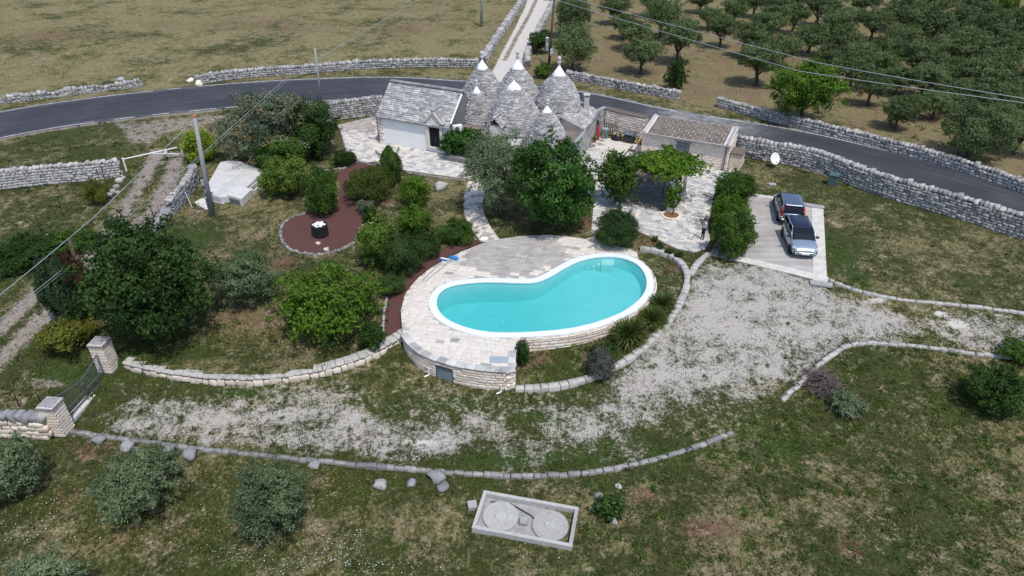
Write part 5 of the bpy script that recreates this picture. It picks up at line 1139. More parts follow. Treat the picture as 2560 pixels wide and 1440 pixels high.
veg('shrub', 'tall shrub with creamy flowers next to the mulch circle', 'shrub', (880, 544, 1008, 668), 'flowering', (.15, .08), 2.3, 14, trunk=.06, rough=.7)
veg('shrub', 'green shrub in the middle of the garden above the flowering one', 'shrub', (986, 508, 1082, 588), 'bright', (.14, .07), 2.3, 12, rough=.6)
veg('shrub', 'round yellow green shrub below the terrace kerb', 'shrub', (994, 440, 1081, 520), 'bright', (.13, .07), 2.4, 12)
veg('conifer_shrub', 'upright dense green conifer standing over the mulch circle', 'shrub', (755, 412, 851, 542), 'shrub', (.13, .05), 2.8, 14, shape='column', upright=.6)
veg('shrub', 'wide feathery olive brown shrub beside the mulch path', 'shrub', (855, 414, 980, 510), 'broom', (.24, .035), 2.2, 10, upright=1.6)
veg('topiary_shrub', 'clipped tall green shrub at the edge of the stone terrace', 'shrub', (938, 365, 1012, 468), 'shrub', (.10, .05), 3.0, 12, shape='column', rough=.3)
veg('shrub', 'yellow green variegated shrub in front of the cistern', 'shrub', (648, 392, 776, 498), 'variegated', (.16, .08), 2.2, 15, rough=.8)
veg('shrub', 'small dark shrub at the corner of the terrace', 'shrub', (829, 370, 889, 416), 'dark', (.13, .05), 2.4, 8, upright=.8)
veg('conifer_shrub', 'small dark green pointed conifer on the mulch edge', 'shrub', (903, 511, 946, 560), 'dark', (.10, .04), 2.8, 7, shape='column', upright=.8)
veg('lavender_shrub', 'pale grey lavender clump on the mulch edge', 'shrub', (887, 497, 936, 538), 'lavender', (.16, .025), 1.8, 7, upright=1.8)
veg('laurel_tree', 'large dark rounded tree beside the terrace left of the white house', 'tree', (702, 252, 847, 396), 'dark', (.17, .09), 2.4, 16, trunk=.12, part='crown', rough=.6)
veg('shrub', 'dark green shrub between the creeper mound and the cistern', 'shrub', (636, 338, 768, 438), 'shrub', (.16, .07), 2.3, 14, rough=.7)
veg('creeper_mound', 'huge mottled creeper mound of blue green and rust leaves by the road', 'hedge', (540, 226, 806, 408), 'creeper', (.20, .12), 2.0, 22, trunk=.1, rough=.8, clump=.11, contrast=1.5, maxn=26000)
veg('shrub', 'bright yellow green hedge shrub beside the bar gate post', 'shrub', (448, 326, 548, 404), 'yellowgreen', (.14, .09), 2.2, 10)
veg('wall_vine', 'broad leaved green vine against the white house beside the barred window', 'vine', (1090, 298, 1237, 392), 'fig', (.26, .18), 2.1, 14, clear=.3, trunk=.07, hz=1.3, ry=.55, dy=-.9)
veg('olive_tree', 'tall grey olive tree in front of the trulli beside the garden path', 'tree', (1150, 326, 1352, 520), 'olive', (.17, .06), 2.0, 18, clear=1.0, trunk=.2, part='crown', rough=.8, clump=.14, maxn=34000)
veg('fig_tree', 'dense bright green fig tree in front of the trulli, right of the olive', 'tree', (1278, 336, 1500, 572), 'fig', (.25, .14), 2.1, 24, clear=.6, trunk=.16, part='crown', rough=.7, droop=.4, clump=.13)
veg('dome_shrub', 'dark dome shaped shrub between the courtyard and the pool deck', 'shrub', (1476, 522, 1602, 622), 'rosemary', (.13, .04), 2.8, 13, upright=1.0, rough=.35)
veg('hedge_shrub', 'uppermost dark green oleander of the hedge beside the parking pad', 'shrub', (1784, 424, 1890, 520), 'shrub', (.20, .06), 2.2, 13, rough=.6, upright=.5)
veg('hedge_shrub', 'middle yellow green oleander of the hedge beside the parking pad', 'shrub', (1776, 484, 1880, 586), 'bright', (.20, .055), 2.2, 13, rough=.6, upright=.5)
veg('hedge_shrub', 'lowest and widest oleander of the hedge beside the parking pad', 'shrub', (1778, 524, 1892, 646), 'shrub', (.22, .06), 2.2, 15, rough=.7, upright=.5)
for i, (cx, cy, lb) in enumerate([(1648, 618, 'round ball shrub nearest the dome shrub in the bed above the pool'), (1673, 631, 'middle one of the small ball shrubs in the bed above the pool'), (1696, 640, 'round ball shrub nearest the curved bed wall above the pool')]):
    veg('ball_shrub', lb, 'shrub', (cx - 12, cy - 12, cx + 12, cy + 12), 'dark', (.07, .03), 3.0, 7, trunk=0, rough=.2, group='ball shrubs in the bed above the pool')
veg('shrub', 'tiny green shrub beside the courtyard edge in the upper bed', 'shrub', (1630, 588, 1646, 604), 'shrub', (.08, .03), 2.5, 5, trunk=0)
def yucca(label, px, py, rpx):
    p = G(px, py + rpx * .35); gz = Tz(*p); dep = p[1] * math.cos(PITCH) + (HC - gz) * math.sin(PITCH); r = rpx * dep / FPX * 1.02; e = empty('spiky_yucca', (p[0], p[1], gz), 0, label, 'yucca', 'spiky yuccas beside the pool')
    n = 520; g = np.random.default_rng(int(px)); d = g.normal(size=(n, 3)); d[:, 2] = np.abs(d[:, 2]) * .9 + .05; d = unit(d); L = r * g.uniform(.8, 1.1, n)[:, None]; base = np.array([0, 0, .35 * r]) + d * .08 * r
    tip = base + d * L; tip[:, 2] -= .25 * r * (1 - d[:, 2]) ** 2; sd = unit(np.cross(d, np.array([0, 0, 1.0]))) * .013 * r * 1.6; mid = base * .45 + tip * .55 + np.array([0, 0, .06 * r])
    V = np.stack([base - sd, base + sd, mid + sd * .8, tip, mid - sd * .8], 1).reshape(-1, 3); Q = np.arange(5 * n).reshape(n, 5)
    link('blades', mesh_np('blades', V, Q, MAT['yucca'], np.repeat(np.clip(g.normal(.5, .22, n) + (.25 - .4 * d[:, 2]), 0, 1), 5)), e)
    b = MB(); b.tube([(0, 0, -.1), (0, 0, .5 * r)], [.16 * r, .1 * r], 8); b.build('stem', MAT['bark'], e)
yucca('spiky yucca highest of three along the pool rim', 1652, 762, 36)
yucca('spiky yucca in the middle of three along the pool rim', 1628, 800, 42)
yucca('biggest spiky yucca lowest of three along the pool rim', 1570, 836, 50)
veg('lavender_shrub', 'grey purple lavender bush spilling over the curved bed wall', 'shrub', (1462, 872, 1540, 952), 'purplegrey', (.18, .03), 2.0, 9, upright=1.4)
veg('shrub', 'small green bush behind the lavender in the pool bed', 'shrub', (1478, 852, 1546, 905), 'rosemary', (.13, .04), 2.2, 8, upright=.9)
veg('shrub', 'slender green bush at the corner of the pump room wall', 'shrub', (1286, 848, 1326, 918), 'dark', (.12, .06), 1.8, 8, rough=.8)
# pergola vines
veg('pergola_vine', 'bright green vine canopy covering the pergola beside the shed', 'vine', (1578, 346, 1762, 470), 'vine', (.20, .14), 2.6, 22, clear=2.35, trunk=.05, hz=.75, ry=1.0, rough=.9, clump=.12)
veg('pergola_vine', 'dark green climber hanging over the left post of the pergola', 'vine', (1486, 376, 1598, 512), 'shrub', (.20, .12), 2.0, 14, clear=.2, trunk=.05, rough=.9)
veg('pergola_vine', 'brownish creeper on the pergola beam between the two vines', 'vine', (1545, 374, 1645, 456), 'variegated', (.18, .1), 2.2, 12, clear=2.2, trunk=0, hz=.55, rough=.9)
veg('column_vine', 'sparse young vine climbing the white pergola column', 'vine', (1655, 440, 1706, 520), 'vine', (.18, .12), 1.8, 12, clear=.4, trunk=.03, hz=1.2, ry=.5, rough=1.0, dy=-.5)
# conifers at the gate
for (bb, mt, lb) in (((88, 636, 166, 806), 'cypress', 'dark green dying cypress at the bend of the dirt track'), ((128, 640, 214, 812), 'cypress', 'dark cypress in the middle of the clump behind the gate'), ((150, 628, 240, 800), 'cypressbrown', 'rust brown dead cypress next to the wooden pole')):
    veg('cypress', lb, 'tree', bb, mt, (.2, .05), 2.4, 12, shape='column', upright=1.6, trunk=.1, part='crown', lift=1.0)
veg('ivy_bush', 'yellowish ivy heaped over the rough wall behind the far gate pillar', 'shrub', (100, 800, 242, 905), 'ivyyellow', (.13, .09), 2.0, 14, rough=.8, hz=.75)
veg('bramble', 'dark bramble thicket left of the dirt track', 'shrub', (-60, 575, 160, 700), 'dark', (.16, .08), 1.9, 16, rough=.9, hz=.7, trunk=0, clump=.11)
veg('bramble', 'dark bramble clump beside the track above the cypresses', 'shrub', (120, 565, 235, 640), 'shrub', (.14, .07), 1.9, 12, rough=.9, hz=.6, trunk=0)
veg('broom_bush', 'yellowish wispy bush by the fence posts under the white wall', 'shrub', (205, 445, 268, 515), 'ivyyellow', (.22, .03), 1.5, 8, upright=1.6, trunk=0)
# lower meadow
for bb, lb in (((236, 1112, 450, 1298), 'silvery olive tree second from the left in the meadow below the drive'), ((582, 1142, 772, 1350), 'olive tree with a long drooping crown third from the left below the drive'), ((-70, 1080, 100, 1248), 'olive tree cut by the left edge below the gate wall'), ((-10, 1405, 190, 1520), 'olive tree of which only the top shows at the bottom left corner')):
    veg('olive_tree', lb, 'tree', bb, 'olive', (.17, .055), 2.0, 16, clear=.35, trunk=.12, part='crown', rough=.9, clump=.12, droop=.2)
veg('shrub', 'very dark round shrub in the meadow at the right edge', 'shrub', (2424, 905, 2575, 1040), 'dark', (.15, .06), 2.3, 14, rough=.6)
veg('shrub', 'green shrub behind the kerb at the right edge', 'shrub', (2502, 848, 2590, 908), 'shrub', (.13, .06), 2.2, 9)
veg('fig_bush', 'low spreading dark fig bush right of the concrete tank frame', 'shrub', (1476, 1234, 1562, 1308), 'darkfig', (.22, .13), 1.6, 9, trunk=0, hz=.4, rough=.9)
veg('shrub', 'leafy shrub at the corner where the lane meets the road', 'shrub', (1336, 158, 1384, 196), 'shrub', (.18, .09), 2.2, 9)
veg('tree', 'broad dark tree behind the pole with the meter boxes', 'tree', (1376, 62, 1492, 168), 'olivegrove', (.22, .09), 2.0, 14, clear=.6, trunk=.15, part='crown', rough=.8)
veg('tree', 'dark tree at the top behind the pole beside the lane', 'tree', (1386, -10, 1480, 84), 'olivegrove', (.22, .09), 2.0, 14, clear=.6, trunk=.15, part='crown', rough=.8)
veg('tree', 'small dark tree between the lane wall and the meter pole', 'tree', (1322, 78, 1384, 130), 'dark', (.2, .09), 2.0, 9, clear=.2, trunk=.08, part='crown')
veg('ivy_tree', 'ivy clad dark stump tree at the left grove wall', 'tree', (1662, 140, 1722, 226), 'dark', (.2, .1), 2.0, 12, clear=0, trunk=.2, part='crown', shape='column', rough=.9)
veg('carob_tree', 'big bright green tree standing among the olives near the road', 'tree', (1930, 158, 2108, 290), 'bright', (.22, .12), 2.0, 20, clear=.9, trunk=.2, part='crown', rough=.8, clump=.12, maxn=28000)
veg('olive_tree', 'small round olive tree alone in the clearing beside the road', 'tree', (2204, 238, 2298, 312), 'olivegrove', (.18, .06), 2.0, 12, clear=.6, trunk=.1, part='crown', rough=.5)
veg('olive_tree', 'largest olive tree of the grove at the right near the road', 'tree', (2356, 250, 2540, 396), 'olivegrove', (.2, .07), 2.0, 20, clear=.5, trunk=.2, part='crown', rough=.8, maxn=30000)
veg('tree', 'lone green tree in the pale field at the top right corner', 'tree', (2494, -15, 2548, 30), 'bright', (.3, .15), 2.0, 10, clear=.6, trunk=.12, part='crown')
# --- the olive grove: seven crowns shared between the trees
OV = []
for k in range(7):
    V, Q, t_ = crown(900 + k, 2.5, 2.5, 1.55, (.23, .085), 1.75, 15, rough=.95, clump=.13, fill=.15, maxn=24000); V = V + np.array([0, 0, 2.75])
    OV.append((mesh_np('crown', V, Q, MAT['olivegrove'], t_), trunk_mesh(900 + k, 1.5, .2, 1.5, 3.0, 5)))
GROVE = [(1538, 18, 80), (1590, 78, 95), (1655, 52, 105), (1606, 132, 108), (1698, 108, 120), (1628, 2, 70), (1776, 30, 66), (1808, 72, 90), (1840, 18, 74), (1882, 96, 96), (1922, 62, 104), (1946, 14, 76), (1988, 40, 78), (1902, 158, 116), (2030, 88, 96), (1962, 118, 96), (2052, 24, 92), (2128, 42, 84), (2112, 96, 92), (2072, 134, 92),
         (2152, 132, 86), (2190, 56, 92), (2204, 148, 98), (2250, 98, 94), (2262, 36, 104), (2136, 170, 96), (2294, 140, 100), (2332, 72, 112), (2252, 182, 92), (2318, 186, 92), (2184, 206, 92), (2366, 118, 104), (2404, 62, 112), (2386, 176, 104), (2438, 128, 112), (2466, 192, 112), (2482, 78, 112), (2532, 134, 114), (2552, 68, 108), (2352, 236, 88), (2500, 248, 118), (2566, 208, 110),
         (2310, 236, 76), (2562, 318, 120), (1756, -8, 70), (1890, 2, 76), (2000, -6, 80), (2440, 30, 100), (2340, 20, 100), (2160, 4, 84), (1560, 52, 70), (2430, 230, 96), (2500, 165, 100), (2470, 45, 100), (2540, 262, 110), (2420, 96, 100), (2350, 158, 92), (2290, 64, 96), (2540, 100, 104), (2400, 214, 92), (2220, 118, 88), (2090, 62, 84), (2500, 210, 104)]
trees = []
for cx, cy, w_ in GROVE:
    X, Y = at(cx, cy, 3.4); dep = Y * math.cos(PITCH) + (HC - 3.4) * math.sin(PITCH); trees.append([X, Y, w_ * dep / FPX / 4.95, None])
trees.sort(key=lambda t_: t_[1]); ORD = ['first', 'second', 'third', 'fourth', 'fifth', 'sixth', 'seventh', 'eighth', 'ninth', 'tenth', 'eleventh', 'twelfth']
# rows run parallel to the road
key = [(t_[1] - np.interp(t_[0], upx, upy)) for t_ in trees]; order = np.argsort(key); nrow = 7; per = math.ceil(len(trees) / nrow)
for rI in range(nrow):
    row_ = sorted([trees[i] for i in order[rI * per:(rI + 1) * per]], key=lambda t_: t_[0])
    for j, t_ in enumerate(row_):
        k = R.randrange(7); e = empty('olive_tree', (t_[0], t_[1], Tz(t_[0], t_[1])), R.uniform(0, 6.28), f'olive tree, {ORD[j]} from the left in the {ORD[rI]} row back from the road', 'tree', 'olive trees of the grove across the road')
        s_ = t_[2]; e.scale = (s_ * R.uniform(.92, 1.08), s_ * R.uniform(.92, 1.08), s_ * R.uniform(.9, 1.15))
        link('crown', OV[k][0], e); link('trunk', OV[k][1], e)
# ------------------------------------------------------------------ objects
def TG(x, y):
    x = np.asarray(x, float); y = np.asarray(y, float)
    return T(x, y) + 0.05 * np.sin(x * .9 + 1.7 * np.sin(y * .37)) * np.sin(y * .8 + 1.3 * np.sin(x * .31)) * (1 - sstep((y - 60) / 10)) * (y < np.interp(x, BLX, BLY))
def sheet(name, poly, dz, mat, step=.45, label=None, kind='structure'):
    from mathutils.geometry import delaunay_2d_cdt
    P = np.array(poly); g0, g1 = np.meshgrid(np.arange(P[:, 0].min(), P[:, 0].max(), step), np.arange(P[:, 1].min(), P[:, 1].max(), step))
    q = np.stack([g0.ravel(), g1.ravel()], 1); q = q[inpoly(q[:, 0], q[:, 1], poly)]
    vs, es, fs, *_ = delaunay_2d_cdt([Vector(p) for p in poly] + [Vector(p) for p in q], [(i, (i + 1) % len(poly)) for i in range(len(poly))], [], 1, 1e-3)
    V = np.array([[v[0], v[1], 0] for v in vs]); V[:, 2] = TG(V[:, 0], V[:, 1]) + dz
    o = link(name, mesh_np(name, V, [tuple(f) for f in fs], MAT[mat], smooth=True)); o['kind'] = kind
    if label: o['label'] = label
    return o
MC = catmull([G(*p) for p in [(702, 592), (706, 566), (730, 545), (765, 536), (800, 531), (832, 521), (846, 500), (850, 470), (847, 443), (862, 425), (890, 409), (930, 404), (934, 420), (902, 432), (882, 452), (879, 482), (886, 510), (902, 530), (911, 560), (890, 602), (850, 626), (800, 638), (745, 632), (713, 614)]], 3, True)
sheet('mulch_bed', MC, .05, 'mulch')
MS = catmull([G(*p) for p in [(960, 836), (961, 790), (970, 742), (1002, 706), (1042, 668), (1092, 637), (1132, 614), (1180, 599), (1200, 606), (1150, 629), (1100, 655), (1050, 690), (1016, 729), (1003, 770), (1005, 832)]], 3, True)
sheet('mulch_strip', MS, .07, 'mulch')
kerb('stone_edging', 'ring of small stones edging the red mulch circle', 'edging', catmull([G(*p) for p in [(765, 536), (730, 545), (706, 566), (702, 592), (713, 614), (745, 632), (800, 638), (850, 626), (890, 602), (908, 565)]], 4), h=.12, wd=.2, ln=.24, mat='kerbstone', jitter=.05, deep=.12)
kerb('stone_edging', 'line of small white stones along the left side of the mulch strip', 'edging', [G(*p) for p in [(958, 836), (959, 790), (968, 744)]], h=.1, wd=.16, ln=.22, mat='whitestone', jitter=.04, deep=.1)
kerb('stone_edging', 'thin line of pebbles along the upper mulch path', 'edging', [G(*p) for p in [(800, 427), (835, 423), (860, 421), (888, 408)]], h=.06, wd=.12, ln=.2, mat='whitestone', jitter=.04, deep=.1)

# log planter
p = G(802, 590); e = empty('log_planter', (p[0], p[1], TG(*p)), 0, 'round planter of dark upright logs with a white top on the mulch', 'planter')
for k in range(30):
    a = 2 * math.pi * k / 30; b = MB(); hh = R.uniform(.86, .98); b.tube([(0, 0, 0), (0, 0, hh)], [.062, .055], 7); o = b.build('log', MAT['black'], e); o.location = (.54 * math.cos(a), .54 * math.sin(a), 0)
b = MB(); b.lathe([(.50, 0), (.50, .84), (.42, .88)], 20); b.build('drum', MAT['black'], e)
its = [('rock', k % 10, TR((.42 * math.sqrt(R.random()) * math.cos(k), .42 * math.sqrt(R.random()) * math.sin(k), .89 + R.uniform(0, .03)), (.2, .18, .1), R.uniform(0, 6))) for k in range(26)]
MAT['marble'] = m_stone('white_pebbles', [(0, (.5, .5, .5)), (.5, (.72, .72, .72)), (1, (.8, .8, .8))]); put(its, 'marble', e, 'pebble')
# rocks
for i, (px, py, s_, mt, lb) in enumerate([(953, 1216, .55, 'whitestone', 'pale orange white boulder below the kerb left of the tank frame'), (1030, 1212, .5, 'greystone', 'dull grey rock between the pale boulder and the grey pair'), (1094, 1197, .72, 'greystone', 'upper rock of the grey pair above the tank frame'), (1107, 1223, .6, 'kerbstone', 'squarish lower rock of the grey pair above the tank frame'), (1545, 1219, .34, 'whitestone', 'small white rock below the kerb right of the tank frame'), (1497, 1241, .36, 'kerbstone', 'grey rock at the top of the low fig bush'), (1535, 1306, .34, 'whitestone', 'white rock at the foot of the low fig bush'),
        (251, 1104, .6, 'greystone', 'dark rock against the kerb nearest the gate pillar'), (319, 1121, .62, 'greystone', 'grey rock below the kerb left of the second olive'), (346, 1131, .42, 'greystone', 'small grey rock at the top of the second olive'), (423, 1128, .5, 'greystone', 'grey rock against the kerb right of the second olive'), (477, 1141, .66, 'greystone', 'smooth grey boulder lying apart below the kerb'), (787, 1166, .5, 'greystone', 'grey rock against the kerb right of the third olive'),
        (1102, 473, .95, 'whitestone', 'big hollow pale rock on the grass below the terrace'), (796, 611, .34, 'warmstone', 'small pinkish rock on the mulch in front of the planter'), (817, 627, .4, 'whitestone', 'white stone on the lower edge of the mulch circle'), (1183, 601, .5, 'whitestone', 'pale flat stone at the corner of the deck beside the white lid'), (1160, 606, .42, 'kerbstone', 'grey stone at the upper tip of the mulch strip'), (118, 598, .5, 'whitestone', 'white stone among the brambles left of the wooden pole'), (308, 218, .7, 'whitestone', 'upright white block on the tumbled far wall'), (478, 206, .8, 'warmstone', 'pale rock at the broken end of the field wall'), (497, 214, .9, 'warmstone', 'cluster rock at the end of the field wall by the road')]):
    p = G(px, py); o = link('rock', tmesh('boulder', i % 8, mt), None, (p[0], p[1], Tz(*p) + s_ * .22)); o.scale = (s_ * 1.1, s_ * .9, s_ * .75); o.rotation_euler = (R.uniform(-.2, .2), R.uniform(-.2, .2), i * 1.3); props(o, lb, 'rock')
    if px == 308: o.location.z = 1.75
# white lid
p = at(1210, 597, .08); b = MB(); b.lathe([(.30, 0), (.33, .03), (.32, .07), (.2, .08)], 4); o = b.build('skimmer_cover', MAT['white'], bevel=.03); o.location = (p[0], p[1], .052); o.rotation_euler = (0, 0, .6); o.scale = (1.25, 1.0, 1); props(o, 'white square skimmer lid where the garden path meets the deck', 'lid')
# pool tools
def tool(p0, p1, lb, head):
    a = Vector((*at(*p0, .1), .10)); c = Vector((*at(*p1, .1), .10)); e = empty('pool_brush' if head == 'brush' else 'pool_net', a, 0, lb, 'pool tool'); d = c - a; an = math.atan2(d.y, d.x)
    b = MB(); b.tube([(0, 0, 0), d], .025, 7); b.build('pole', MAT['galv'], e)
    b = MB()
    if head == 'brush': b.box((d.x + .05, d.y + .05, .05), (.28, .62, .14), an)
    else: b.box((d.x, d.y, .03), (.10, .6, .1), an)
    b.build('head', MAT['blueplastic'], e, bevel=.02)
    if head != 'brush':
        b = MB(); b.box((d.x + .12 * math.cos(an), d.y + .12 * math.sin(an), .04), (.16, .5, .05), an); b.build('bristles', MAT['dishwhite'], e)
tool((1054, 704), (1108, 650), 'long pole with a narrow blue and white brush lying on the deck edge', 'net')
tool((1060, 706), (1133, 647), 'long pole with a solid blue head lying on the deck', 'brush')
# tank frame
FR = [at(*p, -1.35) for p in [(1215, 1230), (1443, 1272), (1425, 1362), (1182, 1317)]]; c_ = np.mean(FR, axis=0); gz = Tz(*c_); e = empty('tank_frame', (c_[0], c_[1], gz), 0, 'rectangular concrete frame around two round tank lids in the meadow', 'tank')
u_ = (np.array(FR[1]) - np.array(FR[0]) + np.array(FR[2]) - np.array(FR[3])); an = math.atan2(u_[1], u_[0]); LL = np.hypot(*u_) / 2; WW = np.hypot(*(np.array(FR[0]) - np.array(FR[3]) + np.array(FR[1]) - np.array(FR[2]))) / 2; e.rotation_euler = (0, 0, an)
MAT['tank'] = m_stone('tank_concrete', [(0, (.26, .25, .24)), (.5, (.36, .35, .335)), (1, (.45, .44, .42))], amt=.6, lichen=((.17, .16, .14), 3., .58, 4.))
for x_, y_, sx_, sy_ in ((0, WW / 2, LL, .17), (0, -WW / 2, LL, .17), (-LL / 2, 0, .17, WW - .17), (LL / 2, 0, .17, WW - .17)):
    b = MB(); b.box((x_, y_, .12), (sx_ + (.17 if sy_ == .17 else 0), sy_, .42)); b.build('frame_side', MAT['tank'], e, bevel=.015)
b = MB(); b.box((0, 0, -.05), (LL - .1, WW - .1, .12)); b.build('floor', MAT['concrete'], e)
for s_, x_, r_ in ((-1, -.27 * LL, .80), (1, .26 * LL, .80)):
    b = MB(); b.lathe([(r_ + .02, -.1), (r_ + .02, .10), (r_, .13)], 40); o = b.build('lid', MAT['tank'], e); o.location = (x_, -.02, 0)
    b = MB(); b.lathe([(.26, .12), (.26, .15), (.24, .165)], 24); b.build('hatch', MAT['tank'], o); b = MB(); b.lathe([(.10, .12), (.10, .145)], 16, (.05, .58 if s_ < 0 else 0.02, 0)); 
    if s_ > 0: b = MB(); b.lathe([(.09, .12), (.09, .145)], 14, (-.6, .0, 0)); b.lathe([(.09, .12), (.09, .145)], 14, (.6, .1, 0))
    b.build('vent', MAT['tank'], o)
b = MB(); b.box((-.02 * LL, -.1, .14), (.36, .34, .2), .1); b.build('block', MAT['concrete'], e, bevel=.02)
b = MB(); b.tube([(-.42 * LL, WW * .36, .05), (-.2 * LL, WW * .38, .1), (.05 * LL, .3, .1), (.12 * LL, 0, .06)], .025, 6); b.build('pipe', MAT['black'], e)
p = G(1181, 1268); b = MB(); b.box((0, 0, 0), (.42, .42, .3)); o = b.build('concrete_block', MAT['tank'], bevel=.02); o.location = (p[0], p[1], Tz(*p) + .1); o.rotation_euler = (0, 0, .2); props(o, 'small concrete block outside the left corner of the tank frame', 'block')
# satellite dish
p = G(1931, 416); e = empty('satellite_dish', (p[0], p[1], Tz(*p)), 0, 'white satellite dish standing against the roadside wall', 'satellite dish')
b = MB(); b.tube([(0, 0, -.1), (0, 0, .75)], .035, 8); b.build('mast', MAT['galv'], e)
b = MB(); pr = [(.0, 0), (.18, .015), (.34, .06), (.46, .12), (.47, .13), (.45, .135), (.33, .08), (.18, .035), (.001, .02)]; b.lathe(pr, 24); o = b.build('dish', MAT['dishwhite'], e, smooth=True); o.location = (0, -.05, .75); o.rotation_euler = (math.radians(62), 0, math.radians(18)); o.scale = (1, 1.12, 1)
b = MB(); b.tube([(0, -.1, .42), (.05, -.55, .62)], .015, 6); b.box((.05, -.56, .64), (.08, .1, .08)); b.build('feed_arm', MAT['metalgrey'], e)
# green bin by the wall
p = G(2079, 462); e = empty('utility_cabinet', (p[0], p[1], Tz(*p)), math.radians(-30), 'dark green plastic cabinet leaning against the roadside wall', 'cabinet')
b = MB(); b.box((0, 0, .45), (.75, .55, .9), top=.9); b.build('body', MAT['bin'], e, bevel=.03); b = MB(); b.box((0, 0, .95), (.78, .62, .12), M=Matrix.Rotation(.2, 4, 'X')); b.build('lid', MAT['bin'], e, bevel=.03)
# person
def person(px, py):
    X, Y = at(px, py, .06); e = empty('person', (X, Y, .055), math.radians(200), 'person in pale shirt and dark trousers holding a phone beside the hedge', 'person')
    J = dict(pel=(0, 0, .92, .125), wst=(0, 0, 1.06, .12), chs=(.01, 0, 1.28, .145), nek=(.02, 0, 1.46, .06), hdb=(.04, 0, 1.52, .07), hdm=(.05, 0, 1.60, .095), hdt=(.04, 0, 1.69, .075),
             lh=(0, .09, .88, .095), lk=(.02, .10, .48, .065), la=(0, .11, .08, .045), lt=(.15, .12, .04, .035), rh=(0, -.09, .88, .095), rk=(.03, -.10, .48, .065), ra=(0, -.11, .08, .045), rt=(.15, -.12, .04, .035),
             ls=(0, .18, 1.39, .065), le=(.03, .24, 1.12, .045), lw=(.26, .16, 1.13, .033), lp=(.33, .12, 1.16, .036), rs=(0, -.18, 1.39, .065), re=(.02, -.25, 1.12, .045), rw=(.24, -.12, 1.10, .033), rp=(.31, -.06, 1.13, .036))
    E_ = [('pel', 'wst'), ('wst', 'chs'), ('chs', 'nek'), ('nek', 'hdb'), ('hdb', 'hdm'), ('hdm', 'hdt'), ('pel', 'lh'), ('lh', 'lk'), ('lk', 'la'), ('la', 'lt'), ('pel', 'rh'), ('rh', 'rk'), ('rk', 'ra'), ('ra', 'rt'), ('chs', 'ls'), ('ls', 'le'), ('le', 'lw'), ('lw', 'lp'), ('chs', 'rs'), ('rs', 're'), ('re', 'rw'), ('rw', 'rp')]
    for hd, sg in (('lp', 1), ('rp', -1)):
        for k in range(4): J[f'{hd}{k}'] = (J[hd][0] + .075 - .008 * abs(k - 1.5), J[hd][1] - sg * .02 + sg * (.015 * (k - 1.5)), J[hd][2] + .03 - .004 * k, .009); E_.append((hd, f'{hd}{k}'))
        J[f'{hd}t'] = (J[hd][0] + .03, J[hd][1] - sg * .055, J[hd][2] + .035, .010); E_.append((hd, f'{hd}t'))
    ks = list(J); me = bpy.data.meshes.new('body'); me.from_pydata([J[k][:3] for k in ks], [(ks.index(a), ks.index(c)) for a, c in E_], [])
    o = bpy.data.objects.new('body', me); COL.objects.link(o); o.modifiers.new('s', 'SKIN'); 
    for i, k in enumerate(ks): me.skin_vertices[0].data[i].radius = (J[k][3], J[k][3])
    me.skin_vertices[0].data[0].use_root = True; ss = o.modifiers.new('u', 'SUBSURF'); ss.levels = ss.render_levels = 1
    bpy.context.view_layer.update(); m2 = bpy.data.meshes.new_from_object(o.evaluated_get(bpy.context.evaluated_depsgraph_get())); bpy.data.objects.remove(o); 
    m2.materials.clear()
    for m_ in (m_plain('skin', (.42, .26, .19), .6), m_plain('pale_shirt', (.52, .45, .48), .85, .1), m_plain('dark_trousers', (.03, .03, .045), .85, .1), m_plain('shoes', (.03, .025, .022), .6)): m2.materials.append(m_)
    for f in m2.polygons:
        c = f.center; f.material_index = 3 if c.z < .085 else 2 if c.z < .98 and c.x < .2 else 0 if (c.z > 1.445 and abs(c.y) < .12) or c.x > .17 else 1; f.use_smooth = True
    link('body', m2, e)
    b = MB(); b.lathe([(.10, -.03), (.108, .02), (.095, .075), (.05, .11), (.01, .12)], 12, (.025, 0, 1.63)); b.build('hair', m_plain('dark_hair', (.02, .016, .013), .7), e, smooth=True)
    b = MB(); b.box((.05 + .095, 0, 1.595), (.03, .025, .045)); b.build('nose', bpy.data.materials['skin'], e, bevel=.006)
    for sg in (-1, 1):
        b = MB(); b.box((.138, sg * .034, 1.615), (.012, .022, .012)); b.build('eye', MAT['black'], e)
    return X, Y
PX_, PY_ = person(1756, 598)
# the phone is its own thing, held between both hands
def loc_of(x, y, z): a = math.radians(200); return (PX_ + x * math.cos(a) - y * math.sin(a), PY_ + x * math.sin(a) + y * math.cos(a), .055 + z)
b = MB(); b.box((0, 0, 0), (.09, .15, .012)); o = b.build('phone', MAT['dishwhite'], bevel=.004); o.location = loc_of(.40, .03, 1.19); o.rotation_euler = (0, math.radians(-25), math.radians(200)); props(o, 'white phone in the hands of the standing person', 'phone')
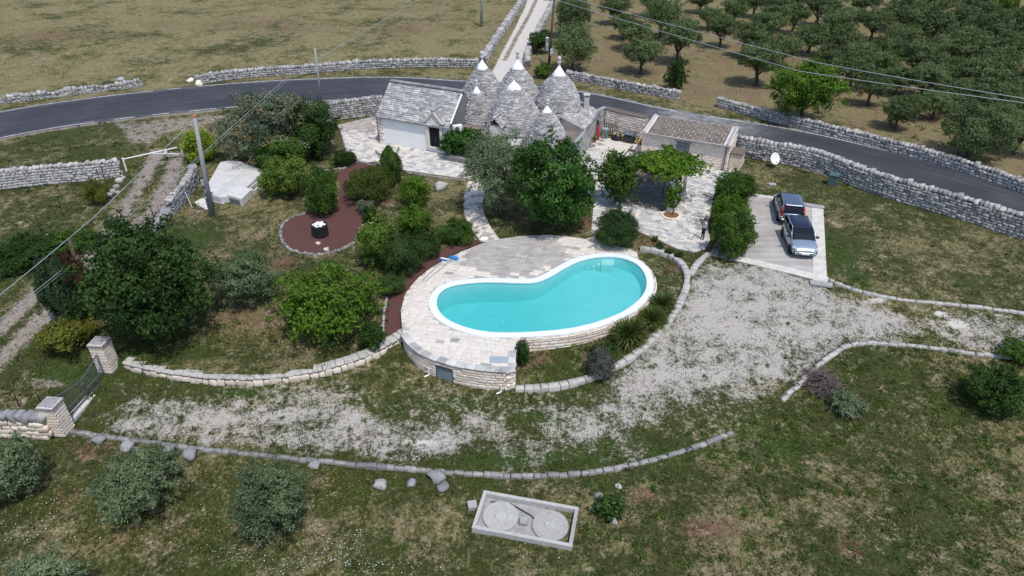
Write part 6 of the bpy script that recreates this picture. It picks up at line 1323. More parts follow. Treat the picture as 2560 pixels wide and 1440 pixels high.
# cars
def car(name, label, loc, rz, paint, roofmat, spec):
    e = empty(name, loc, rz, label, 'car'); Lc, Wc, Hc = spec['size']; hw = Wc / 2
    pm = paint; b = MB(); st = spec['body']; rings = []
    for (x, w_, zl, zs, zt) in st:
        half = [(w_ * .88, zl), (w_ * .99, zl + .10), (w_ * 1.0, (zl + zs) / 2), (w_ * .985, zs), (w_ * .90, zt), (w_ * .5, zt + .03), (0, zt + .04)]
        rings.append([(x, y, z) for y, z in half] + [(x, -y, z) for y, z in reversed(half[:-1])])
    k = len(rings[0]); vs = [p for r_ in rings for p in r_]; fs = []
    for i in range(len(rings) - 1):
        for j in range(k): fs.append((i * k + j, i * k + (j + 1) % k, (i + 1) * k + (j + 1) % k, (i + 1) * k + j))
    fs.append(tuple(range(k))); fs.append(tuple(reversed(range((len(rings) - 1) * k, len(rings) * k))))
    b.add(vs, fs); me = b.mesh('body', pm, True); bm = bmesh.new(); bm.from_mesh(me); bmesh.ops.recalc_face_normals(bm, faces=bm.faces[:]); bm.to_mesh(me); bm.free(); body = link('body', me, e)
    ssm = body.modifiers.new('smooth', 'SUBSURF'); ssm.levels = ssm.render_levels = 2
    # cabin
    def ring(x0, x1, w0, w1, z0, z1):       # rear x, front x, half width rear/front, z at rear/front
        pts = []; xs_ = [0, .03, .25, .5, .75, .97, 1.0]
        for t_ in xs_:
            ww = (w0 + (w1 - w0) * t_) * (.80 if t_ in (0, 1.0) else 1.0); pts.append((x0 + (x1 - x0) * t_, ww, z0 + (z1 - z0) * t_))
        return pts + [(p[0], -p[1], p[2]) for p in reversed(pts)]
    cr = [ring(*q) for q in spec['cabin']]; k = len(cr[0]); g = MB(); rf = MB(); vs = [p for r_ in cr for p in r_]
    fs = [(i * k + j, i * k + (j + 1) % k, (i + 1) * k + (j + 1) % k, (i + 1) * k + j) for i in range(2) for j in range(k)]
    g.add(vs[:3 * k], fs); gm = g.mesh('glass', MAT['darkglass'], False); bm = bmesh.new(); bm.from_mesh(gm); bmesh.ops.recalc_face_normals(bm, faces=bm.faces[:]); bm.to_mesh(gm); bm.free(); link('windows', gm, e)
    rf.add(vs[2 * k:], [(i * k + j, i * k + (j + 1) % k, (i + 1) * k + (j + 1) % k, (i + 1) * k + j) for i in range(len(cr) - 3) for j in range(k)] + [tuple((len(cr) - 3) * k + j for j in range(k))]); rm = rf.mesh('roof', roofmat, True); bm = bmesh.new(); bm.from_mesh(rm); bmesh.ops.recalc_face_normals(bm, faces=bm.faces[:]); bm.to_mesh(rm); bm.free(); link('roof', rm, e)
    for sg in (1, -1):
        for a_, wd_ in spec['pillars']:
            j = a_ if sg > 0 else k - 1 - a_
            p0, p1, p2 = [Vector(cr[i][j]) for i in (0, 1, 2)]; ctr = Vector((p0.x, 0, p0.z)); b = MB(); b.tube([p0 + (p0 - ctr).normalized() * -.015, p1, p2 + Vector((0, -sg * .01, 0))], wd_, 6); b.build('pillar', pm, e, smooth=True)
        b = MB(); rr = [Vector(p) for p in (cr[2][1:6] if sg > 0 else [cr[2][k - 1 - q] for q in range(1, 6)])]; b.tube(rr, spec['rail'], 6); b.build('roof_rail', pm, e, smooth=True)
        b = MB(); b.tube([Vector(p) + Vector((0, sg * .008, -.0)) for p in (cr[0][1:6] if sg > 0 else [cr[0][k - 1 - q] for q in range(1, 6)])], .018, 5); b.build('window_sill_trim', MAT['black'], e)
        mx_ = spec['mirror']; b = MB(); b.box((mx_, sg * (hw + .10), 1.06), (.12, .20, .15), sg * .2); b.tube([(mx_ + .02, sg * hw * .93, 1.0), (mx_, sg * (hw + .05), 1.04)], .025, 5); b.build('mirror', MAT['black'] if spec['black_mirror'] else pm, e, bevel=.03)
        for dx in (-.25, .55):
            b = MB(); b.box((dx - .15, sg * (hw + .005), .88), (.18, .03, .03)); b.build('door_handle', pm, e)
        b = MB(); b.box((-.05, sg * (hw - .005), .33), (Lc * .5, .03, .16)); b.build('side_skirt', MAT['black'], e, bevel=.01)
        for wx in spec['wheels']:
            wl_ = empty('wheel', (wx, sg * (hw - .10), .33)); wl_.parent = e; wl_.rotation_euler = (math.radians(-90 * sg), 0, 0)
            b = MB(); b.lathe([(.22, -.10), (.31, -.11), (.335, -.07), (.335, .07), (.31, .11), (.22, .10)], 20); b.build('tyre', MAT['rubber'], wl_, smooth=True)
            b = MB(); b.lathe([(.22, -.02), (.225, .09), (.19, .095), (.18, .06), (.06, .075), (.01, .08)], 20); b.build('rim', MAT['galv'], wl_, smooth=True)
            b = MB(); 
            for q in range(11):
                a0, a1 = math.pi * q / 11, math.pi * (q + 1) / 11
                b.add([(wx + .36 * math.cos(a0), sg * (hw + .012), .33 + .36 * math.sin(a0)), (wx + .43 * math.cos(a0), sg * (hw + .006), .33 + .43 * math.sin(a0)), (wx + .43 * math.cos(a1), sg * (hw + .006), .33 + .43 * math.sin(a1)), (wx + .36 * math.cos(a1), sg * (hw + .012), .33 + .36 * math.sin(a1))], [(0, 1, 2, 3), (3, 2, 1, 0)])
            b.build('wheel_arch', MAT['black'], e)
    spec['extra'](e, hw, Lc)
    return e
def carpaint(name, col, rough=.28, metal=.7):
    t = NT(name); n = t.noise(1.5, 2); m_ = t.done(t.ramp(n, [(.3, tuple(c * .94 for c in col)), (.7, col)]), rough, .5, metal); t.b.inputs['Coat Weight'].default_value = .5; t.b.inputs['Coat Roughness'].default_value = .08; return m_
MAT['lens'] = m_plain('lamp_lens', (.62, .66, .70), .12, .6, .3, var=.2, nscale=12); MAT['redlens'] = m_plain('red_lens', (.45, .01, .015), .15, .6, var=.1); MAT['plate'] = m_plain('number_plate', (.68, .70, .74), .4, .4); MAT['plate_y'] = m_plain('yellow_plate', (.62, .48, .03), .4, .4)
def bx(e, nm, c, d, mat, rz=0, ry=0, bev=.02): b = MB(); b.box((0, 0, 0), d); o = b.build(nm, mat, e, bevel=bev); o.location = c; o.rotation_euler = (0, ry, rz); return o
def front_face(e, hw, L):
    x = L / 2
    for sg in (1, -1):
        h = MB(); h.add([(x - .42, sg * .80, .80), (x - .15, sg * .60, .755), (x - .08, sg * .56, .68), (x - .30, sg * .83, .70), (x - .46, sg * .86, .76)], [(0, 1, 2, 3, 4) if sg > 0 else (4, 3, 2, 1, 0)]); h2 = MB(); h2.v = [(a + .07, bb * 1.03, c + .075) for a, bb, c in h.v]; h2.f = h.f; h2.m = h.m
        o = h2.build('headlight', MAT['lens'], e); s_ = o.modifiers.new('thick', 'SOLIDIFY'); s_.thickness = .06; s_.offset = -1
        bx(e, 'fog_lamp', (x - .08, sg * .68, .50), (.12, .20, .16), MAT['black'], sg * -.45); bx(e, 'fog_lens', (x - .02, sg * .67, .50), (.06, .09, .09), MAT['lens'], sg * -.45)
    bx(e, 'grille', (x - .01, 0, .555), (.07, .98, .17), MAT['black']); bx(e, 'grille_bar', (x + .03, 0, .56), (.03, .96, .03), MAT['galv']); bx(e, 'upper_grille', (x - .07, 0, .685), (.09, .86, .04), MAT['black']); bx(e, 'lower_grille', (x - .01, 0, .41), (.07, .8, .07), MAT['black'])
    bx(e, 'number_plate', (x + .04, 0, .47), (.02, .52, .11), MAT['plate'], 0, 0, .003); bx(e, 'badge', (x - .06, 0, .745), (.05, .16, .06), MAT['galv'], 0, -.7, .02)
    b = MB(); b.tube([(.88, .45, 1.10), (.90, -.1, 1.095)], .012, 5); b.tube([(.90, -.05, 1.095), (.88, -.55, 1.10)], .012, 5); b.build('wiper', MAT['black'], e)
FSPEC = dict(size=(4.05, 1.77, 1.66), body=[(-2.0, .66, .42, .80, .92), (-1.93, .80, .34, .90, 1.0), (-1.3, .88, .26, .95, 1.03), (0, .885, .25, .94, 1.02), (.75, .885, .25, .93, 1.01), (1.1, .88, .25, .91, .98), (1.5, .86, .25, .84, .90), (1.82, .80, .28, .72, .79), (1.98, .70, .33, .60, .67), (2.03, .58, .38, .50, .56)],
             cabin=[(-1.92, 1.02, .82, .80, .98, 1.0), (-1.82, .62, .79, .77, 1.28, 1.30), (-1.68, .22, .70, .68, 1.57, 1.56), (-1.62, .14, .64, .62, 1.625, 1.615), (-1.4, -.05, .45, .45, 1.66, 1.65)], pillars=[(1, .05), (5, .035), (3, .03)], rail=.035, mirror=.62, black_mirror=True, wheels=(1.25, -1.27), extra=front_face)
c0 = at(2000, 612, .8); SIL = carpaint('silver_blue_paint', (.42, .49, .57))
MAT['blackroof'] = m_plain('black_gloss_roof', (.012, .014, .03), .12, .6, var=.1)
def rear_face(e, hw, L):
    x = -L / 2
    for sg in (1, -1):
        b = MB(); b.tube([(x + .02, sg * .78, .98), (x + .10, sg * .78, 1.2), (x + .30, sg * .70, 1.52)], [.075, .06, .045], 8); b.build('tail_light', MAT['redlens'], e, smooth=True)
        bx(e, 'rear_lamp', (x + .02, sg * .76, .86), (.07, .18, .16), MAT['redlens'], sg * .3); bx(e, 'reversing_lamp', (x - .01, sg * .76, .78), (.06, .16, .07), MAT['lens'], sg * .3)
    bx(e, 'number_plate', (x - .035, 0, .80), (.02, .52, .13), MAT['plate_y'], 0, .15, .003); bx(e, 'bumper_step', (x + .0, 0, .60), (.12, 1.45, .07), MAT['galv']); bx(e, 'lower_valance', (x + .02, 0, .42), (.10, 1.4, .12), MAT['black'])
    bx(e, 'tailgate_spoiler', (x + .42, 0, 1.62), (.22, 1.2, .035), SIL2); b = MB(); b.tube([(x + .05, .1, 1.08), (x + .10, -.4, 1.12)], .012, 5); b.build('rear_wiper', MAT['black'], e)
    bx(e, 'boot_trim', (x - .02, 0, .90), (.03, .8, .035), MAT['galv']); bx(e, 'aerial', (x + .62, 0, 1.70), (.12, .04, .06), MAT['black'])
SIL2 = carpaint('slate_silver_paint', (.17, .205, .27))
RSPEC = dict(size=(4.5, 1.82, 1.68), body=[(-2.25, .72, .44, .88, .98), (-2.18, .84, .36, .95, 1.03), (-1.6, .90, .28, .98, 1.06), (0, .91, .26, .96, 1.04), (.9, .905, .26, .94, 1.02), (1.35, .89, .26, .90, .97), (1.85, .84, .28, .78, .85), (2.15, .72, .33, .64, .70), (2.25, .58, .38, .52, .58)],
             cabin=[(-2.16, 1.15, .84, .82, 1.02, 1.0), (-2.02, .72, .81, .79, 1.3, 1.32), (-1.80, .30, .72, .70, 1.58, 1.58), (-1.74, .2, .66, .64, 1.645, 1.64), (-1.5, 0, .45, .45, 1.68, 1.67)], pillars=[(1, .05), (5, .035), (3, .03), (2, .03)], rail=.03, mirror=.78, black_mirror=False, wheels=(1.35, -1.3), extra=rear_face)
fr_c = at(2012, 640, .35); dv = Vector((.13, 1.0, 0)).normalized(); ang_f = math.atan2(-dv.y, -dv.x); cc = Vector((fr_c[0], fr_c[1], 0)) + dv * 2.0
car('parked_car', 'silver hatchback with black roof parked nose towards the drive', (cc.x, cc.y, .045), ang_f, SIL, MAT['blackroof'], FSPEC)
rr_c = at(1981, 545, .8); dv = Vector((.22, 1.0, 0)).normalized(); cc = Vector((rr_c[0], rr_c[1], 0)) + dv * 2.25
car('parked_car', 'slate silver estate car with red tail lights parked behind the hatchback', (cc.x, cc.y, .045), math.atan2(dv.y, dv.x), SIL2, SIL2, RSPEC)
# poles and wires
def pole(name, label, base, top_px, r0, r1, mat, extra=None, wood=False, gz=None):
    X, Y = base; gz = Tz(X, Y) if gz is None else gz; h = hgt(*top_px, Y) - gz; e = empty(name, (X, Y, gz), 0, label, 'pole'); b = MB(); lx = at(*top_px, gz + h)[0] - X
    b.tube([(0, 0, -.4), (lx * .5, 0, h * .5), (lx, 0, h)], [r0, (r0 + r1) / 2, r1], 12); b.build('shaft', MAT[mat], e, smooth=True); return e, h, Vector((X + lx, Y, gz + h))
pA, hA, tA = pole('utility_pole', 'tall concrete pole beside the cistern', G(530, 538), (486, 292), .20, .13, 'poleconc')
b = MB(); b.lathe([(.15, 0), (.14, .1), (.05, .16)], 10, (tA.x - pA.location.x, 0, hA)); b.build('cap', MAT['tile_red'], pA)
for k in range(2):
    b = MB(); b.box((-.03, -.2, hA * (.12 + .17 * k)), (.12, .05, 1.2)); b.build('cable_duct', MAT['metalgrey'], pA)
b = MB(); b.box((.05, -.22, hA * .36), (.22, .16, .5)); b.build('junction_box', MAT['concrete'], pA, bevel=.02)
pB, hB, tB = pole('utility_pole', 'slim concrete pole on the verge behind the creeper mound', at(803, 258, .9), (787, 120), .13, .09, 'poleconc', gz=.9)
pC, hC, tC = pole('utility_pole', 'wooden pole carrying meter boxes beside the white lane', at(1372, 163, .9), (1386, -6), .16, .12, 'polewood', gz=.9)
for z_, s_, m_ in ((2.2, .55, 'galv'), (3.0, .45, 'galv'), (1.6, .5, 'dishwhite')):
    b = MB(); b.box((-.28 if z_ > 2 else .3, -.12, z_), (.36, .28, s_ + .3)); b.build('meter_box', MAT[m_], pC, bevel=.03)
b = MB(); b.tube([(.5, 0, hC - .3), (-.9, 0, hC - .3)], .04, 6); b.build('cross_arm', MAT['metalgrey'], pC)
pD, hD, tD = pole('utility_pole', 'concrete pole in the dry field left of the white lane', at(1203, 66, .9), (1206, -70), .2, .14, 'poleconc', gz=.9)
pE, hE, tE = pole('utility_pole', 'leaning dark wooden pole beside the fig tree', G(226, 772), (173, 598), .13, .10, 'polewood')
def wire(name, label, pts, r, mat, sag=0.0):
    o_ = Vector(pts[0]); b = MB(); P = []
    for a, c in zip(pts[:-1], pts[1:]):
        a, c = Vector(a), Vector(c)
        for k in range(10): t_ = k / 10; q = a.lerp(c, t_); q.z -= sag * 4 * t_ * (1 - t_); P.append(q - o_)
    P.append(Vector(pts[-1]) - o_); b.tube(P, r, 5); o = b.build(name, MAT[mat]); o.location = o_; props(o, label, 'cable'); return o
V3 = lambda px, py, z: Vector((*at(px, py, z), z))
wire('power_line', 'upper power line running from the lane pole over the grove', [V3(1386, -16, 9.0), V3(2050, 158, 8.0), V3(2560, 246, 8.2), V3(2900, 300, 8.4)], .030, 'wire', .05)
wire('power_line', 'lower power line running from the lane pole over the grove', [tC + Vector((.3, 0, -.3)), V3(2000, 178, 7.2), V3(2560, 257, 7.6), V3(2900, 305, 7.8)], .030, 'wire', .05)
wire('service_cable', 'thick pale cable running down left from the concrete pole', [tA + Vector((-.2, -.1, -.3)), V3(240, 538, 5.6), V3(0, 737, 5.2), V3(-200, 905, 5.2)], .022, 'wire', .03)
zA = hgt(508, 388, pA.location.y)
for k, lb in ((0, 'upper of two thin cables passing the wooden pole'), (1, 'lower of two thin cables passing the wooden pole')):
    dx = 8 * k; wire('service_cable', lb, [V3(-120, 892 + dx, 3.6), V3(93, 724 + dx, 3.6), V3(194, 643 + dx, 3.3), V3(345, 521 + dx, 3.9), V3(505, 385 + dx, zA), V3(655, 250 + dx, zA + 1.0), V3(722, 190 + dx, zA + 1.2), V3(1060, -10, 7.5)], .016, 'wiregreen' if k else 'wire')
# left bar gate
g0 = G(317, 428); g1 = G(459, 393); e = empty('bar_gate', (*g0, Tz(*g0)), 0, 'white metal bar gate across the top of the dirt track', 'gate'); d = Vector((g1[0] - g0[0], g1[1] - g0[1], Tz(*g1) - Tz(*g0)))
for q, nm in ((Vector((0, 0, 0)), 'post'), (d, 'post')):
    b = MB(); b.tube([q + Vector((0, 0, -.2)), q + Vector((0, 0, 1.25))], .07, 8); b.build(nm, MAT['white'], e)
b = MB(); b.tube([Vector((0, 0, 1.12)), d + Vector((0, 0, 1.02))], .05, 8); b.build('top_bar', MAT['white'], e)
b = MB(); b.tube([d * .5 + Vector((0, 0, 1.02)), d + Vector((0, 0, .3))], .04, 8); b.build('brace', MAT['white'], e)
b = MB(); b.box(d * .72 + Vector((0, 0, .92)), (.3, .06, .3)); b.build('sign_plate', MAT['dishwhite'], e)
# iron gate and pillars
gn = G(158, 1078); gf = G(275, 922); ga = math.atan2(gf[1] - gn[1], gf[0] - gn[0])
def pillar(label, p, h):
    gz = Tz(*p); e = empty('gate_pillar', (p[0], p[1], gz), ga, label, 'pillar'); b = MB(); b.box((0, 0, h / 2 - .1), (.72, .72, h + .2)); b.build('shaft', MAT['mortar'], e); its = []
    z = 0; k = 0
    while z < h - .05:
        ch = .2
        for ax in range(4):
            n_ = 2; 
            for j in range(n_):
                off = (-.19 + .38 * j) + (.05 if k % 2 else -.05); q = Matrix.Rotation(ax * math.pi / 2, 4, 'Z') @ TR((off, -.37, z + ch / 2), (.375, .08, .19), 0); its.append(('block', R.randrange(8), q))
        z += ch; k += 1
    put(its, 'warmstone', e, 'stone'); b = MB(); b.box((0, 0, h + .06), (.92, .92, .14)); b.box((0, 0, h + .17), (.86, .86, .12), top=.5); b.build('cap', MAT['greystone'], e, bevel=.02); return gz
dgn = Vector((math.cos(ga), math.sin(ga))); zn = pillar('gate pillar of cream stone nearest the meadow, beside the stone wall', gn, 1.85); zf = pillar('gate pillar of cream stone farther up, in front of the ivy', gf, 1.85)
GL = math.hypot(gf[0] - gn[0], gf[1] - gn[1]) - .95; e = empty('iron_gate', (gn[0] + dgn.x * .47, gn[1] + dgn.y * .47, (zn + zf) / 2), ga, 'grey iron double gate of thin bars between the cream pillars', 'gate')
for lf in range(2):
    x0 = 0.02 + lf * GL / 2; x1 = GL / 2 - .02 + lf * GL / 2; out_ = x0 if lf == 0 else x1; inn = x1 if lf == 0 else x0
    zt = lambda x: 1.25 + .45 * ((x - inn) / (out_ - inn)) ** 1.6
    b = MB(); b.tube([(x0, 0, .08), (x1, 0, .08)], .03, 6); b.tube([(x0, 0, .55), (x1, 0, .55)], .025, 6); b.tube([(x0 + (x1 - x0) * k / 8, 0, zt(x0 + (x1 - x0) * k / 8)) for k in range(9)], .03, 6)
    b.tube([(x0, 0, .05), (x0, 0, zt(x0))], .035, 6); b.tube([(x1, 0, .05), (x1, 0, zt(x1))], .035, 6); fr = b.build('leaf_frame', MAT['metalgrey'], e)
    nb = 13
    for k in range(1, nb):
        x = x0 + (x1 - x0) * k / nb; b = MB(); b.tube([(x, 0, .08), (x, 0, zt(x) + .08)], .014, 5); b.build('bar', MAT['metalgrey'], fr)
b = MB(); b.box((GL / 2, -.06, .95), (.16, .08, .2)); b.build('lock', MAT['metalgrey'], e)
b = MB(); b.box((GL / 2, 0, -.1), (GL + .6, .5, .2)); b.build('threshold', MAT['padedge'], e)
# fence posts and sticks
for (bp, tp, lb, mt) in (((159, 541), (143, 491), 'iron fence post in the rough grass below the white wall', 'black'), ((104, 582), (87, 533), 'iron fence post lowest in the rough grass left of the track', 'black'), ((253, 466), (240, 418), 'iron fence post left of the wispy bush against the white wall', 'black'), ((266, 464), (266, 397), 'upright iron fence post nearest the bar gate', 'black'), ((421, 505), (414, 478), 'short dark post beside the rubble wall on the track', 'black'), ((382, 541), (376, 514), 'short dark post at the collapsed wall end', 'black'), ((48, 1017), (36, 984), 'thin iron post rising behind the gate wall at the left edge', 'black'), ((108, 1019), (93, 985), 'thin iron post rising behind the near gate pillar', 'black'), ((482, 520), (461, 481), 'white stick leaning against the rubble wall', 'white'), ((1145, 205), (1142, 185), 'small sign post on the verge behind the back cone', 'galv')):
    p = G(*bp); gz = Tz(*p); h = max(.7, min(2.0, hgt(*tp, p[1]) - gz)); tx = at(*tp, gz + h)[0] - p[0]; b = MB(); b.tube([(0, 0, -.2), (tx * .8, 0, h)], .028, 6); o = b.build('fence_post', MAT[mt]); o.location = (p[0], p[1], gz); props(o, lb, 'post')
# brush piles
def brush(label, px, py, n, rx, ry, h, mat):
    p = G(px, py); g = random.Random(px); b = MB()
    for k in range(n):
        a = g.uniform(0, 6.28); r_ = math.sqrt(g.random()); c = Vector((rx * r_ * math.cos(a) * .75, ry * r_ * math.sin(a) * .75, h * (1 - r_ ** 1.5) * g.random() + .05)); d = Vector((g.gauss(0, 1), g.gauss(0, 1), g.gauss(0, .25))).normalized() * g.uniform(.3, .75); m_ = c + Vector((g.uniform(-.1, .1), g.uniform(-.1, .1), g.uniform(-.05, .1))); q = [c - d, m_, c + d]
        for w_ in q: w_.z = max(w_.z, .02)
        b.tube(q, [g.uniform(.012, .028), .014, .006], 4, cap=False)
    o = b.build('brush_pile', MAT[mat]); o.location = (p[0], p[1], Tz(*p)); props(o, label, 'brush pile'); return p
brush('heap of bare purplish brown twigs beside the curved kerb', 2055, 962, 420, 1.0, 1.25, .9, 'twig')
p = brush('grey cut olive boughs heaped next to the bare twigs', 2112, 1012, 160, .95, .9, .6, 'twig')
veg('cut_branches', 'pale grey green olive cuttings drying on the bough heap', 'branches', (2068, 970, 2160, 1050), 'olive', (.18, .05), 1.7, 10, trunk=0, hz=.45, upright=.2, rough=.9)
# pergola frame
F0 = Vector(at(1528, 500)); F1 = Vector(at(1674, 530)); fd = (F1 - F0).normalized(); bn = Vector((-fd.y, fd.x)); Lp = (F1 - F0).length; Dp = 4.4; e = empty('pergola', (F0.x, F0.y, .05), math.atan2(fd.y, fd.x), 'timber pergola with a white column in the courtyard', 'pergola')
for x_, y_, w_, m_ in ((0, 0, .3, 'cream'), (Lp, 0, .46, 'cream'), (0, Dp, .3, 'cream'), (Lp, Dp, .3, 'cream')):
    b = MB(); b.box((x_, y_, 1.25), (w_, w_, 2.5), top=.85); b.build('column', MAT[m_], e, bevel=.02)
for y_ in (0, Dp):
    b = MB(); b.box((Lp / 2, y_, 2.6), (Lp + .6, .16, .22)); b.build('main_beam', MAT['wood'], e, bevel=.01)
for k in range(8):
    b = MB(); b.box((-.1 + (Lp + .2) * k / 7, Dp / 2, 2.79), (.10, Dp + 1.0, .15)); b.build('rafter', MAT['wood'], e, bevel=.01)
b = MB(); b.box((1.1, Dp - .4, .5), (1.8, .7, 1.0)); o = b.build('stone_counter', MAT['concrete'], bevel=.02); q = F0 + fd * 1.4 + bn * (Dp + .9); o.location = (q.x, q.y, .05); o.rotation_euler = (0, 0, math.atan2(fd.y, fd.x)); o.data.transform(Matrix.Translation((-1.1, -Dp + .4, 0))); props(o, 'grey masonry counter behind the pergola vine', 'counter')
q = at(1677, 537, .1); e = empty('tree_ring', (q[0], q[1], .05), 0, 'round brick edged planting hole at the foot of the white column', 'planter')
its = [('block', k % 8, TR((.66 * math.cos(k * math.pi / 10), .66 * math.sin(k * math.pi / 10), .02), (.2, .16, .14), k * math.pi / 10 + math.pi / 2)) for k in range(20)]; put(its, 'warmstone', e, 'edging_brick'); b = MB(); b.lathe([(.6, -.05), (.6, .02), (.1, .04)], 18); b.build('soil', MAT['redsoil'], e)
b = MB(); b.tube([(.1, 0, 0), (.18, .05, .6), (.15, .1, 1.4)], [.05, .045, .03], 7); b.build('vine_stem', MAT['bark'], e)
# courtyard things
def thing(name, label, cat, px, py, rz=0.0, z=.06): q = at(px, py, z); return empty(name, (q[0], q[1], z), rz, label, cat)
e = thing('folded_parasol', 'folded red parasol with a black top leaning in the courtyard corner', 'parasol', 1496, 350); M_ = Matrix.Rotation(math.radians(-6), 4, 'Y')
b = MB(); b.lathe([(.03, 0), (.12, .15), (.17, .5), (.15, 1.1), (.10, 1.45)], 10); o = b.build('canopy', MAT['red'], e); o.rotation_euler = (math.radians(-10), math.radians(-4), 0)
b = MB(); b.lathe([(.11, 1.42), (.12, 1.6), (.08, 1.95), (.02, 2.0)], 10); o = b.build('top_cover', MAT['black'], e); o.rotation_euler = (math.radians(-10), math.radians(-4), 0)
e = thing('garden_bench', 'grey slatted bench standing upright against the courtyard wall', 'bench', 1524, 340, math.radians(-35))
for k in range(7): bx(e, 'slat', (-.7 + k * .23, .1, .75), (.12, .04, 1.0), MAT['wood'])
for z_ in (.35, 1.1): bx(e, 'rail', (0, .15, z_), (1.6, .05, .1), MAT['wood'])
bx(e, 'leg', (-.75, -.1, .2), (.08, .4, .5), MAT['wood']); bx(e, 'leg', (.75, -.1, .2), (.08, .4, .5), MAT['wood'])
e = thing('wheelie_bin', 'grey green plastic bin with a pale blue lid by the bench', 'bin', 1512, 344, math.radians(-25)); bx(e, 'body', (0, 0, .42), (.6, .6, .84), MAT['greyplastic'], 0, 0, .04); bx(e, 'lid', (0, -.03, .90), (.58, .5, .1), MAT['bluegrey'], 0, 0, .03); bx(e, 'foot', (-.2, -.3, .08), (.1, .1, .16), MAT['black'])
e = thing('log_basket', 'black round basket beside cut log rounds in the courtyard', 'basket', 1545, 350)
b = MB(); b.lathe([(.30, 0), (.36, .3), (.34, .55), (.30, .55), (.28, .2)], 18); b.build('basket', MAT['black'], e, smooth=True); b = MB(); b.lathe([(.55, 0), (.55, .05), (.48, .3), (.4, .3)], 18, (-.1, .25, 0)); b.build('hose_coil', MAT['rubber'], e, smooth=True)
for k, (px, py) in enumerate(((1538, 340), (1556, 346), (1596, 356), (1600, 350))):
    q = at(px, py, .2); b = MB(); b.lathe([(.22, 0), (.23, .2), (.22, .42)], 14); o = b.build('log_round', MAT['yellowwood']); o.location = (q[0], q[1], .06); props(o, ['cut yellow log behind the black basket', 'cut yellow log right of the black basket', 'lower cut log right of the barbecue', 'upper cut log right of the barbecue'][k], 'log', 'cut logs in the courtyard')
e = thing('barbecue', 'black barbecue with a closed lid against the courtyard wall', 'barbecue', 1573, 356, math.radians(-30))
bx(e, 'cabinet', (0, 0, .45), (1.05, .6, .5), MAT['black']); b = MB(); 
for k in range(7):
    a0 = math.pi * k / 6; 
    b.v += [(-.52, -.33 * math.cos(a0), .78 + .36 * math.sin(a0)), (.52, -.33 * math.cos(a0), .78 + .36 * math.sin(a0))]
b.f = [[2 * k, 2 * k + 1, 2 * k + 3, 2 * k + 2] for k in range(6)] + [[2 * k for k in range(7)][::-1], [2 * k + 1 for k in range(7)]]; b.m = [0] * len(b.f); b.build('lid', MAT['metalgrey'], e)
bx(e, 'handle', (0, -.38, .95), (.8, .04, .04), MAT['galv']); bx(e, 'side_shelf', (.78, 0, .74), (.45, .5, .04), MAT['metalgrey'])
for sx_ in (-.45, .45):
    for sy_ in (-.24, .24): bx(e, 'leg', (sx_, sy_, .12), (.06, .06, .28), MAT['black'])
e = thing('flower_pot', 'terracotta pot with a small plant in the courtyard corner', 'pot', 1487, 356); b = MB(); b.lathe([(.10, 0), (.16, .26), (.17, .28), (.14, .28)], 14); b.build('pot', MAT['tile_red'], e)
V, Q, t_ = crown(77, .22, .22, .2, (.1, .05), 2.5, 5); link('foliage', mesh_np('foliage', V + np.array([0, 0, .42]), Q, MAT['bright'], t_), e)
e = thing('folding_chair', 'small grey wire chair beside the red parasol', 'chair', 1503, 362, .4)
for sx_ in (-.2, .2):
    b = MB(); b.tube([(sx_, -.25, 0), (sx_, .15, .85)], .015, 5); b.build('leg', MAT['galv'], e); b = MB(); b.tube([(sx_, .25, 0), (sx_, -.2, .45)], .015, 5); b.build('leg', MAT['galv'], e)
for k in range(5): bx(e, 'slat', (0, -.18 + k * .08, .45), (.42, .05, .015), MAT['wood'], 0, 0, .004)
bx(e, 'backrest', (0, .13, .78), (.42, .02, .14), MAT['wood'])
q = at(1479, 364, .1); b = MB(); b.lathe([(.42, 0), (.42, .06), (.38, .08)], 6); o = b.build('stone_slab', MAT['kerbstone']); o.location = (q[0], q[1], .055); o.scale = (1.1, .85, 1); o.rotation_euler = (0, 0, .5); props(o, 'six sided grey stone slab on the courtyard floor', 'slab')
# box planter below the wall vine
q = at(1137, 398, .2); b = MB(); b.box((0, 0, .2), (2.6, .7, .5)); o = b.build('stone_planter', MAT['kerbstone'], bevel=.03); o.location = (q[0] + .2, q[1], .02); o.rotation_euler = (0, 0, ANG); props(o, 'low grey stone trough at the foot of the wall vine', 'planter')
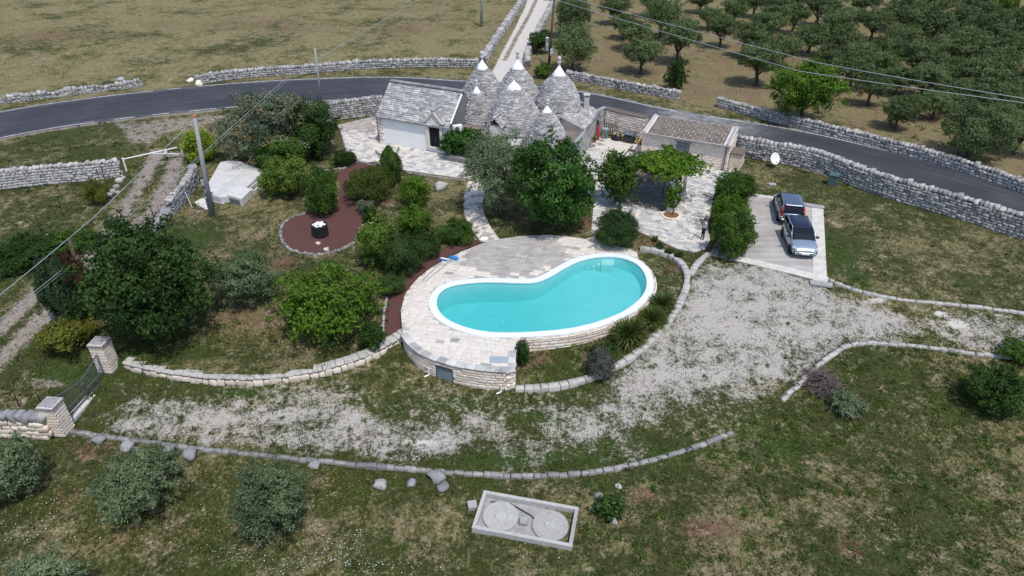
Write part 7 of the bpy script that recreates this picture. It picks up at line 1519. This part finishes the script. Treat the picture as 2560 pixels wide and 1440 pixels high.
# ------------------------------------------------------------------ grass, weeds, flowers (uncountable)
NOGO = [DECK, PAD, TER, PTH, COURT, MC, MS, POOL, FR, rp, ap]
def zone_at(x, y):
    ix = np.clip(np.searchsorted(xs, x) - 1, 0, nx - 1); iy = np.clip(np.searchsorted(ys, y) - 1, 0, ny - 1); k = iy * nx + ix; return ZA[k], ZB[k], cat[k]
def free(x, y):
    ok = np.ones(len(x), bool)
    for P in NOGO: ok &= ~inpoly(x, y, P)
    ok &= ~((y > np.interp(x, [p[0] for p in RLO], [p[1] for p in RLO]) - .2) & (y < np.interp(x, upx, upy) + .2))
    return ok
def tufts(name, n, reg, size, blades, mats, accept, spread=.12, seed=1, tintf=None):
    g = np.random.default_rng(seed); x = g.uniform(reg[0], reg[1], n); y = reg[2] + (reg[3] - reg[2]) * g.random(n) ** 1.15
    vis = np.abs(x) < .78 * (y * math.cos(PITCH) + HC * math.sin(PITCH)) + 1; x, y = x[vis], y[vis]
    za, zb, ct = zone_at(x, y); a = accept(za, zb, ct, x, y); k = (g.random(len(x)) < a) & free(x, y); x, y, za, zb = x[k], y[k], za[k], zb[k]; n = len(x)
    s = size * g.uniform(.5, 1.5, n) * (1 + .6 * (g.random(n) < .1)); z = TG(x, y); o_ = np.stack([x, y, z], 1)
    nb = blades; ang = g.uniform(0, 6.28, (n, nb)); r = spread * g.random((n, nb)) * (s / size)[:, None]; base = o_[:, None] + np.stack([np.cos(ang) * r, np.sin(ang) * r, np.zeros_like(r) - .01], 2)
    lean = g.uniform(.2, .9, (n, nb)); h = s[:, None] * g.uniform(.6, 1.2, (n, nb)); d2 = ang + g.normal(0, .6, (n, nb)); tip = base + np.stack([np.cos(d2) * lean * h, np.sin(d2) * lean * h, h], 2)
    wv = np.stack([-np.sin(d2), np.cos(d2), np.zeros_like(d2)], 2) * (s * .11)[:, None, None]
    V = np.stack([base - wv, base + wv, tip], 2).reshape(-1, 3); Q = np.arange(len(V)).reshape(-1, 3)
    tn = (tintf(za, zb, g, n) if tintf else g.uniform(0, 1, n)); tint = np.repeat(np.clip(tn[:, None] + g.normal(0, .12, (n, nb)), 0, 1).ravel(), 3)
    o = link(name, mesh_np(name, V, Q, mats, tint)); o['kind'] = 'stuff'; return o
tf = lambda za, zb, g, n: .15 + .75 * np.clip(za[:, 1] + g.normal(0, .28, n), 0, 1)
o = tufts('meadow_grass', 70000, (-42, 46, 12.5, 33), .13, 5, MAT['grassblade'], lambda za, zb, ct, x, y: np.where(ct == 3, 0, np.clip(.75 - .9 * za[:, 0] - .6 * zb[:, 0] - .35 * za[:, 2], .03, 1)), .12, 3, tf); o['label'] = 'short rough grass and dry stalks of the lower meadow'
o = tufts('garden_grass', 60000, (-46, 46, 31, 62), .13, 4, MAT['grassblade'], lambda za, zb, ct, x, y: np.where((ct == 3) | (ct == 4), 0, np.clip(.75 - .9 * za[:, 0] - .6 * zb[:, 0] - .35 * za[:, 2], .03, 1)), .13, 4, tf); o['label'] = 'patchy grass of the garden and the lawn by the cars'
o = tufts('field_grass', 42000, (-95, 95, 66, 138), .17, 4, MAT['straw'], lambda za, zb, ct, x, y: np.where(((ct == 3) | (ct == 4) | (ct == 6)), np.clip(.7 - .6 * za[:, 2] - zb[:, 2] - .4 * zb[:, 0], .02, 1), 0), .2, 5, lambda za, zb, g, n: np.clip(za[:, 1] * .8 + g.normal(0, .25, n), 0, 1)); o['label'] = 'dry straw coloured grass of the field and grove'
# taller weeds
def weeds(name, n, reg, size, accept, seed, mat, label, per=26):
    g = np.random.default_rng(seed); x = g.uniform(reg[0], reg[1], n); y = g.uniform(reg[2], reg[3], n); za, zb, ct = zone_at(x, y); k = (g.random(n) < accept(za, zb, ct, x, y)) & free(x, y); x, y = x[k], y[k]; n = len(x); s = size * g.uniform(.45, 1.5, n)
    C = np.repeat(np.stack([x, y, TG(x, y)], 1), per, 0); d = g.normal(size=(n * per, 3)); d[:, 2] = np.abs(d[:, 2]) * .7; d = unit(d) * (g.random(n * per) ** .5)[:, None] * np.repeat(s, per)[:, None]; d[:, 2] += .02
    V, Q = leaf_quads(C + d, unit(d), .15, .05, g, 0, .9); o = link(name, mesh_np(name, V, Q, MAT[mat], np.repeat(np.clip(np.repeat(g.uniform(.2, .9, n), per) + g.normal(0, .1, n * per), 0, 1), 4))); o['kind'] = 'stuff'; o['label'] = label
weeds('weeds', 2800, (-30, 38, 13, 32), .27, lambda za, zb, ct, x, y: np.where((ct == 0), .65 * (x > 3) + .12, .2 * (ct == 1)), 21, 'shrub', 'scattered green weeds in the lower meadow')
weeds('verge_weeds', 2200, (-44, 44, 33, 66), .28, lambda za, zb, ct, x, y: np.where(ct == 1, .03, np.where((x > 19) & (y > np.interp(x, BLX, BLY) - 2.0), .8, np.where((x < -24), .5, .16))), 22, 'rosemary', 'rank green weeds along the walls and under the trees')
weeds('bed_weeds', 160, (0, 12, 27, 40), .22, lambda za, zb, ct, x, y: (ct == 0) * 1.0, 23, 'bright', 'green weeds in the planting bed beside the pool')
def flowers(name, spots, mat, size, label, seed):
    g = np.random.default_rng(seed); C = []
    for px, py, rx, ry, n in spots:
        for _ in range(n):
            p = G(px + g.normal() * rx, py + g.normal() * ry); C.append((p[0], p[1], float(TG(*p)) + g.uniform(.06, .2)))
    C = np.array(C); C = C[free(C[:, 0], C[:, 1])]; n = len(C); s = size * g.uniform(.6, 1.3, n)[:, None]; a = g.uniform(0, 6.28, n); t = g.normal(0, .3, (n, 2)); u_ = np.stack([np.cos(a), np.sin(a), t[:, 0]], 1) * s; v_ = np.stack([-np.sin(a), np.cos(a), t[:, 1]], 1) * s
    V = np.stack([C - u_, C - v_, C + u_, C + v_], 1).reshape(-1, 3); o = link(name, mesh_np(name, V, np.arange(4 * n).reshape(n, 4), MAT[mat])); o['kind'] = 'stuff'; o['label'] = label
flowers('daisies', [(600, 1395, 40, 14, 60), (720, 1415, 60, 18, 50), (830, 1395, 40, 20, 110), (890, 1340, 20, 12, 30), (130, 1290, 60, 30, 60), (60, 1340, 50, 25, 40), (1010, 1150, 30, 10, 40), (960, 1420, 60, 15, 50), (440, 1290, 200, 60, 40), (340, 1010, 60, 30, 20), (990, 530, 25, 14, 90), (1100, 540, 25, 10, 50), (1260, 575, 20, 8, 30), (1350, 1400, 120, 20, 20)], 'daisy', .021, 'small white daisies scattered in the grass', 31)
flowers('buttercups', [(170, 1270, 60, 40, 200), (300, 1340, 120, 30, 150), (470, 1360, 150, 30, 200), (540, 1220, 60, 40, 120), (860, 1230, 60, 40, 200), (1010, 1270, 80, 40, 100), (310, 1050, 40, 20, 60), (760, 1190, 50, 20, 80), (1950, 1080, 60, 25, 100), (2080, 900, 30, 15, 40), (500, 950, 120, 10, 50)], 'buttercup', .018, 'small yellow buttercups in the lower meadow', 32)
